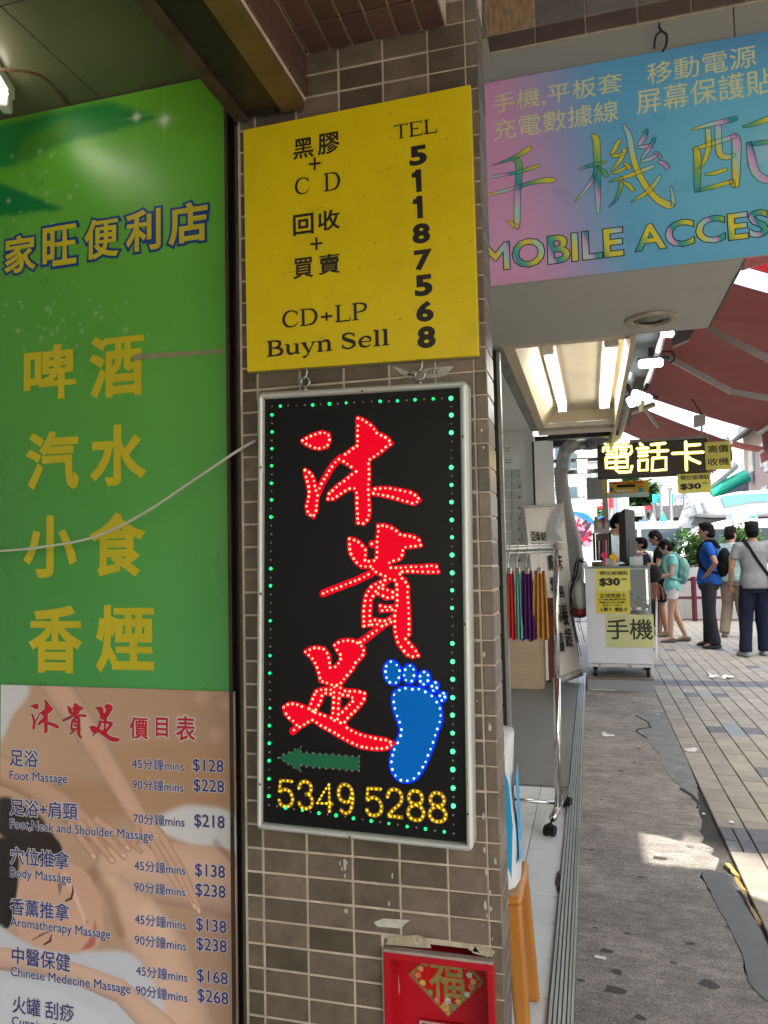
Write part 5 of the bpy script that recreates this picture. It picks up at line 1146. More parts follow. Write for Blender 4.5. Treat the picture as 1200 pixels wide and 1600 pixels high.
duct('foil_duct', [aY(985, 560, 5.9), aY(976, 610, 6.5), aY(968, 655, 7.3), aY(955, 683, 7.9), aY(925, 692, YK), aY(900, 694, YK), aY(884, 705, YK), aY(879, 735, YK)], (.055, .075), sd_)
duct('grey_duct', [aY(876, 730, YK), aY(878, 760, YK), aY(884, 800, YK), aY(895, 850, YK), aY(898, 890, YK), aY(895, 920, YK+.2)], (.068, .105), mat('grey_duct_plastic', (.30, .29, .27), .5, var=.06), rib=.009, pitch=.034)
b = MB(); b.box(RX0-.02, .30, 7.4, 7.5, 2.48, 2.56); tag(b.build('dark_beam', black), 'dark beam behind the silver duct above the counter', 'beam')
# ================================================================== SCARF RACK
rk = thing('garment_rack', 'chrome garment rack on casters at the shop threshold', 'rack', (-.2, 4.05, 0))
b = MB(); b.tube([(-.135, 4.0, 1.425), (-.95, 4.0, 1.405)], .016, 12); b.tube([(-.17, 4.0, 1.40), (-.95, 4.0, 1.385)], .009, 8); b.build('hanging_bar', steel, rk, smooth=True)
b = MB(); b.tube([(-.172, 4.0, 1.42), (-.188, 4.0, .70)], .0145, 12); b.tube([(-.188, 4.0, .75), (-.203, 4.0, .10)], .0185, 12); b.build('upright', chrome, rk, smooth=True)
b = MB(); b.tube([(-.178, 4.3, .088), (-.225, 3.88, .082)], .020, 12); b.tube([(-.203, 4.02, .11), (-.55, 4.02, .115)], .010, 8); b.build('foot_bar', chrome, rk, smooth=True)
b = MB(); b.tube([(-.175, 4.0, 1.425), (-.118, 4.0, 1.427)], .021, 12); b.build('end_cap', mat('cream_plastic', (.55, .52, .44), .4), rk, smooth=True)
for (x, y) in ((-.240, 3.86), (-.176, 4.31)):
    b = MB()
    for s in (-.016, .016): b.tube([(x+s-.009, y+.003, .026), (x+s+.009, y-.003, .026)], .026, 18)
    b.ell((x, y+.008, .045), (.022, .022, .014), 10, 6); b.tube([(x, y, .05), (x+.012, y+.01, .075)], .006, 8); b.build('caster', blackp, rk, smooth=False)
sc = [((-.475, -.440), (.45, .25, .055), 'ochre scarf at the left end of the rack, half hidden by the pillar'), ((-.438, -.385), (.58, .045, .05), 'coral red scarf hanging on the rack'), ((-.385, -.350), (.13, .42, .38), 'turquoise scarf hanging on the rack'), ((-.352, -.290), (.075, .018, .12), 'purple scarf hanging on the rack'), ((-.292, -.222), (.42, .20, .05), 'ochre scarf nearest the chrome upright')]
for i, ((x0, x1), c, lab) in enumerate(sc):
    z1 = 1.30; z0 = .952+random.uniform(-.012, .006); nx_, nz_ = 26, 16; b = MB(); vs_ = []
    ph = random.uniform(0, 6)
    for layer, yo in ((0, -.03), (1, .03)):
        for j in range(nz_+1):
            t = j/nz_
            for k_ in range(nx_+1):
                u = k_/nx_; xx = x0+(x1-x0)*u; pinch = 1-.25*(1-t)**3; xx = (x0+x1)/2+(xx-(x0+x1)/2)*pinch*(1+.10*t)
                f_ = math.sin(u*math.pi*(3.2 if x1-x0 > .05 else 2.3)*2+ph+t*.5)
                vs_.append((xx+.003*f_, 4.0+yo*(.35+.65*t)+.012*f_*(1 if layer == 0 else -1)*(.5+.5*t), z1-(z1-z0)*t+.006*math.sin(u*9+ph)*t))
    W_ = nx_+1; off_ = W_*(nz_+1); fs = []
    for lo in (0, off_):
        for j in range(nz_):
            for k_ in range(nx_): a_ = lo+j*W_+k_; fs.append((a_, a_+W_, a_+W_+1, a_+1))
    b.add(vs_, fs)
    cm_ = mat('scarf_cloth_%d' % i, c, .85, var=.12, vs=25, bump=.15, bs=300, spec=.2)
    o = tag(b.build('scarf', cm_, smooth=True), lab, 'scarf', 'scarves hanging on the chrome rack')
    b = MB(); xm = (x0+x1)/2
    h_ = thing('clip_hanger', ['chrome clip holding the left ochre scarf', 'chrome clip holding the coral scarf', 'chrome clip holding the turquoise scarf', 'chrome clip holding the purple scarf', 'chrome clip holding the right ochre scarf'][i], 'hanger', (xm, 4.0, 1.3), 'chrome clips on the rack bar')
    b.tube(catmull([(xm, 3.98, 1.30), (xm-.004, 3.975, 1.345), (xm+.006, 3.98, 1.40), (xm, 4.0, 1.442), (xm-.006, 4.02, 1.40)], 5), .0022, 6); b.build('hook', chrome, h_)
    b = MB(); b.box(xm-.012, xm+.012, 3.972, 3.986, 1.285, 1.318); b.build('clip', chrome, h_, bevel=.002)
# ================================================================== STOOL WITH BAG
st = thing('plastic_stool', 'orange brown plastic stool behind the pillar foot', 'stool', (-.33, 2.3, 0))
pl_ = mat('amber_plastic', (.50, .20, .035), .3, var=.08, vs=5, trans=.15, coat=.3)
b = MB(); b.box(-.49, -.219, 2.18, 2.45, .405, .432); b.box(-.48, -.229, 2.19, 2.44, .37, .405); b.build('seat', pl_, st, bevel=.018, bseg=4)
for sx, sy in ((-1, -1), (1, -1), (-1, 1), (1, 1)):
    b = MB(); tx, ty = -.3545+sx*.110, 2.315+sy*.11; bx, by = -.3545+sx*.134, 2.315+sy*.15
    b.hexa([(bx-.02, by-.02, 0), (bx+.02, by-.02, 0), (bx+.02, by+.02, 0), (bx-.02, by+.02, 0), (tx-.026, ty-.024, .41), (tx+.022, ty-.024, .41), (tx+.022, ty+.024, .41), (tx-.022, ty+.024, .41)]); b.build('leg', pl_, st, bevel=.010, bseg=3)
bagw = thing('shopping_bag', 'white and blue plastic bag standing on the amber stool', 'bag', (-.33, 2.3, .456))
b = MB(); x0, x1 = -.49, -.232; NB = 8
vs_ = []
for j in range(NB+1):
    t = j/NB; z = .434+t*.43; s = 1-.10*t+.03*math.sin(t*7)
    cx_ = (x0+x1)/2; ww = (x1-x0)/2*s
    for a_ in range(14):
        th_ = a_/14*6.283; q = (abs(math.cos(th_))**.5*(1 if math.cos(th_) > 0 else -1), abs(math.sin(th_))**.6*(1 if math.sin(th_) > 0 else -1))
        vs_.append((cx_+ww*q[0]+.004*math.sin(3*th_+j), 2.30+.09*s*q[1]+.006*math.sin(2*th_+j*1.7), z))
b.add(vs_, [(j*14+a_, j*14+(a_+1) % 14, (j+1)*14+(a_+1) % 14, (j+1)*14+a_) for j in range(NB) for a_ in range(14)]+[tuple(NB*14+a_ for a_ in range(14))])
o = b.build('bag_body', mat('white_bag_film', (.68, .72, .74), .3, var=.06, bump=.4, bs=14, trans=.15), bagw, smooth=True)
b = MB(); xr = x1+.0035
b.add([(xr-.055, 2.2075, .60), (xr-.020, 2.2065, .47), (xr-.012, 2.2065, .62), (xr-.02, 2.206, .74), (xr-.045, 2.207, .82)], [(0, 1, 2, 3, 4)]); b.build('blue_print', mat('sky_blue_print', S(40, 160, 220), .35, var=.08), bagw)
b = MB(); b.add([(xr+.0006, 2.24, .50), (xr+.0006, 2.34, .50), (xr-.006, 2.34, .76), (xr-.006, 2.27, .74), (xr-.003, 2.25, .62)], [(0, 1, 2, 3, 4)]); b.build('blue_print', MATS['sky_blue_print'], bagw)
# ================================================================== STALL COUNTER
stp = thing('stall_step', 'low grey metal step under the white phone stall counter', 'step', (.25, 8.3, 0))
b = MB(); b.box(-.072, .56, 7.9, 8.85, .0, .108); b.build('step_body', mat('grey_step_paint', (.24, .25, .28), .5, .1, var=.12, vs=6, dirt=.4, dirtcol=(.12, .11, .1), ds=6), stp); b = MB(); b.box(-.076, .565, 7.89, 8.86, .109, .127); b.build('step_top', mat('brown_step_top', (.16, .13, .11), .6, var=.2, vs=8, dirt=.4), stp, bevel=.004)
b = MB(); b.add([(-.05, 7.87, .004), (.2, 7.86, .006), (.21, 7.895, .012), (-.05, 7.898, .010)], [(0, 1, 2, 3)]); tag(b.build('paper_strip', mat('pale_green_paper', (.5, .52, .4), .8)), 'pale strip of paper on the ground along the stall step', 'litter')
cnt = thing('stall_counter', 'white phone stall counter on casters with a glass showcase corner', 'counter', (.25, 8.2, .127))
cw = mat('counter_white', (.60, .62, .68), .45, var=.04, vs=4, dirt=.25, dirtcol=(.4, .38, .36), ds=5)
X0, X1, Y0, Y1 = -.06, .566, 7.95, 8.55
b = MB(); b.box(X0, .352, Y0, Y0+.02, .262, 1.215); b.box(.352, X1, Y0, Y0+.02, .262, .752); b.box(X0, X0+.02, Y0+.02, Y1, .262, 1.215); b.box(X1-.02, X1, Y0+.02, Y1, .262, .752); b.box(X0+.02, X1-.02, Y1-.02, Y1, .262, .752); b.build('cabinet', cw, cnt)
b = MB(); b.box(X0, X1+.004, Y0-.004, Y1, .228, .257); b.build('base_board', mat('chipped_base', (.5, .49, .5), .5, var=.1, dirt=.8, dirtcol=(.25, .09, .05), ds=8, dth=(.55, .6)), cnt)
b = MB(); b.box(X0+.03, X1+.012, Y0-.012, Y1, 1.216, 1.236); b.build('glass_top', mat('green_glass_top', (.05, .09, .08), .06, var=0, spec=.8), cnt)
b = MB(); b.box(X0-.03, X0+.03, Y0+.05, Y1, 1.215, 1.26); b.build('end_cap', cw, cnt)
gl = mat('showcase_glass', (.75, .85, .8), .03, var=0, transm=1)
b = MB(); b.box(.354, X1-.004, Y0+.004, Y0+.009, .755, 1.214); b.build('glass_pane', gl, cnt); b = MB(); b.box(X1-.009, X1-.004, Y0+.012, Y1-.02, .755, 1.214); b.build('glass_pane', gl, cnt)
b = MB(); b.box(.352, X1, Y0+.001, Y0+.012, 1.200, 1.2155); b.box(X1-.008, X1, Y0, Y0+.012, .753, 1.2); b.build('glass_edge', mat('glass_edge', (.35, .5, .45), .15, var=0), cnt)
b = MB(); b.box(.358, X1-.02, Y0+.30, Y0+.31, .80, 1.20); b.build('back_board', mat('show_back', (.38, .34, .22), .6, var=.1, stretch=(9, 1, 1)), cnt)
b = MB(); b.slab([(.358, Y0+.03, .93), (.555, Y0+.03, .79), (.555, Y0+.28, .82), (.358, Y0+.28, .96)], (0, 0, 1), .014); b.build('display_shelf', white, cnt)
for (x, z, c, s) in ((.395, .955, (.06, .07, .07), 0), (.45, .925, (.04, .04, .04), 0), (.49, .885, S(190, 120, 70), 1), (.52, .86, S(200, 110, 90), 1)):
    b = MB(); b.slab([(x-.02, Y0+.05, z-.008), (x+.02, Y0+.05, z-.036), (x+.02, Y0+.16, z-.02), (x-.02, Y0+.16, z+.008)], (0, 0, 1), .01); tag(b.build('phone', mat('phone_%d' % int(x*1000), c, .2, var=0)), {395: 'dark phone at the left of the showcase shelf', 450: 'black phone in the middle of the showcase shelf', 490: 'orange phone case on the showcase shelf', 520: 'pink phone case lowest on the showcase shelf'}[int(round(x*1000))], 'phone', 'phones in the glass showcase')
for (x, y) in ((X0+.07, Y0+.06), (X1-.05, Y0+.06), (X0+.07, Y1-.06), (X1-.05, Y1-.06)):
    b = MB(); b.tube([(x-.016, y, .166), (x+.016, y, .166)], .038, 14); b.box(x-.024, x+.024, y-.02, y+.03, .195, .228); b.build('caster', blackp, cnt)
zn = (900, 840, 6.664); gn = px(zn, Y0-.004)
def paper(label, x0, y0, x1, y1, col, Y=Y0-.004, strings=(), Yt=None, name='paper_notice', cat='notice', zo=zn, frame=None, ink_=ink):
    g_ = px(zo, Y); a, c = g_((x0, y1)), g_((x1, y0)); t = thing(name, label, cat, ((a[0]+c[0])/2, Y, a[1]))
    b = MB(); n = 6; vs_ = []
    for j in range(n+1):
        for i in range(n+1):
            u, v = i/n, j/n; vs_.append((a[0]+(c[0]-a[0])*u, Y-.002*math.sin(u*3.1)*math.sin(v*5+1), a[1]+(c[1]-a[1])*v))
    b.add(vs_, [(j*(n+1)+i, j*(n+1)+i+1, (j+1)*(n+1)+i+1, (j+1)*(n+1)+i) for j in range(n) for i in range(n)]); b.build('sheet', mat('paper_%s' % name+str(round(col[2], 2)), col, .6, var=.04, vs=9, trans=.12), t, smooth=True)
    b = Many()
    for s, p0, p1, bd in strings: text(b, s, g_(p0), g_(p1), Y-.004, bold=bd, ref=bd)
    b.build('lettering', ink_, t); return t
yp = (.80, .75, .16); yp2 = (.72, .62, .06); yp3 = (.58, .60, .30)
paper('upper yellow price notice on the counter offering glass screen film for $30', 210, 318, 560, 552, yp, strings=(('钢化玻璃貼', (245, 392), (540, 345), .012), ('$30', (243, 512), (458, 418), .055), ('包貼', (468, 445), (528, 422), .01)))
paper('lower yellow notice on the counter listing travel and phone cards', 212, 556, 556, 790, yp2, strings=(('全球旅遊卡', (245, 628), (520, 578), .012), ('日本 泰國 韓國 越南 新加坡', (235, 655), (520, 633), .02), ('中國香港 澳門 上網卡 充值 電話卡', (240, 685), (520, 662), .02), ('歐洲卡 亞洲卡', (280, 718), (475, 692), .01), ('上網卡  電話卡', (245, 768), (535, 725), .03)))
paper('pale green sheet low on the counter with two big characters for mobile phone', 315, 800, 806, 1140, yp3, strings=(('手', (322, 1058), (545, 848), .012), ('機', (562, 1062), (795, 848), .012)))
# things on the counter
zc_ = (880, 740, 5.0)
def cz(x, y, Y): return aY(880+x/5, 740+y/5, Y)
t = thing('monitor', 'black flat monitor seen nearly edge on at the middle of the counter', 'monitor', (.36, 8.2, 1.237))
p0, p1, p2, p3 = cz(440, 710, 8.1), cz(515, 710, 8.1), cz(503, 270, 8.1), cz(452, 300, 8.1)
b = MB(); b.slab([(p0.x, 8.1, 1.28), (p1.x-.02, 8.1, 1.26), (p1.x-.02, 8.1, p2.z), (p0.x+.01, 8.1, p3.z-.01)], (.25, 1, 0), .5); b.build('screen_case', blackp, t, bevel=.004)
b = MB(); b.box(p0.x+.0, p1.x+.03, 8.12, 8.4, 1.238, 1.25); b.box(.35, .39, 8.2, 8.26, 1.25, 1.5); b.build('stand', blackp, t)
tl = thing('tool_holder', 'grey holder of screwdrivers and bits at the left of the counter', 'tool holder', (.1, 8.2, 1.237))
b = MB(); b.box(.045, .20, 8.14, 8.26, 1.58, 1.69); b.build('upper_shelf', mat('grey_plastic', (.3, .3, .3), .4), tl); b = MB(); b.box(.03, .055, 8.14, 8.26, 1.29, 1.58); b.box(.19, .215, 8.14, 8.26, 1.29, 1.58); b.build('side_panel', blackp, tl); b = MB(); b.box(.06, .185, 8.2, 8.26, 1.29, 1.57); b.build('back_panel', mat('dark_grey_plastic', (.05, .05, .05), .4), tl)
b = MB(); b.tube([(.11, 8.2, 1.237), (.11, 8.2, 1.28)], .10, 18); b.build('round_base', mat('olive_tin', (.2, .2, .12), .3, .5), tl)
for i, (x, z, c, r) in enumerate(((.072, 1.72, S(150, 110, 40), .022), (.145, 1.71, S(130, 30, 60), .022), (.195, 1.68, S(20, 120, 150), .014))):
    b = MB(); b.tube([(x, 8.16, 1.62), (x, 8.15, z+.03)], [r, r*.85], 9); b.tube([(x, 8.15, 1.35), (x, 8.16, 1.62)], .005, 6); b.build('screwdriver_handle', mat('tool_%d' % i, c, .3), tl)
for i, (x, c) in enumerate(((.09, (.5, .45, .3)), (.13, S(170, 20, 90)), (.16, (.5, .5, .5)), (.075, (.02, .02, .02)))):
    b = MB(); b.tube([(x, 8.15, 1.30), (x+.004, 8.15, 1.5)], .008, 6); b.build('tool', mat('toolb_%d' % i, c, .35), tl)
for nm, x0, y0, x1, y1, c, lab in (('price_star', 290, 612, 352, 662, S(235, 20, 110), 'pink star shaped price tag on the counter'), ('price_star', 357, 625, 425, 676, S(230, 190, 10), 'yellow star shaped price tag on the counter')):
    a, c2_ = cz(x0, y1, 8.05), cz(x1, y0, 8.05); cx_, czz = (a.x+c2_.x)/2, (a.z+c2_.z)/2; rx, rz = (c2_.x-a.x)/2, (c2_.z-a.z)/2
    b = MB(); b.prism([(cx_+rx*math.cos(k*math.pi/8)*(1 if k % 2 else .78), czz+rz*math.sin(k*math.pi/8)*(1 if k % 2 else .78)) for k in range(16)], 8.05, 8.053); b.prism([(cx_-.01, 1.24), (cx_+.01, 1.24), (cx_+.01, czz), (cx_-.01, czz)], 8.054, 8.058); tag(b.build(nm, mat('star_%d' % x0, c, .5, var=.05)), lab, 'price tag')
for i, (x0, y0, x1, y1, lab, c) in enumerate(((318, 660, 412, 718, 'pale blue phone box below the yellow star tag', (.5, .6, .68)), (520, 650, 556, 708, 'small aqua box right of the monitor', (.4, .6, .66)), (556, 640, 622, 708, 'white phone box at the right end of the counter', (.65, .67, .68)), (560, 618, 600, 650, 'small dark framed box on the white phone box', (.2, .2, .2)))):
    a, c2_ = cz(x0, y1, 8.1), cz(x1, y0, 8.1); b = MB(); z0 = 1.238 if i < 3 else a.z; b.box(a.x, c2_.x, 8.1, 8.17, z0, c2_.z); tag(b.build('phone_box', mat('box_%d' % i, c, .4, var=.08, vs=30), bevel=.002), lab, 'box')
b = MB()
for k in range(9):
    x = -.06+random.uniform(-.05, .03); b.tube(catmull([(x+.03, 8.05, 1.27), (x-.03, 8.0, 1.3+random.uniform(-.02, .04)), (x-.07, 7.99, 1.15), (x-.09-random.uniform(0, .05), 8.0, .9+random.uniform(-.1, .1)), (x-.05, 8.0, random.uniform(.25, .7))], 5), .0035, 5)
o = tag(b.build('power_cables', blackp), 'tangle of black cables hanging at the left of the counter', 'cables', kind='stuff')
b = MB(); b.ell((-.12, 8.1, .93), (.09, .1, .17), 12, 9); b.build  # bag by the counter
tag(b.build('hanging_bag', mat('pale_grey_bag', (.36, .37, .35), .6, var=.1, bump=.4, bs=15), smooth=True), 'pale grey bag hanging between the duct and the counter', 'bag')
b = MB(); b.ell((-.13, 8.12, .76), (.10, .1, .06), 12, 7); tag(b.build('red_bundle', mat('dull_red_cloth', S(130, 30, 36), .8, var=.2, bump=.4, bs=20), smooth=True), 'dull red cloth bundle under the pale bag by the counter', 'cloth')
t = thing('tasselled_bag', 'black cloth with brown tassels hanging at the right end of the counter', 'bag', (.62, 8.3, .75))
b = MB(); b.ell((.64, 8.45, 1.14), (.085, .09, .10), 12, 8); b.build('cloth', mat('black_cloth', (.012, .012, .015), .9, bump=.3, bs=40), t, smooth=True)
b = MB()
for k in range(26): x = .575+.12*random.random(); b.tube([(x*.5+.31, 8.3, 1.05), (x+.01, 8.28, 1.0), (x+.03*(x-.6)*10, 8.28, .90+random.uniform(-.05, .03))], .005, 5)
b.build('tassel', mat('brown_tassel', S(140, 95, 82), .9, var=.3, vs=60), t)
b = MB(); b.tube([(.63, 8.4, .25), (.655, 8.4, .9), (.66, 8.4, 1.05)], .010, 8); tag(b.build('metal_leg', white), 'thin white metal stand leg behind the counter end', 'stand')
# ================================================================== DOT MATRIX SIGN
led = thing('dot_matrix_sign', 'black dot matrix sign with glowing yellow characters for phone cards', 'sign', (.62, 7.95, 2.11))
zl = (860, 640, 4.0); YL = 7.95; gl_ = px(zl, YL)
P = [gl_(p) for p in ((296, 438), (978, 402), (978, 180), (292, 222))]
b = MB(); b.prism(P, YL, YL+.07); b.build('sign_case', mat('matrix_black', (.018, .015, .012), .5, var=0), led, bevel=.003)
b = MB()   # off dots
x0, x1 = P[0][0]+.02, P[1][0]-.015
for i in range(64):
    x = x0+(x1-x0)*i/63; u = i/63
    za = P[0][1]*(1-u)+P[1][1]*u+.03; zb = P[3][1]*(1-u)+P[2][1]*u-.02
    for j in range(22):
        z = za+(zb-za)*j/21; b.add([(x-.0035, YL-.002, z-.0035), (x+.0035, YL-.002, z-.0035), (x+.0035, YL-.002, z+.0035), (x-.0035, YL-.002, z+.0035)], [(0, 1, 2, 3)])
o = b.build('unlit_dots', mat('unlit_dot', (.13, .10, .06), .4, var=0), led); o['kind'] = 'stuff'
mem = mat('matrix_lit', (.9, .85, .3), .4, var=0, emit=.85, ecol=(1, .86, .3)); meg = mat('matrix_glow_edge', (.6, .55, .05), .4, var=0, emit=.28, ecol=(.9, .75, .03))
STK = [[(340, 215), (485, 208)], [(412, 212), (412, 290)], [(330, 262), (330, 240), (505, 230), (508, 262), (492, 282)], [(352, 258), (392, 256)], [(352, 280), (392, 278)], [(435, 254), (475, 252)], [(435, 276), (475, 274)],
 [(348, 300), (480, 292)], [(348, 300), (350, 365), (385, 363)], [(350, 332), (482, 326)], [(480, 292), (482, 360), (385, 363)], [(412, 296), (412, 378), (430, 392), (500, 388), (510, 352)],
 [(560, 212), (580, 232)], [(540, 245), (612, 240)], [(550, 268), (606, 265)], [(550, 290), (606, 287)], [(553, 318), (606, 314), (604, 378), (553, 380), (553, 318)],
 [(628, 220), (718, 210)], [(675, 215), (675, 300)], [(618, 262), (735, 256)], [(640, 304), (722, 300), (722, 375), (635, 382), (640, 304)],
 [(845, 200), (850, 380)], [(848, 225), (935, 218)], [(760, 275), (955, 266)], [(852, 290), (880, 312), (935, 335)]]
b, b2 = MB(), MB()
for i, s in enumerate(STK):
    Q_ = [gl_(p) for p in s]; b.ribbon(Q_, [.0105]*len(Q_), YL-.006-i*.00004, smooth=False); b2.ribbon(Q_, [.0165]*len(Q_), YL-.0035-i*.00004, smooth=False)
    for p in Q_: b.poly([(p[0]+.0105*math.cos(t*1.047), YL-.0065-i*.00004, p[1]+.0105*math.sin(t*1.047)) for t in range(6)])
b.build('lit_character', mem, led); b2.build('lit_character_edge', meg, led)
b = MB(); b.box(P[3][0]+.32, P[2][0]+.02, YL, YL+.08, P[2][1]+.004, P[2][1]+.03); b.build('top_bar', mat('grey_bar', (.25, .25, .24), .5), led)
zk = (860, 640, 4.0)
paper('yellow paper notice with four characters at the right end of the dot matrix sign', 972, 196, 1122, 378, yp, Y=7.93, zo=zk, strings=(('高價', (985, 272), (1112, 218), .012), ('收機', (983, 352), (1115, 298), .012)))
paper('yellow price paper hanging below the dot matrix sign', 798, 394, 1000, 524, yp, Y=7.93, zo=zk, strings=(('钢化玻璃貼', (812, 442), (990, 404), .012), ('$30', (812, 505), (942, 458), .055), ('包貼', (950, 465), (982, 452), .01)))
b = MB(); p = aY(1097, 680, 7.95); b.tube([p, p+Vector((0, 0, .10))], .010, 8); q = p+Vector((-.02, 0, .15)); b.hexa([q+Vector(v) for v in ((-.055, -.03, -.07), (.05, -.03, -.05), (.05, .03, -.05), (-.055, .03, -.07), (-.045, -.03, .05), (.06, -.03, .055), (.06, .03, .055), (-.045, .03, .05))]); tag(b.build('router_box', mat('white_box_plastic', (.5, .5, .48), .4, dirt=.4, dirtcol=(.1, .1, .1), ds=20), bevel=.006), 'white router box on a short post above the dot matrix sign', 'router')
b = MB(); b.tube([q+Vector((.03, 0, .05)), q+Vector((-.06, 0, .22))], .006, 6); tag(b.build('antenna', blackp), 'thin black antenna leaning above the white router box', 'antenna')
ys = thing('yellow_shop_sign', 'yellow shop sign with red characters hanging below the dot matrix sign', 'sign', (.2, 9.0, 2.0))
Yq = 9.0; gq2 = px(zk, Yq); a, c = gq2((368, 530)), gq2((612, 440))
b = MB(); b.box(a[0], c[0], Yq, Yq+.05, a[1]+.01, c[1]); b.build('sign_board', mat('amber_board', (.62, .42, .01), .4, var=.05), ys)
b = MB(); b.box(a[0]-.02, c[0], Yq-.004, Yq+.05, a[1]-.04, a[1]+.008); b.build('bottom_strip', mat('aqua_strip', (.45, .6, .55), .4), ys)
b = MB(); text(b, '中港澳台亞洲全球電話', gq2((372, 470)), gq2((580, 445)), Yq-.003, bold=.03); text(b, '上網卡', gq2((370, 488)), gq2((402, 478)), Yq-.003, bold=.02); text(b, '電話卡', gq2((545, 486)), gq2((585, 476)), Yq-.003, bold=.02); b.build('lettering', mat('red_ink', S(200, 60, 20), .5, var=0), ys)
b = MB(); q0, q1 = gq2((415, 488)), gq2((530, 466)); b.box(q0[0], q1[0], Yq-.006, Yq-.001, q0[1], q1[1]); b.build('black_tape', blackp, ys)
b = MB(); q0, q1 = gq2((412, 514)), gq2((510, 500)); b.box(q0[0], q1[0], Yq-.004, Yq-.001, q0[1], q1[1]); b.build('white_label', white, ys)
b = MB(); q0, q1 = gq2((552, 514)), gq2((578, 488)); b.box(q0[0], q1[0], Yq-.004, Yq-.001, q0[1], q1[1]); b.build('blue_logo', mat('blue_logo', S(20, 130, 160), .4), ys)
b = MB(); q0, q1 = gq2((372, 512)), gq2((394, 488)); b.box(q0[0], q1[0], Yq-.004, Yq-.001, q0[1], q1[1]); b.build('grey_logo', mat('grey_logo', S(90, 80, 110), .4), ys)
b = MB(); q0, q1 = gq2((338, 900)), gq2((356, 440)); b.box(q0[0], q1[0], 9.1, 9.16, 0, 2.6); tag(b.build('steel_post', mat('grey_green_post', (.28, .33, .30), .4, .2, var=.1)), 'grey green post left of the yellow shop sign', 'post')
b = MB(); q0, q1 = gq2((228, 545)), gq2((338, 405)); b.box(q0[0], q1[0], 9.3, 9.6, q0[1], q1[1]); tag(b.build('grey_cabinet', mat('grey_green_box', (.25, .28, .27), .5, var=.1)), 'grey green hanging cabinet behind the silver duct', 'cabinet')
b = MB(); q0 = gq2((328, 525)); q1 = gq2((344, 440)); b.box(q0[0], q1[0], 9.04, 9.06, q0[1], q1[1]); tag(b.build('yellow_strip', MATS['amber_board']), 'narrow yellow strip on the grey green post', 'sign')
# beams and lamps behind
for i, (y0, y1, Y, lab) in enumerate(((716, 722, 10.2, 'front dark beam over the stall'), (734, 741, 9.6, 'rear dark beam over the stall'), (678, 698, 9.0, 'dark ceiling edge above the duct elbow'))):
    a, c = aY(868, y1, Y), aY(940, y0, Y); b = MB(); b.box(a.x-.6, c.x+.8 if i < 2 else c.x+.05, Y, Y+.15, a.z, c.z+.015); tag(b.build('roof_beam', black), lab, 'beam', 'dark beams over the stall')
for (x, y0, y1, Y, lab) in ((905, 697, 708, 10.0, 'upper twin tube lamp behind the silver duct'), (910, 719, 739, 9.5, 'lower twin tube lamp behind the silver duct')):
    a, c = aY(x, y1, Y), aY(x, y0, Y); t = thing('hanging_lamp', lab, 'lamp', (a.x, Y, a.z), 'lamps over the stall'); lm = MATS['lit_tube_4.2']
    b = MB(); b.tube([(a.x-.028, Y, a.z), (a.x-.034, Y, c.z)], .022, 8); b.build('tube', lm, t); b = MB(); b.tube([(a.x+.028, Y, a.z), (a.x+.034, Y, c.z)], .022, 8); b.build('tube', lm, t); b = MB(); b.box(a.x-.07, a.x+.07, Y-.02, Y+.02, c.z, c.z+.03); b.build('cap', white, t)
# ================================================================== AWNINGS
red_c = mat('awning_cloth', (.24, .075, .068), .85, var=.08, vs=3, trans=.08, dirt=.3, dirtcol=(.18, .03, .025), ds=2, spec=.15)
red_c2 = mat('awning_cloth_bright', (.42, .03, .04), .85, var=.08, vs=3, trans=.3, spec=.15)
armm = mat('awning_arm', (.42, .40, .38), .4, .3, var=.1, vs=8)
AZ0, ASL = 3.17, -.42
def az(x): return AZ0+ASL*(x-.5)
def awning(name, label, x0, x1, y0, y1, m, zf=az, sag=.02, nf=5, val=True):
    t = thing(name, label, 'awning', ((x0+x1)/2, (y0+y1)/2, min(zf(x0), zf(x1))))
    nx_, ny_ = 16, 20; vs_ = []
    for j in range(ny_+1):
        for i in range(nx_+1):
            u, v = i/nx_, j/ny_; x = x0+(x1-x0)*u; vs_.append((x, y0+(y1-y0)*v, zf(x)-sag*math.sin(math.pi*u)+.006*math.sin(v*nf*6.28)))
    b = MB(); b.add(vs_, [(j*(nx_+1)+i, j*(nx_+1)+i+1, (j+1)*(nx_+1)+i+1, (j+1)*(nx_+1)+i) for j in range(ny_) for i in range(nx_)]); b.build('cloth', m, t, smooth=True)
    b = MB(); b.tube([(x1, y0, zf(x1)-.01), (x1, y1, zf(x1)-.01)], .03, 8); b.build('front_bar', armm, t); 
    b = MB(); b.tube([(x0, y0, zf(x0)+.02), (x0, y1, zf(x0)+.02)], .03, 8); b.build('roller', armm, t)
    if val:
        b = MB(); n = 40; 
        V_ = [(x1+.01, y0+(y1-y0)*k/n, zf(x1)-.02) for k in range(n+1)]+[(x1+.02, y0+(y1-y0)*k/n, zf(x1)-.20-.03*abs(math.sin(k*.785))) for k in range(n+1)]
        b.add(V_, [(k, k+n+1, k+n+2, k+1) for k in range(n)]); b.build('valance', m, t)
    return t
aw1 = awning('awning', 'bright red awning cloth at the right edge beside the sign canopy', .59, 1.755, 2.93, 4.58, red_c2, lambda x: az(x)+.0)
aw2 = awning('awning', 'wide dull red awning with two folding arms above the stall queue', .45, 1.80, 4.85, 8.75, red_c)
awning('awning', 'third dull red awning behind the dot matrix sign', .30, 1.60, 9.35, 11.6, red_c, lambda x: 3.12-.50*(x-.6))
awning('awning', 'small far red awning right of the yellow paper notice', 2.5, 3.15, 14.8, 15.5, red_c, lambda x: 3.35-.3*(x-2.6))
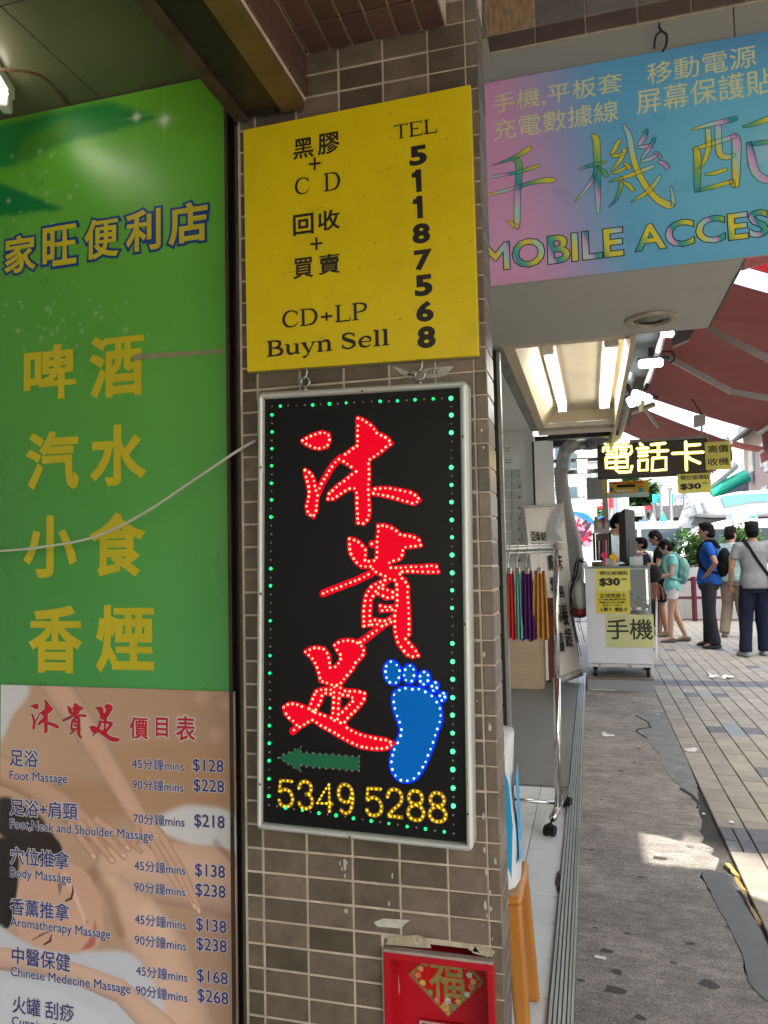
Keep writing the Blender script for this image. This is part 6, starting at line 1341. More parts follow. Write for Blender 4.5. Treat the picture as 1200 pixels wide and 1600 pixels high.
for (pts, lab, par) in (([aY(1108, 514, 5.6), aY(1205, 563, 5.4)], 0, aw2), ([aY(1040, 556, 6.8), aY(1143, 612, 6.7), aY(1230, 627, 6.4)], 0, aw2), ([aY(1160, 415, 4.2), aY(1215, 398, 4.4)], 0, aw1)):
    for i in range(len(pts)-1):
        b = MB(); b.tube([pts[i], pts[i+1]], [(.018, .034)]*2, 4); b.build('folding_arm', armm, par)
# wall bracket rail with flood lamps
fb = thing('lamp_rail', 'pale steel wall rail carrying flood lamps under the red awning', 'rail', (.5, 6.5, 2.7))
b = MB(); b.tube([aY(1038, 516, 4.75), aY(1024, 560, 5.35), aY(1008, 606, 6.3), aY(1001, 640, 7.1)], .022, 6); b.tube([aY(985, 645, 7.4), aY(1022, 632, 7.5)], .025, 6); b.tube([aY(1008, 640, 7.5), aY(1030, 668, 7.6)], .02, 6); b.build('rail', armm, fb)
b = MB(); b.box(.252, .47, 3.85, 8.6, 2.76, 2.82); b.box(.252, .27, 3.85, 8.6, 2.82, 3.2); tag(b.build('dark_fascia', mat('dark_grey_fascia', (.06, .065, .06), .7, var=.3, vs=4, dirt=.4)), 'dark grey fascia behind the flood lamps', 'fascia')
def flood(label, x, y, w_, h_, Y, ang=0, e=6):
    p = aY(x, y, Y); t = thing('flood_lamp', label, 'lamp', p, 'lit flood lamps on the awning rail'); r = Matrix.Rotation(ang, 3, 'Y'); k = Y/1174
    def R_(x0, x1, y0, y1, z0, z1): return [p+r @ Vector(v) for v in ((x0, y0, z0), (x1, y0, z0), (x1, y1, z0), (x0, y1, z0), (x0, y0, z1), (x1, y0, z1), (x1, y1, z1), (x0, y1, z1))]
    b = MB(); b.hexa(R_(-w_*k/2, w_*k/2, -.01, .03, -h_*k/2, h_*k/2)); b.build('lamp_face', mat('flood_lit', (.9, .93, 1), .3, var=0, emit=e, ecol=(.86, .93, 1)), t, bevel=h_*k*.35, bseg=3)
    b = MB(); b.hexa(R_(-w_*k/2, w_*k*.75, .01, .07, h_*k*.3, h_*k*.75)); b.hexa(R_(-.012, .02, .0, .03, h_*k*.7, h_*k*1.8)); b.build('lamp_body', blackp, t)
flood('long lit flood lamp under the red awning', 1017, 567, 35, 13, 5.15); flood('slanting lit flood lamp near the end of the awning rail', 1003, 618, 30, 11, 6.0, .45); flood('small lit flood lamp at the left end of the awning rail', 990, 626, 18, 16, 6.2, -.35); flood('small lit flood lamp tucked under the canopy edge', 1043, 521, 18, 9, 4.6, .15)
b = MB(); p = aY(1066, 526, 5.6); b.hexa([p+Vector(v) for v in ((-.06, 0, -.06), (.05, 0, -.02), (.05, .08, -.02), (-.06, .08, -.06), (-.06, 0, .05), (.09, 0, .06), (.09, .08, .06), (-.06, .08, .05))]); tag(b.build('unlit_flood_lamp', mat('lamp_grey', (.10, .10, .09), .4)), 'dark unlit flood lamp under the canopy edge', 'lamp')
b = MB(); b.tube(catmull([aY(1034, 550, 5.2), aY(1050, 549, 5.2), aY(1053, 562, 5.2), aY(1044, 567, 5.2)], 6), .006, 6); tag(b.build('lamp_wire', blackp), 'looping black wire of the long flood lamp', 'wire')
# plate for painted pink and yellow reflections on the fascia, left unbuilt
p = aY(985, 541, 4.9); b = MB(); b.prism([(.238+.0, 2.50), (.26, 2.50), (.26, 2.56), (.238, 2.56)], 3.79, 3.7905)
# ================================================================== PEOPLE
skin = mat('skin', (.38, .205, .135), .55, var=.06, vs=12, spec=.3); skin2 = mat('skin_fair', (.52, .31, .22), .55, var=.06, vs=12, spec=.3); hairm = mat('black_hair', (.007, .006, .006), .75, var=.4, vs=60, bump=.4, bs=120, spec=.12)
def remesh(mb, name, m, parent, vox, keep=False):
    o = mb.build(name, m, parent)
    md = o.modifiers.new('r', 'REMESH'); md.mode = 'VOXEL'; md.voxel_size = vox; md.use_smooth_shade = True
    sm = o.modifiers.new('s', 'SMOOTH'); sm.factor = .5; sm.iterations = 3
    dg = bpy.context.evaluated_depsgraph_get(); me = bpy.data.meshes.new_from_object(o.evaluated_get(dg)); me.materials.clear(); me.materials.append(m)
    if name not in ('body',):
        from mathutils import noise as mn
        amp = .008 if name == 'hair' else .006; fr_ = 34 if name == 'hair' else 11
        seed = Vector((random.uniform(0, 9), random.uniform(0, 9), 0))
        nn = [v.normal.copy() for v in me.vertices]
        for v, n1 in zip(me.vertices, nn):
            q = Vector((v.co.x, v.co.y, v.co.z*(.55 if name != 'hair' else 1)+v.co.y*.5))
            v.co += n1*amp*(mn.noise(q*fr_+seed)+.5*mn.noise(q*fr_*2.3+seed))
    old = o.data; o.modifiers.clear(); o.data = me; bpy.data.meshes.remove(old); me.name = name
    for p in me.polygons: p.use_smooth = True
    return o
def loft(mb, rings, n=18):  # rings: (x, y, z, rx, ry)
    vs = []
    for (x, y, z, rx, ry) in rings:
        for i in range(n):
            t = 6.2832*i/n; c, s = math.cos(t), math.sin(t); vs.append((x+rx*abs(c)**.85*(1 if c > 0 else -1), y+ry*abs(s)**.85*(1 if s > 0 else -1), z))
    f = [(j*n+i, j*n+(i+1) % n, (j+1)*n+(i+1) % n, (j+1)*n+i) for j in range(len(rings)-1) for i in range(n)]
    f += [tuple(range(n-1, -1, -1)), tuple((len(rings)-1)*n+i for i in range(n))]; mb.add(vs, f)
def hand(mb, w_, e, r=1.0, curl=.5):
    """palm, four bent fingers and a thumb in line with the forearm"""
    d = (Vector(w_)-Vector(e)).normalized(); up = Vector((0, 0, 1)); a = d.cross(up); a = a.normalized() if a.length > .05 else Vector((0, 1, 0)); c = a.cross(d)
    p0 = Vector(w_); p1 = p0+d*.075; mb.tube([p0, p0+d*.03, p1], [(.024, .018), (.036, .017), (.036, .014)], 10)
    for k, L in enumerate((.062, .072, .068, .052)):
        s = (k-1.5)*.019; b0 = p1+a*s-d*.01; b1 = b0+d*L*.5-c*curl*.012; b2 = b1+d*L*.45-c*curl*.035; mb.tube([b0, b1, b2], [.0095, .009, .0075], 6)
    t0 = p0+d*.03+a*.028; t1 = t0+a*.03+d*.02-c*.008; mb.tube([t0, t1, t1+d*.03-c*.012], [.012, .011, .009], 6)
def person(label, loc, ang, h, arms, legs, shirt, trousers, shoe, sk=skin, head=(0, 0), lean=0, short=False, sleeve=.5, female=False, hair='short', girth=1.0, vox=.013, bag=None, glasses=False, skirt=None, solem=None):
    """local frame: faces +X, left is +Y"""
    s = h/1.72; t = thing('person', label, 'person', (0, 0, 0)); root = t
    def L(x, y, z): return Vector((x*s+lean*max(z-.9, 0)*s, y*s, z*s))
    sh = .172 if female else .195; hp = .09
    neck = L(.005, 0, 1.46); hx, hz = math.sin(head[0]), math.cos(head[0]); hc = neck+Vector((hx*.12+.02, 0, hz*.13+.0))*s
    hr = Matrix.Rotation(head[1], 3, 'Z') @ Matrix.Rotation(head[0]*.9, 3, 'Y')
    def H(x, y, z): return hc+hr @ (Vector((x, y, z))*s)
    b = MB()   # the whole figure, skin
    b.ell(H(-.005, 0, .015), (.094*s, .075*s, .108*s), 18, 14, rot=hr); b.ell(H(.022, 0, -.035), (.066*s, .056*s, .078*s), 14, 10, rot=hr)
    b.tube([H(.088, 0, .022), H(.108, 0, -.012), H(.098, 0, -.022)], [.008*s, .014*s, .012*s], 8)       # nose
    b.ell(H(.080, 0, -.052), (.012*s, .024*s, .009*s), 8, 6, rot=hr); b.ell(H(.072, 0, -.088), (.02*s, .028*s, .018*s), 8, 6, rot=hr)  # lips, chin
    b.ell(H(.070, .0, .035), (.024*s, .058*s, .012*s), 10, 6, rot=hr)   # brow
    for sd in (-1, 1): b.ell(H(-.012, sd*.076, -.005), (.020*s, .010*s, .032*s), 8, 6, rot=hr)
    b.tube([neck+Vector((-.012, 0, -.05))*s, H(-.02, 0, -.06)], [.056*s*(.86 if female else 1), .052*s*(.86 if female else 1)], 12)
    g = girth
    tor = [(-.005, 0, .86, .10*g, .145), (0, 0, .96, .105*g, .155 if not female else .160), (.0, 0, 1.08, .10*g*(1 if not female else .85), .142 if not female else .118), (.005, 0, 1.22, .115, .158 if not female else .135), (.0, 0, 1.34, .108, .172 if not female else .15), (-.005, 0, 1.42, .075, .135), (-.005, 0, 1.465, .045, .06)]
    loft(b, [(*L(x, y, z)[:2], z*s, rx*s*.93, ry*s*.93) for x, y, z, rx, ry in tor])
    ct = MB(); loft(ct, [(*L(x, y, z)[:2], z*s, rx*s*(1.07 if z > 1 else (1.34 if z < .9 else 1.24)), ry*s*(1.06 if z > 1 else (1.24 if z < .9 else 1.14))) for x, y, z, rx, ry in tor])
    for sd, (e, w_) in arms.items():
        S0 = L(-.005, sd*sh, 1.395); E0 = L(*e); W0 = L(*w_)
        b.tube([S0, S0.lerp(E0, .5), E0, E0.lerp(W0, .35), W0], [.046*s, .043*s, .035*s, .036*s, .024*s], 10); hand(b, W0, E0)
        E1 = S0.lerp(E0, sleeve*2 if sleeve < .5 else 1); k = 1
        pts = [L(0, sd*.12, 1.39), S0, S0.lerp(E0, .3), S0.lerp(E0, min(sleeve*1.35, 1))]; rr = [.07*s, .062*s, .058*s, .056*s]
        if sleeve > .8: pts += [E0, E0.lerp(W0, .95)]; rr += [.048*s, .035*s]
        ct.tube(pts, rr, 12)
    tr = MB(); loft(tr, [(*L(x, 0, z)[:2], z*s, rx*s, ry*s) for x, z, rx, ry in ((0, .80, .108*g, .155), (0, .88, .118*g, .163), (0, .97, .110*g, .158), (0, 1.02, .104*g, .150))])
    shoes = []
    for sd, (kn, an, toe) in legs.items():
        Hp = L(0, sd*hp, .90); K = L(*kn); An = L(*an)
        b.tube([Hp, Hp.lerp(K, .5), K, K.lerp(An, .35), An], [.082*s, .068*s, .049*s, .052*s, .034*s], 12)
        b.tube([An, An+Vector((math.cos(toe)*.14, math.sin(toe)*.14, -.045))*s], [(.036*s, .03*s), (.036*s, .018*s)], 8)
        if short: tr.tube([Hp, Hp.lerp(K, .45), Hp.lerp(K, short)], [.088*s, .088*s, .086*s if not female else .095*s], 14)
        else: tr.tube([Hp, Hp.lerp(K, .5), K, K.lerp(An, .5), An+Vector((0, 0, -.02))], [.100*s, .096*s, .084*s, .078*s, .078*s], 14)
        sb = MB(); d = Vector((math.cos(toe), math.sin(toe), 0)); n_ = Vector((-d.y, d.x, 0)); A0 = An-d*.05*s; A0.z = .0
        P_ = [(-.035, .030, .075), (.02, .042, .085), (.10, .045, .062), (.17, .048, .045), (.225, .030, .032)]; vs = []; 
        for (u, ww, hh) in P_:
            base = A0+d*u*s
            for (yy, zz) in ((-ww, .004), (-ww*1.05, .022), (-ww*.7, hh), (ww*.7, hh), (ww*1.05, .022), (ww, .004)): vs.append(base+n_*yy*s+Vector((0, 0, zz*s+An.z-.08*s if An.z > .085*s else zz*s)))
        f = [(j*6+i, j*6+(i+1) % 6, (j+1)*6+(i+1) % 6, (j+1)*6+i) for j in range(4) for i in range(6)]+[tuple(range(5, -1, -1)), tuple(24+i for i in range(6))]
        sb.add(vs, f); shoes.append(sb)
    remesh(b, 'body', sk, root, vox)
    remesh(ct, 'shirt', shirt, root, vox*1.25); remesh(tr, 'trousers' if not short else 'shorts', trousers, root, vox*1.25)
    for sb in shoes:
        o = sb.build('shoe', shoe, root, smooth=False); md = o.modifiers.new('s', 'SUBSURF'); md.levels = 1; md.render_levels = 1
    hb = MB(); hb.ell(H(-.014, 0, .036), (.100*s, .084*s, .100*s), 18, 12, rot=hr)
    hb.ell(H(-.035, 0, -.005), (.084*s, .084*s, .092*s), 16, 10, rot=hr)
    for k in range(26): a_ = random.uniform(-1.6, 1.6); hb.ell(H(.02-.07*abs(a_)/1.6+random.uniform(0, .055), math.sin(a_)*.062, .085+random.uniform(-.01, .03)), (.03*s, .022*s, .022*s), 6, 5, rot=hr)
    if hair == 'bun': 
        hb.ell(H(-.13, 0, -.02), (.045*s, .045*s, .05*s), 10, 8); hb.ell(H(-.05, 0, -.05), (.075*s, .078*s, .06*s), 12, 8, rot=hr); hb.tube([H(.06, .06, .05), H(.055, .07, -.03)], [.02*s, .012*s], 7); hb.tube([H(.06, -.06, .05), H(.055, -.07, -.03)], [.02*s, .012*s], 7); hb.ell(H(.055, 0, .07), (.045*s, .062*s, .035*s), 10, 7, rot=hr)
    if hair == 'thick': hb.ell(H(-.05, 0, -.03), (.070*s, .084*s, .075*s), 12, 8, rot=hr); hb.ell(H(-.01, 0, .07), (.09*s, .088*s, .07*s), 12, 8, rot=hr)
    remesh(hb, 'hair', hairm, root, vox)
    for sd in (-1, 1):
        e_ = MB(); e_.ell(H(.086, sd*.030, .012), (.006*s, .012*s, .005*s), 8, 5, rot=hr); e_.build('eye', blackp, root)
    if glasses:
        e_ = MB(); 
        for sd in (-1, 1):
            e_.tube([H(.096, sd*.032+.022*math.cos(k*.785), .010+.016*math.sin(k*.785)) for k in range(9)], .0025*s, 5, cap=False); e_.tube([H(.094, sd*.056, .014), H(.0, sd*.082, .012)], .0025*s, 5)
        e_.build('glasses', blackp, root)
    if bag: bag(root, L, s)
    Rz = ang
    root.location = loc; root.rotation_euler = (0, 0, Rz)
    return root
ARM_DOWN = lambda sd, f=0: ((-.02+f, sd*.235, 1.12), (.05+f*2, sd*.24, .88))
def cloth(n, c, **k): return mat('cloth_'+n, c, .9, var=.10, vs=14, bump=.22, bs=22, spec=.15, **k)
def backpack(cols, size=1):
    def f(root, L, s):
        b = MB(); b.ell(L(-.20, 0, 1.20), (.085*s, .135*s*size, .20*s*size), 14, 10); b.ell(L(-.17, 0, 1.10), (.09*s, .145*s*size, .16*s*size), 14, 10); remesh(b, 'backpack', cols[0], root, .015)
        b = MB()
        for sd in (-1, 1): b.tube(catmull([L(-.13, sd*.09, 1.36), L(-.04, sd*.115, 1.47), L(.09, sd*.12, 1.40), L(.125, sd*.13, 1.25), L(.05, sd*.17, 1.08), L(-.13, sd*.12, 1.02)], 5), [(.010*s, .022*s)]*26, 6)
        b.build('strap', cols[1], root)
        if len(cols) > 2:
            b = MB(); b.ell(L(-.272, .05, 1.13), (.02*s, .05*s, .13*s), 10, 8); b.build('pocket', cols[2], root)
            b = MB()
            for k in range(5): b.tube([L(-.295, .0+.10*(k % 2), 1.04+k*.045), L(-.295, .10-.10*(k % 2), 1.085+k*.045)], .005, 5)
            b.build('cord', blackp, root)
    return f
def shoulder_bag(col, side=1, strapm=None, low=False):
    def f(root, L, s):
        z = .92 if low else .95
        b = MB(); b.hexa([L(-.14, side*.12, z-.16), L(.05, side*.24, z-.17), L(.0, side*.30, z-.17), L(-.22, side*.18, z-.16), L(-.14, side*.12, z+.10), L(.05, side*.24, z+.09), L(.0, side*.29, z+.09), L(-.20, side*.18, z+.10)]); b.build('bag', col, root, bevel=.03)
        b = MB(); b.tube(catmull([L(-.10, side*.16, z+.05), L(-.125, side*.02, 1.2), L(-.09, -side*.09, 1.42), L(.0, -side*.11, 1.49), L(.10, -side*.06, 1.38), L(.13, side*.05, 1.18), L(.05, side*.2, z+.05)], 5), [(.006*s, .02*s)]*31, 6); b.build('strap', strapm or col, root)
    return f
PI = math.pi
navyc = cloth('navy', (.012, .016, .035)); greyt = cloth('charcoal', (.028, .029, .038)); bluec = cloth('royal_blue', (.015, .085, .36)); tgrey = cloth('tee_grey', (.22, .225, .235)); aqua = cloth('aqua', (.20, .52, .50)); wsh = cloth('white', (.62, .62, .62)); blk = cloth('black', (.007, .007, .008)); khaki = cloth('khaki', (.22, .18, .13)); mint = cloth('mint', (.18, .38, .34)); limec = mat('lime_panel', (.38, .45, .02), .6, var=.1)
plaid = cloth('plaid', (.36, .48, .47))
n_ = plaid.node_tree.nodes; l_ = plaid.node_tree.links; bs_ = n_['Principled BSDF']; src = bs_.inputs['Base Color'].links[0].from_socket
tc = n_.new('ShaderNodeTexCoord'); br = n_.new('ShaderNodeTexBrick'); br.offset = 0; br.inputs['Scale'].default_value = 1; br.inputs['Brick Width'].default_value = .05; br.inputs['Row Height'].default_value = .045; br.inputs['Mortar Size'].default_value = .008
br.inputs['Color1'].default_value = (1, 1, 1, 1); br.inputs['Color2'].default_value = (1, 1, 1, 1); br.inputs['Mortar'].default_value = (.62, .7, .72, 1)
mpp = n_.new('ShaderNodeMapping'); mpp.inputs['Rotation'].default_value = (PI/2, 0, 0); l_.new(tc.outputs['Object'], mpp.inputs[0]); l_.new(mpp.outputs[0], br.inputs[0])
vm = n_.new('ShaderNodeVectorMath'); vm.operation = 'MULTIPLY'; l_.new(src, vm.inputs[0]); l_.new(br.outputs[0], vm.inputs[1]); l_.new(vm.outputs[0], bs_.inputs['Base Color'])
shb = mat('shoe_black', (.012, .012, .013), .4, var=.1); shg = mat('shoe_grey', (.22, .24, .24), .6, var=.15); shw = mat('shoe_trainer', (.05, .055, .06), .6, var=.6, vs=20)
STAND = {1: ((.01, .10, .49), (-.01, .11, .08), .15), -1: ((.01, -.10, .49), (-.01, -.11, .08), -.15)}
person('person in a royal blue t-shirt, hand on hip, with a black and lime backpack', (1.60, 11.47, 0), PI-.25, 1.76,
    {1: ((-.12, .30, 1.16), (.02, .17, .99)), -1: ((.04, -.26, 1.14), (.17, -.12, 1.12))}, {1: ((.0, .11, .49), (-.06, .12, .08), .1), -1: ((.03, -.11, .49), (.05, -.13, .08), -.25)},
    bluec, greyt, shb, head=(.05, .12), lean=-.04, sleeve=.46, hair='thick', girth=1.22, bag=backpack((blk, blk, limec), .85))
person('person in grey t-shirt and navy trousers seen from behind with thin sling strap', (2.02, 10.6, 0), PI/2+.15, 1.735,
    {1: ((.0, .27, 1.13), (.10, .26, .89)), -1: ((-.02, -.27, 1.13), (.06, -.27, .89))}, {1: ((.04, .11, .48), (-.02, .15, .08), .3), -1: ((.06, -.10, .49), (.10, -.12, .08), -.1)},
    tgrey, navyc, shg, sleeve=.46, girth=1.15, bag=shoulder_bag(blk, -1))
person('person in an aqua top, white shorts and mint backpack looking down at a phone', (1.17, 12.1, 0), PI+.05, 1.56,
    {1: ((.03, .21, 1.12), (.26, .10, 1.06)), -1: ((.03, -.21, 1.12), (.27, -.08, 1.07))}, {1: ((.05, .09, .47), (.06, .08, .08), .0), -1: ((-.05, -.09, .48), (-.20, -.10, .08), .0)},
    aqua, wsh, shw, sk=skin2, head=(.5, .0), sleeve=.33, short=.42, female=True, hair='bun', bag=backpack((mint, mint), .95))
person('person in a black t-shirt and black shorts looking down behind the one in aqua', (1.10, 12.9, 0), PI-.1, 1.72,
    {1: ((.05, .25, 1.14), (.28, .10, 1.16)), -1: ((.06, -.25, 1.14), (.29, -.06, 1.18))}, {1: ((.02, .10, .49), (-.04, .10, .08), .1), -1: ((.03, -.10, .49), (.10, -.12, .08), -.1)},
    blk, blk, mat('shoe_olive', (.10, .09, .04), .6, var=.5, vs=18), head=(.45, .1), sleeve=.44, short=.85)
person('person in a pale green checked shirt and khaki trousers with a black shoulder bag', (2.14, 12.85, 0), PI/2-.35, 1.735,
    {1: ((.0, .27, 1.13), (.12, .24, .92)), -1: ((.0, -.27, 1.13), (.12, -.24, .92))}, {1: ((.05, .10, .48), (-.08, .14, .08), .1), -1: ((.03, -.10, .49), (.16, -.12, .08), -.1)},
    plaid, khaki, mat('shoe_brown', (.09, .075, .06), .5), head=(.08, -.5), sleeve=.5, girth=1.15, bag=shoulder_bag(blk, 1))
person('person in a grey shirt half hidden at the right edge behind the one in grey', (2.62, 11.9, 0), PI/2, 1.77, {1: ARM_DOWN(1), -1: ARM_DOWN(-1)}, STAND, tgrey, greyt, shb, hair='thick', vox=.018)
person('person in a navy polo shirt and glasses facing left beside the counter end', (.86, 13.0, 0), PI, 1.60, {1: ARM_DOWN(1), -1: ((.02, -.24, 1.12), (.22, -.12, 1.08))}, STAND, navyc, greyt, shb, glasses=True, lean=.05, vox=.016)
person('person in a white shirt bending behind the navy polo shirt', (1.02, 13.8, 0), PI+.5, 1.62, {1: ARM_DOWN(1), -1: ARM_DOWN(-1)}, STAND, wsh, greyt, shb, head=(.4, 0), lean=.28, vox=.018)
person('stall keeper with glasses in a pale shirt bent over the counter tools', (.22, 9.35, .13), -.35, 1.72, {1: ((.08, .24, 1.14), (.27, .12, 1.20)), -1: ((.10, -.24, 1.14), (.30, -.08, 1.22))}, STAND, cloth('pale_teal', (.5, .6, .62)), navyc, shb, sk=skin2, head=(.45, 0), glasses=True, lean=.10, vox=.015)
# phones in hands
for (x, y, z, a_, lab) in ((.88, 12.1, .985, PI, 'dark phone held by the person in aqua'), (.80, 12.9, 1.20, PI, 'dark phone held by the person in black')):
    b = MB(); b.slab([(x-.05, y-.035, z), (x+.05, y-.035, z-.03), (x+.05, y+.035, z-.03), (x-.05, y+.035, z)], (0, 0, 1), .01); tag(b.build('held_phone', blackp, bevel=.002), lab, 'phone')
# ================================================================== KERB PLANTERS, RAILING
pw = mat('planter_white', (.5, .5, .5), .7, var=.08, dirt=.3, dirtcol=(.3, .3, .28), ds=3)
leafm = mat('leaf_green', (.055, .14, .022), .6, var=.5, vs=30, trans=.3); leafd = mat('leaf_dark', (.03, .085, .02), .6, var=.5, vs=30, trans=.2)
def bush(name, label, c, r, n, m, s=.05, cat='shrub', group=None, stem=True):
    t = thing(name, label, cat, (c[0], c[1], c[2]-r[2]), group); b = MB(); c = Vector(c)
    cl_ = [Vector((random.gauss(0, .45)*r[0], random.gauss(0, .45)*r[1], random.gauss(0, .4)*r[2])) for _ in range(14)]
    for k in range(n):
        q = random.choice(cl_)+Vector((random.gauss(0, .25)*r[0], random.gauss(0, .25)*r[1], random.gauss(0, .25)*r[2])); p = c+q
        u = Vector((random.uniform(-1, 1), random.uniform(-1, 1), random.uniform(-.6, .6))).normalized(); v = u.cross(Vector((random.uniform(-1, 1), random.uniform(-1, 1), random.uniform(-1, 1)))).normalized(); z = s*random.uniform(.6, 1.3)
        b.add([p-u*z, p+v*z*.45, p+u*z, p-v*z*.45], [(0, 1, 2, 3)])
    o = b.build('foliage', m, t); o['kind'] = 'stuff'
    b = MB()
    for k in range(5): b.tube([c+Vector((random.uniform(-.3, .3)*r[0], random.uniform(-.3, .3)*r[1], -r[2])), c+Vector((random.uniform(-.5, .5)*r[0], random.uniform(-.5, .5)*r[1], r[2]*.3))], [r[0]*.04, r[0]*.015], 5)
    b.build('stem', mat('bark', (.10, .07, .045), .9, var=.3), t); return t
for k, (x0, x1) in enumerate(((.2, 1.45), (1.5, 2.5), (2.55, 3.7), (3.75, 5.0))):
    t = thing('planter', 'white concrete kerb planter %s' % ('behind the stall', 'behind the person in aqua', 'behind the person in the checked shirt', 'at the right edge')[k], 'planter', ((x0+x1)/2, 16.2, 0), 'white kerb planters')
    b = MB(); b.box(x0, x1, 15.95, 15.99, 0, 1.02); b.box(x0, x1, 16.5, 16.54, 0, 1.02); b.box(x0, x0+.04, 15.99, 16.5, 0, 1.02); b.box(x1-.04, x1, 15.99, 16.5, 0, 1.02); b.build('planter_wall', pw, t, bevel=.01)
    b = MB(); b.box(x0+.04, x1-.04, 15.99, 16.5, .8, .95); b.build('soil', mat('soil', (.05, .035, .025), .95), t)
bush('shrub', 'bright green shrub in the planter left of the blue t-shirt', (2.02, 16.2, 1.35), (.30, .25, .30), 1500, leafm, .05, group='shrubs in the kerb planters')
bush('shrub', 'low green shrub in the planter above the head of the person in aqua', (1.45, 16.2, 1.12), (.45, .2, .14), 900, leafm, .05, group='shrubs in the kerb planters')
bush('shrub', 'green shrub in the planter right of the checked shirt', (2.95, 16.2, 1.48), (.32, .25, .30), 1400, leafm, .05, group='shrubs in the kerb planters')
bush('shrub', 'low green shrub seen above the navy polo shirt', (.95, 16.2, 1.15), (.35, .25, .22), 900, leafm, .05, group='shrubs in the kerb planters')
rl = thing('kerb_railing', 'dark red kerb railing between the people and the road', 'railing', (2, 15.6, 0)); rdm = mat('maroon_paint', S(90, 30, 45), .4, var=.1)
for x in (.8, 1.9, 3.0, 4.1): b = MB(); b.tube([(x, 15.6, 0), (x, 15.6, .85)], .05, 10); b.build('post', rdm, rl)
for z in (.8, .45): b = MB(); b.tube([(.2, 15.6, z), (5, 15.6, z)], .03, 8); b.build('rail', rdm, rl)
# ================================================================== VEHICLES
glass_d = mat('car_glass', (.04, .06, .08), .08, var=0, spec=.7); tyre = mat('tyre', (.02, .02, .02), .8); vwhite = mat('van_white', (.62, .63, .64), .3, var=.02, coat=.4)
def van(label, x, y, col, ang=0, L_=5.2, H_=2.05, cat='van', group=None, name='van'):
    t = thing(name, label, cat, (0, 0, 0), group); W_ = 1.75
    prof = [(0, .35), (0, min(1.0, H_-.7)), (.25, min(1.15, H_-.55)), (1.15, H_-.12), (1.6, H_), (L_-.1, H_), (L_, H_-.25), (L_, .35)]; b = MB(); b.prism(prof, -W_/2, W_/2); b.build('body', col, t, bevel=.07, bseg=3)
    b = MB()
    b.slab([(.32, -W_/2+.12, min(1.22, H_-.48)), (.32, W_/2-.12, min(1.22, H_-.48)), (1.10, W_/2-.18, H_-.17), (1.10, -W_/2+.18, H_-.17)][::-1], (-.9, 0, .8), .02); b.build('windscreen', glass_d, t)
    for yy in (-W_/2-.006, W_/2-.012):
        for (a, c) in ((.95, 1.75), (1.85, 3.2), (3.3, L_-.35)):
            b = MB(); zb_ = 1.22 if H_ > 1.8 else .88; b.prism([(a, zb_), (c, zb_), (c, H_-.2), (a+(.35 if a < 1 else 0), H_-.2)], yy, yy+.018); b.build('side_window', glass_d, t)
    for xx in (.85, L_-.95):
        for yy in (-W_/2+.02, W_/2-.22):
            b = MB(); b.tube([(xx, yy, .33), (xx, yy+.2, .33)], .33, 20); w_ = b.build('wheel', tyre, t); b = MB(); b.tube([(xx, yy-.01, .33), (xx, yy+.21, .33)], .18, 14); b.build('rim', steel, t)
    for yy in (-W_/2+.15, W_/2-.45): b = MB(); b.box(-.02, .05, yy, yy+.3, .75, .92); b.build('headlight', mat('headlight', (.7, .7, .65), .15), t, bevel=.02)
    b = MB(); b.box(-.03, .06, -.3, .3, .45, .58); b.build('number_plate', mat('plate', (.6, .55, .1), .4), t)
    t.location = (x, y, -.03); t.rotation_euler = (0, 0, ang); return t
van('white van on the road behind the shrub and the blue t-shirt', 1.35, 19.2, vwhite, .0); van('white taxi van parked left behind the crowd', -2.0, 24, vwhite, .15)
van('white van with dark windows behind the checked shirt', 4.5, 23.5, vwhite, PI+.1, H_=2.2, L_=5.0); van('silver van far along the road', 1.0, 31, mat('van_silver', (.4, .42, .45), .3, .4), -.2)
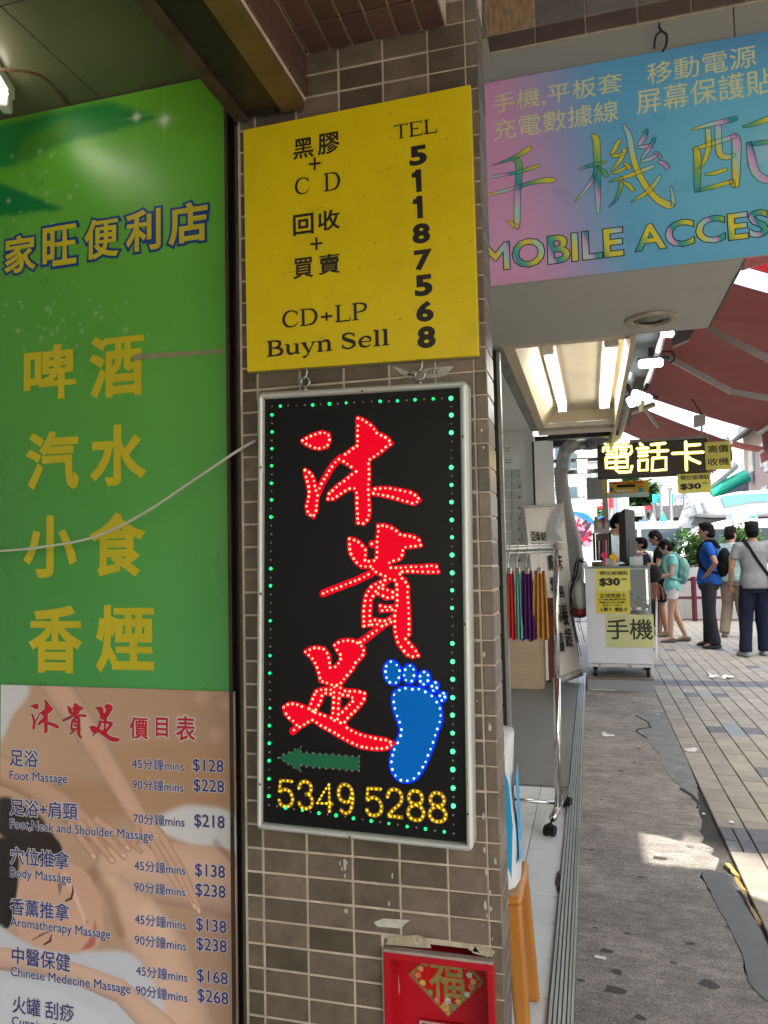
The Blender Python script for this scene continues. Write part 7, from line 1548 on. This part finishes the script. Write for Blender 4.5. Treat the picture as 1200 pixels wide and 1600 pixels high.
# double deck style coach with the long sloping nose at the right
def coach():
    t = thing('coach', 'large white coach front with a tinted windscreen filling the right background', 'coach', (0, 0, 0)); Yc = 22.0
    g_ = px((960, 660, 5.0), Yc)
    out = [g_(p) for p in ((600, 620), (615, 700), (640, 735), (790, 745), (1400, 730), (1400, 500), (1120, 528), (960, 540), (830, 570), (700, 605))]
    b = MB(); b.prism(out, Yc, Yc+2.4); b.build('body', mat('coach_white', (.50, .51, .54), .25, coat=.5, var=.02), t, bevel=.15, bseg=3)
    w1 = [g_(p) for p in ((865, 660), (1060, 622), (1210, 612), (1210, 552), (1000, 560), (830, 575))]; b = MB(); b.prism(w1, Yc-.03, Yc+.01); b.build('windscreen', mat('pale_tint_glass', (.12, .36, .37), .12, var=0), t)
    w2 = [g_(p) for p in ((712, 700), (730, 697), (690, 606), (674, 610))]; b = MB(); b.prism(w2, Yc-.03, Yc+.01); b.build('side_window', mat('pale_grey_tint', (.2, .24, .3), .2), t)
    w2 = [g_(p) for p in ((650, 715), (665, 713), (630, 620), (618, 622))]; b = MB(); b.prism(w2, Yc-.03, Yc+.01); b.build('side_window', mat('mid_grey_tint', (.3, .32, .36), .2), t)
    lo = [g_(p) for p in ((615, 800), (1400, 820), (1400, 735), (800, 750), (640, 740))]; b = MB(); b.prism(lo, Yc+.4, Yc+2.0); b.build('lower_panel', mat('lower_grey_panel', (.16, .16, .15), .5, var=.1), t)  # lower panel in a plain grey, darker than the body
    b = MB(); a, c = g_((865, 815)), g_((1105, 722)); b.prism([(a[0], a[1]), (c[0], a[1]), (c[0], c[1]), (a[0], c[1])], Yc-.3, Yc-.1); b.build('white_panel', vwhite, t, bevel=.08)
    b = MB()
    for (x0, y0, x1, y1) in ((875, 745, 900, 730), (1040, 745, 1100, 730)): a, c = g_((x0, y0)), g_((x1, y1)); b.box(a[0], c[0], Yc-.32, Yc-.305, a[1], c[1])
    b.build('teal_mark', mat('teal_paint', S(20, 170, 150), .5), t)
    b = MB()
    for x in (2.6, 6.5): b.tube([(x, Yc+.2, .45), (x, Yc+.5, .45)], .48, 20)
    b.build('wheel', tyre, t)
    b = MB(); b.box(g_((640, 0))[0], g_((1400, 0))[0], Yc+.5, Yc+1.9, .3, g_((800, 800))[1]+.2); b.build('chassis', mat('chassis_grey', (.08, .08, .08), .6), t)
coach()
# ================================================================== FAR STREET: SIGNS, LAMP POSTS, BUILDINGS, TREES, CROWD
def board(name, label, x0, y0, x1, y1, Y, col, cat='sign', strings=(), post=True, th=.15, inkc=None):
    a, c = aY(x0, y1, Y), aY(x1, y0, Y); t = thing(name, label, cat, ((a.x+c.x)/2, Y, 0)); b = MB(); b.box(a.x, c.x, Y, Y+th, a.z, c.z); b.build('board', mat('board_'+name+str(x0), col, .5, var=.04), t)
    if post:
        for xx in (a.x+.1*(c.x-a.x), c.x-.1*(c.x-a.x)): b = MB(); b.tube([(xx, Y+th+.06, -.05), (xx, Y+th+.06, c.z)], .06, 8); b.build('post', steel, t)
    if strings:
        b = Many()
        for s_, u0, v0, u1, v1, bd in strings: text(b, s_, (a.x+(c.x-a.x)*u0, a.z+(c.z-a.z)*v0), (a.x+(c.x-a.x)*u1, a.z+(c.z-a.z)*v1), Y-.03, bold=bd)
        b.build('lettering', inkc or ink, t)
    return t
board('teal_banner', 'teal and white banner between lamp posts in the far street', 1020, 771, 1053, 786, 32, S(40, 190, 175), 'banner')
b = MB(); a, c = aY(1031, 785, 31.9), aY(1044, 772, 31.9); b.box(a.x, c.x, 31.9, 31.95, a.z, c.z); o = b.build('white_field', white); tag(o, 'white middle field of the teal banner in the far street', 'banner panel')
board('white_billboard', 'white billboard with small lettering in the far street', 981, 791, 1008, 807, 36, (.6, .58, .58), 'billboard', (('廣東道商場大廈', .1, .12, .9, .32, .02),))
board('red_shop_sign', 'red shop sign board seen left of the stall post', 915, 779, 958, 795, 24, S(215, 30, 45), 'sign', (('大家樂', .2, .2, .8, .8, .03),), inkc=white)
board('white_shop_sign', 'white shop sign with blue frame above the red sign', 924, 775, 950, 784, 23.5, (.62, .62, .65), 'sign')
board('blue_window_sign', 'small turquoise sign on the white wall left of the stall', 897, 779, 912, 790, 23, S(30, 150, 185), 'sign')
# red and white mural fascia with a blue arc at the left
t = thing('event_backdrop', 'white and red patterned event backdrop with a blue arc behind the stall', 'backdrop', (0, 22, 0)); Ye = 22.0; ge = px((880, 740, 5.0), Ye)
b = MB(); a, c = ge((20, 620)), ge((260, 190)); b.box(a[0], c[0], Ye, Ye+.1, .0, c[1]); b.build('backdrop_board', mat('backdrop_white', (.6, .6, .62), .5, var=.03), t)
b = MB()
for k in range(90):
    x, y = random.uniform(60, 210), random.uniform(360, 600)
    if y < 330+abs(x-90)*.5: continue
    q = ge((x, y)); r = random.uniform(.03, .13); b.add([(q[0]+r*math.cos(j*1.05)*random.uniform(.4, 1), Ye-.01-k*.0004, q[1]+r*math.sin(j*1.05)*random.uniform(.3, 1)) for j in range(6)], [tuple(range(6))], k % 3)
o = b.build('painted_pattern', [mat('pattern_red', S(205, 25, 55), .5), mat('pattern_pink', S(225, 120, 150), .5), mat('pattern_dark', S(60, 40, 60), .5)], t); o['kind'] = 'stuff'
b = MB(); b.ribbon([ge(p) for p in ((80, 305), (130, 318), (180, 340), (235, 385))], [.03, .06, .08, .05], Ye-.02); b.ribbon([ge(p) for p in ((240, 390), (265, 355), (300, 340), (330, 342))], [.04, .03, .03, .02], Ye-.02); b.build('blue_arc', mat('arc_blue', S(30, 110, 205), .5), t)
for (x, y0, y1, Y, lab) in ((1032, 762, 845, 30, 'lamp post in front of the teal banner'), (1047, 768, 845, 29, 'thin post right of the teal banner'), (1069, 775, 830, 28, 'thin post before the grey tents'), (1021, 790, 830, 34, 'short post left of the teal umbrella')):
    a, c = aY(x, y1, Y), aY(x, y0, Y); t = thing('lamp_post', lab, 'lamp post', (a.x, Y, -.05), 'posts along the far street'); b = MB(); b.tube([(a.x, Y, -.05), (c.x, Y, c.z)], .055, 8); b.build('pole', mat('post_grey', (.22, .24, .25), .5, .2), t)
    b = MB(); b.hexa([(c.x-.05, Y-.05, c.z), (c.x+.05, Y-.05, c.z), (c.x+.05, Y+.05, c.z), (c.x-.05, Y+.05, c.z), (c.x-.11, Y-.1, c.z+.13), (c.x+.11, Y-.1, c.z+.13), (c.x+.11, Y+.1, c.z+.13), (c.x-.11, Y+.1, c.z+.13)]); b.build('lantern', mat('lantern_glass', (.4, .42, .42), .3), t)
for (x0, y0, x1, y1, Y, c, lab) in ((1057, 794, 1083, 825, 27, (.30, .31, .32), 'grey pointed tent in the far street'), (1072, 800, 1084, 824, 28, (.26, .27, .29), 'smaller grey tent beside the coach'), (1030, 798, 1046, 822, 26, S(30, 150, 130), 'folded teal parasol in the far street'), (1012, 800, 1032, 826, 30, (.55, .57, .6), 'white canvas tent in the far street')):
    a, c2_, ap = aY(x0, y1, Y), aY(x1, y1, Y), aY((x0+x1)/2, y0, Y); w_ = (c2_.x-a.x); b = MB(); t = thing('tent', lab, 'tent', ((a.x+c2_.x)/2, Y+w_/2, -.05))
    b.add([(a.x, Y, a.z), (c2_.x, Y, a.z), (c2_.x, Y+w_, a.z), (a.x, Y+w_, a.z), ((a.x+c2_.x)/2, Y+w_/2, ap.z)], [(0, 1, 4), (1, 2, 4), (2, 3, 4), (3, 0, 4)]); b.build('canvas', mat('tent_%d' % x0, c, .8, trans=.2), t)
    for xx, yy in ((a.x, Y), (c2_.x, Y), (c2_.x, Y+w_), (a.x, Y+w_)): b = MB(); b.tube([(xx, yy, -.05), (xx, yy, a.z)], .03, 6); b.build('pole', steel, t)
def building(label, x0, x1, Y, depth, H, col, floors, bays, win=(.55, .5), name='apartment_building', wm=None, ac=0, base=-.05, z0=3.2):
    t = thing(name, label, 'building', ((x0+x1)/2, Y+depth/2, base)); b = MB(); b.box(x0, x1, Y, Y+depth, base, H); b.build('wall', col, t)
    b = MB(); b.box(x0-.2, x1+.2, Y-.2, Y+depth+.2, H, H+.35); b.build('roof', mat('roof_grey', (.4, .4, .38), .8), t)
    fh = (H-z0)/floors; bw = (x1-x0)/bays; wm = wm or mat('window_glass', (.08, .12, .14), .15, var=.3, vs=.5); fm_ = mat('window_frame', (.5, .52, .52), .5)
    for i in range(floors):
        for j in range(bays):
            xx = x0+(j+.5)*bw; zz = z0+(i+.5)*fh; w2, h2 = bw*win[0]/2, fh*win[1]/2
            b = MB(); b.box(xx-w2, xx+w2, Y-.05, Y-.01, zz-h2, zz+h2); f = b.build('window', fm_, t); b = MB(); b.box(xx-w2+.06, xx-.03, Y-.07, Y-.051, zz-h2+.06, zz+h2-.06); b.box(xx+.03, xx+w2-.06, Y-.07, Y-.051, zz-h2+.06, zz+h2-.06)
            g_ = b.build('pane', wm, None, origin=wloc(t)); g_.parent = f; g_.location = (0, 0, 0)
            if ac and (i*7+j*3) % ac == 0: b = MB(); b.box(xx-.35, xx+.35, Y-.55, Y-.08, zz-h2-.55, zz-h2-.1); b.build('air_conditioner', mat('ac_white', (.5, .5, .48), .5), t, bevel=.03)
    b = MB(); b.box(x0+.3, x1-.3, Y-.04, Y-.005, .1, 2.6); b.build('shopfront', mat('shopfront_dark', (.10, .10, .11), .3, var=.5, vs=.6), t)
    return t
cr = mat('pale_render', (.62, .61, .58), .8, var=.04, vs=.3); pkw = mat('pink_render', (.42, .30, .27), .85, var=.10, vs=.5, dirt=.4, dirtcol=(.2, .15, .13), ds=.5); wh2 = mat('white_render', (.7, .7, .7), .8, var=.03, vs=.3)
pz = lambda x, y, Y: aY(x, y, Y)
a = pz(1166, 800, 42); t = building('pinkish old building with air conditioners at the right edge', a.x, a.x+9, 28, 14, 7.2, pkw, 2, 4, ac=2)
for k in range(5):
    for zz in (3.6, 5.6):
        yy = 29.6+k*2.6; b = MB(); b.box(a.x-.06, a.x-.01, yy-.6, yy+.6, zz-.55, zz+.55); f = b.build('window', MATS['window_frame'], t); b = MB(); b.box(a.x-.08, a.x-.061, yy-.5, yy+.5, zz-.45, zz+.45); g_ = b.build('pane', MATS['window_glass'], None, origin=wloc(t)); g_.parent = f; g_.location = (0, 0, 0)
        if (k+int(zz)) % 2: b = MB(); b.box(a.x-.5, a.x-.06, yy-.4, yy+.4, zz-1.05, zz-.6); b.build('air_conditioner', MATS['ac_white'], t, bevel=.03)
q0 = q1 = Vector((0, 0, 7.0)); b = MB(); b.slab([(a.x-.9, 28, q0.z-.45), (a.x, 28, q0.z), (a.x, 42, q0.z), (a.x-.9, 42, q0.z-.45)], (0, 0, 1), .12); o = b.build('corrugated_canopy', mat('corrugated_dark', (.07, .06, .06), .7), None, origin=wloc(t)); o.parent = t; o.location = (0, 0, 0)
a = pz(1112, 800, 70); building('tall white tower block far behind the yellow paper notice', a.x, a.x+9, 70, 15, pz(1140, 676, 70).z, wh2, 7, 4, win=(.3, .3))
a = pz(1078, 800, 95); building('far white tower block left of the tall tower', a.x-14, a.x+1, 95, 15, pz(1060, 752, 95).z, wh2, 8, 5, win=(.4, .35))
a = pz(868, 800, 44); building('old cream building with barred windows behind the duct', a.x-6, pz(915, 800, 44).x, 44, 12, 15, cr, 5, 4, win=(.7, .6), ac=3)
a = pz(918, 800, 60); building('pale building behind the shop signs', a.x, pz(976, 800, 60).x, 60, 12, 8.2, cr, 3, 5)
a = pz(1005, 800, 110); building('distant pale block beyond the teal banner', a.x, pz(1085, 800, 110).x, 110, 20, pz(1040, 775, 110).z, wh2, 5, 8)
b = MB(); a = pz(1112, 772, 34); c = pz(1168, 742, 34); t = thing('teal_pipe_sign', 'sloping teal and white shop canopy tube behind the coach', 'canopy', (a.x, 34, a.z)); b.tube([a, c], .27, 14); b.build('teal_tube', mat('teal_tube', S(30, 170, 140), .4), t); b = MB(); b.tube([a+Vector((-.3, 0, .5)), c+Vector((-.6, 0, .65))], .45, 14); b.build('white_tube', wh2, t)
b = MB(); b.slab([pz(1135, 775, 33.5), pz(1170, 768, 33.5), pz(1170, 752, 33.5), pz(1140, 768, 33.5)], (0, 1, 0), .2); b.build('lettered_fascia', mat('dark_slate', (.08, .08, .12), .5, var=.6, vs=8), t)
for xx in (a.x+.3, c.x-.1): b = MB(); b.tube([(xx, 34, -.05), (xx, 34, a.z+.3)], .08, 8); b.build('post', steel, t)
a = pz(1010, 794, 40); c = pz(1075, 800, 40); b = MB(); b.box(a.x, c.x, 40, 44, a.z-.5, a.z+.1); 
for xx in (a.x+.5, c.x-.5): b.box(xx-.15, xx+.15, 41, 41.3, -.05, a.z-.5)
tag(b.build('bus_shelter', mat('shelter_dark', (.10, .10, .11), .5)), 'dark flat roofed shelter beneath the teal banner', 'shelter')
def tree(label, x, Y, r, z, n=3500, s=.22):
    t = thing('tree', label, 'tree', (x, Y, -.05), 'trees in the far street'); b = MB(); b.tube([(x, Y, -.05), (x+.1, Y, z*.6), (x-.05, Y, z)], [.16, .11, .05], 8)
    for k in range(5): b.tube([(x, Y, z*.55), (x+random.uniform(-.6, .6)*r[0], Y+random.uniform(-.6, .6)*r[0], z+random.uniform(-.2, .5)*r[1])], [.06, .02], 6)
    b.build('trunk', mat('bark', (.1, .07, .045), .9), t); b = MB(); cl_ = [Vector((random.gauss(0, .45)*r[0], random.gauss(0, .45)*r[0], random.gauss(0, .42)*r[1])) for _ in range(22)]
    for k in range(n):
        p = Vector((x, Y, z))+random.choice(cl_)+Vector((random.gauss(0, .2)*r[0], random.gauss(0, .2)*r[0], random.gauss(0, .2)*r[1])); u = Vector((random.uniform(-1, 1), random.uniform(-1, 1), random.uniform(-.6, .6))).normalized(); v = u.cross(Vector((random.uniform(-1, 1), random.uniform(-1, 1), 1))).normalized(); z_ = s*random.uniform(.6, 1.3); b.add([p-u*z_, p+v*z_*.5, p+u*z_, p-v*z_*.5], [(0, 1, 2, 3)])
    o = b.build('crown', leafd, t); o['kind'] = 'stuff'
tree('leafy tree right of the pale blue column in the far street', pz(986, 800, 38).x, 38, (1.0, .9), pz(986, 782, 38).z); tree('dark leafy tree left of the stall keeper', pz(940, 800, 50).x, 50, (1.5, 1.2), 3.6)
b = MB(); a = pz(972, 800, 30); b.tube([(a.x, 30, -.05), (a.x, 30, 3.4)], .26, 16); tag(b.build('blue_column', mat('pale_blue_paint', (.45, .5, .68), .5)), 'pale blue round column behind the monitor', 'column')
clut = [(960, 800, 972, 812, 33, S(150, 60, 80), 'small dull pink sign behind the monitor'), (1008, 790, 1020, 797, 34, S(200, 50, 70), 'small red sign right of the white billboard'), (1000, 812, 1012, 818, 31, S(70, 110, 170), 'small blue board low in the far street'), (1013, 824, 1029, 838, 27, (.06, .07, .09), 'dark framed board beyond the navy polo shirt'), (1030, 820, 1040, 832, 29, S(225, 190, 90), 'small yellow board beside the dark board'), (1052, 826, 1062, 836, 25, S(190, 70, 60), 'small red board above the crowd'), (972, 815, 990, 821, 37, S(120, 70, 60), 'long brown board under the billboard'), (1086, 776, 1104, 790, 45, (.5, .52, .55), 'pale grey board left of the coach roof'), (903, 752, 912, 776, 30, (.3, .3, .32), 'narrow grey vertical sign left of the cabinet'), (1055, 772, 1066, 780, 48, S(120, 120, 140), 'tiny blue grey road sign in the far street'), (944, 768, 960, 776, 28, S(200, 60, 60), 'red sign under the yellow shop sign')]
for (x0, y0, x1, y1, Y, c, lab) in clut: board('street_board', lab, x0, y0, x1, y1, Y, c, 'sign')
for (x, Y, L_, a_, lab, c) in ((-.2, 27, 4.2, .1, 'dark red car beyond the crowd', S(120, 25, 30)), (3.2, 28.5, 4.3, -.1, 'blue car behind the white van', S(50, 80, 140))): van(lab, x, Y, mat('car_paint_%d' % int(Y), c, .25, coat=.5), a_, L_=L_, H_=1.5, cat='car', name='parked_car')
# distant crowd: each a figure of its own
cc = [(.02, .02, .03), (.55, .55, .56), (.3, .05, .06), (.06, .1, .25), (.45, .4, .3), (.12, .2, .18)]
crowd_labels = ['far figure in dark clothes', 'far figure in a white top', 'far figure in a red top', 'far figure in a blue top', 'far figure in a beige top', 'far figure in a green top']
protos = []
for k in range(6):
    t = thing('person', crowd_labels[k]+' in the distant crowd', 'person', (0, 0, 0), 'distant crowd across the road'); c = cc[k]
    b = MB(); b.ell((0, 0, 1.60), (.085, .07, .11), 10, 8); b.tube([(0, 0, 1.42), (0, 0, 1.55)], .05, 8)
    for sd in (-1, 1): b.tube([(0, sd*.19, 1.38), (.0, sd*.25, 1.1), (.08, sd*.23, .86)], [.045, .036, .026], 7); b.tube([(0, sd*.09, .9), (.02*sd, sd*.1, .48), (-.03*sd, sd*.1, .06)], [.08, .055, .04], 8); b.ell((.05-.03*sd, sd*.1, .04), (.12, .045, .04), 8, 5)
    loft(b, [(0, 0, .84, .10, .145), (0, 0, 1.1, .10, .135), (0, 0, 1.34, .10, .165), (0, 0, 1.46, .05, .07)], 12); remesh(b, 'body', skin, t, .03)
    b = MB(); loft(b, [(0, 0, .82, .125, .17), (0, 0, 1.1, .118, .155), (0, 0, 1.36, .115, .185), (0, 0, 1.46, .06, .08)], 12)
    for sd in (-1, 1): b.tube([(0, sd*.19, 1.38), (0, sd*.235, 1.15)], [.065, .055], 8)
    b.build('shirt', cloth('crowd%d' % k, c), t, smooth=True)
    b = MB()
    for sd in (-1, 1): b.tube([(0, sd*.09, .92), (.02*sd, sd*.1, .48), (-.03*sd, sd*.1, .10)], [.10, .075, .06], 8)
    b.build('trousers', navyc if k % 2 else greyt, t, smooth=True); b = MB(); b.ell((-.02, 0, 1.64), (.09, .08, .10), 10, 8); b.build('hair', hairm, t, smooth=True); protos.append(t)
spots = [(1003, 28), (985, 30), (1055, 22), (1058, 24.5), (992, 35), (1010, 38), (1018, 33), (1026, 41), (980, 44), (1040, 37), (1000, 48), (1064, 40), (975, 33), (1015, 52), (940, 30), (925, 34), (1034, 30), (969, 52)]
seen = {}
where = ['near the stall monitor', 'behind the phone boxes', 'above the person in aqua', 'beside the shrub', 'left of the lamp post', 'under the billboard', 'before the white tent', 'under the teal banner', 'beside the blue column', 'between two thin posts', 'far down the road', 'before the grey tent', 'left of the crowd', 'beneath the shelter', 'behind the stall keeper', 'left of the stall post', 'right of the lamp post', 'farthest down the road']
for i, (x, Y) in enumerate(spots):
    k = i % 6; o = protos[k] if i < 6 else copy_tree(protos[k]); a = aY(x, 860, Y); o.location = (a.x, Y, -.04); o.rotation_euler = (0, 0, random.uniform(0, 6.28)); s_ = random.uniform(.92, 1.04); o.scale = (s_, s_, s_); o['label'] = crowd_labels[k]+' '+where[i]
# the buildings that line the street beyond the shop and an unseen block added opposite to shade the walkway
b = MB(); b.box(-14, -2.35, -6, 16, -.05, 14); b.box(-2.35, .28, 3.2, 9.0, 3.42, 14); b.box(-2.6, .5, 9.0, 12, 3.42, 14); b.box(-2.35, .2, -.9, 3.2, 4.26, 14); tag(b.build('shop_building', mat('building_concrete', (.3, .29, .27), .9, var=.1)), 'concrete building above the shops and the arcade', 'building')
b = MB(); b.box(9.5, 22, -2.4, 8.4, -.05, 20); tag(b.build('added_shade_building', cr), 'unseen pale building added across the street to shade the walkway', 'building')
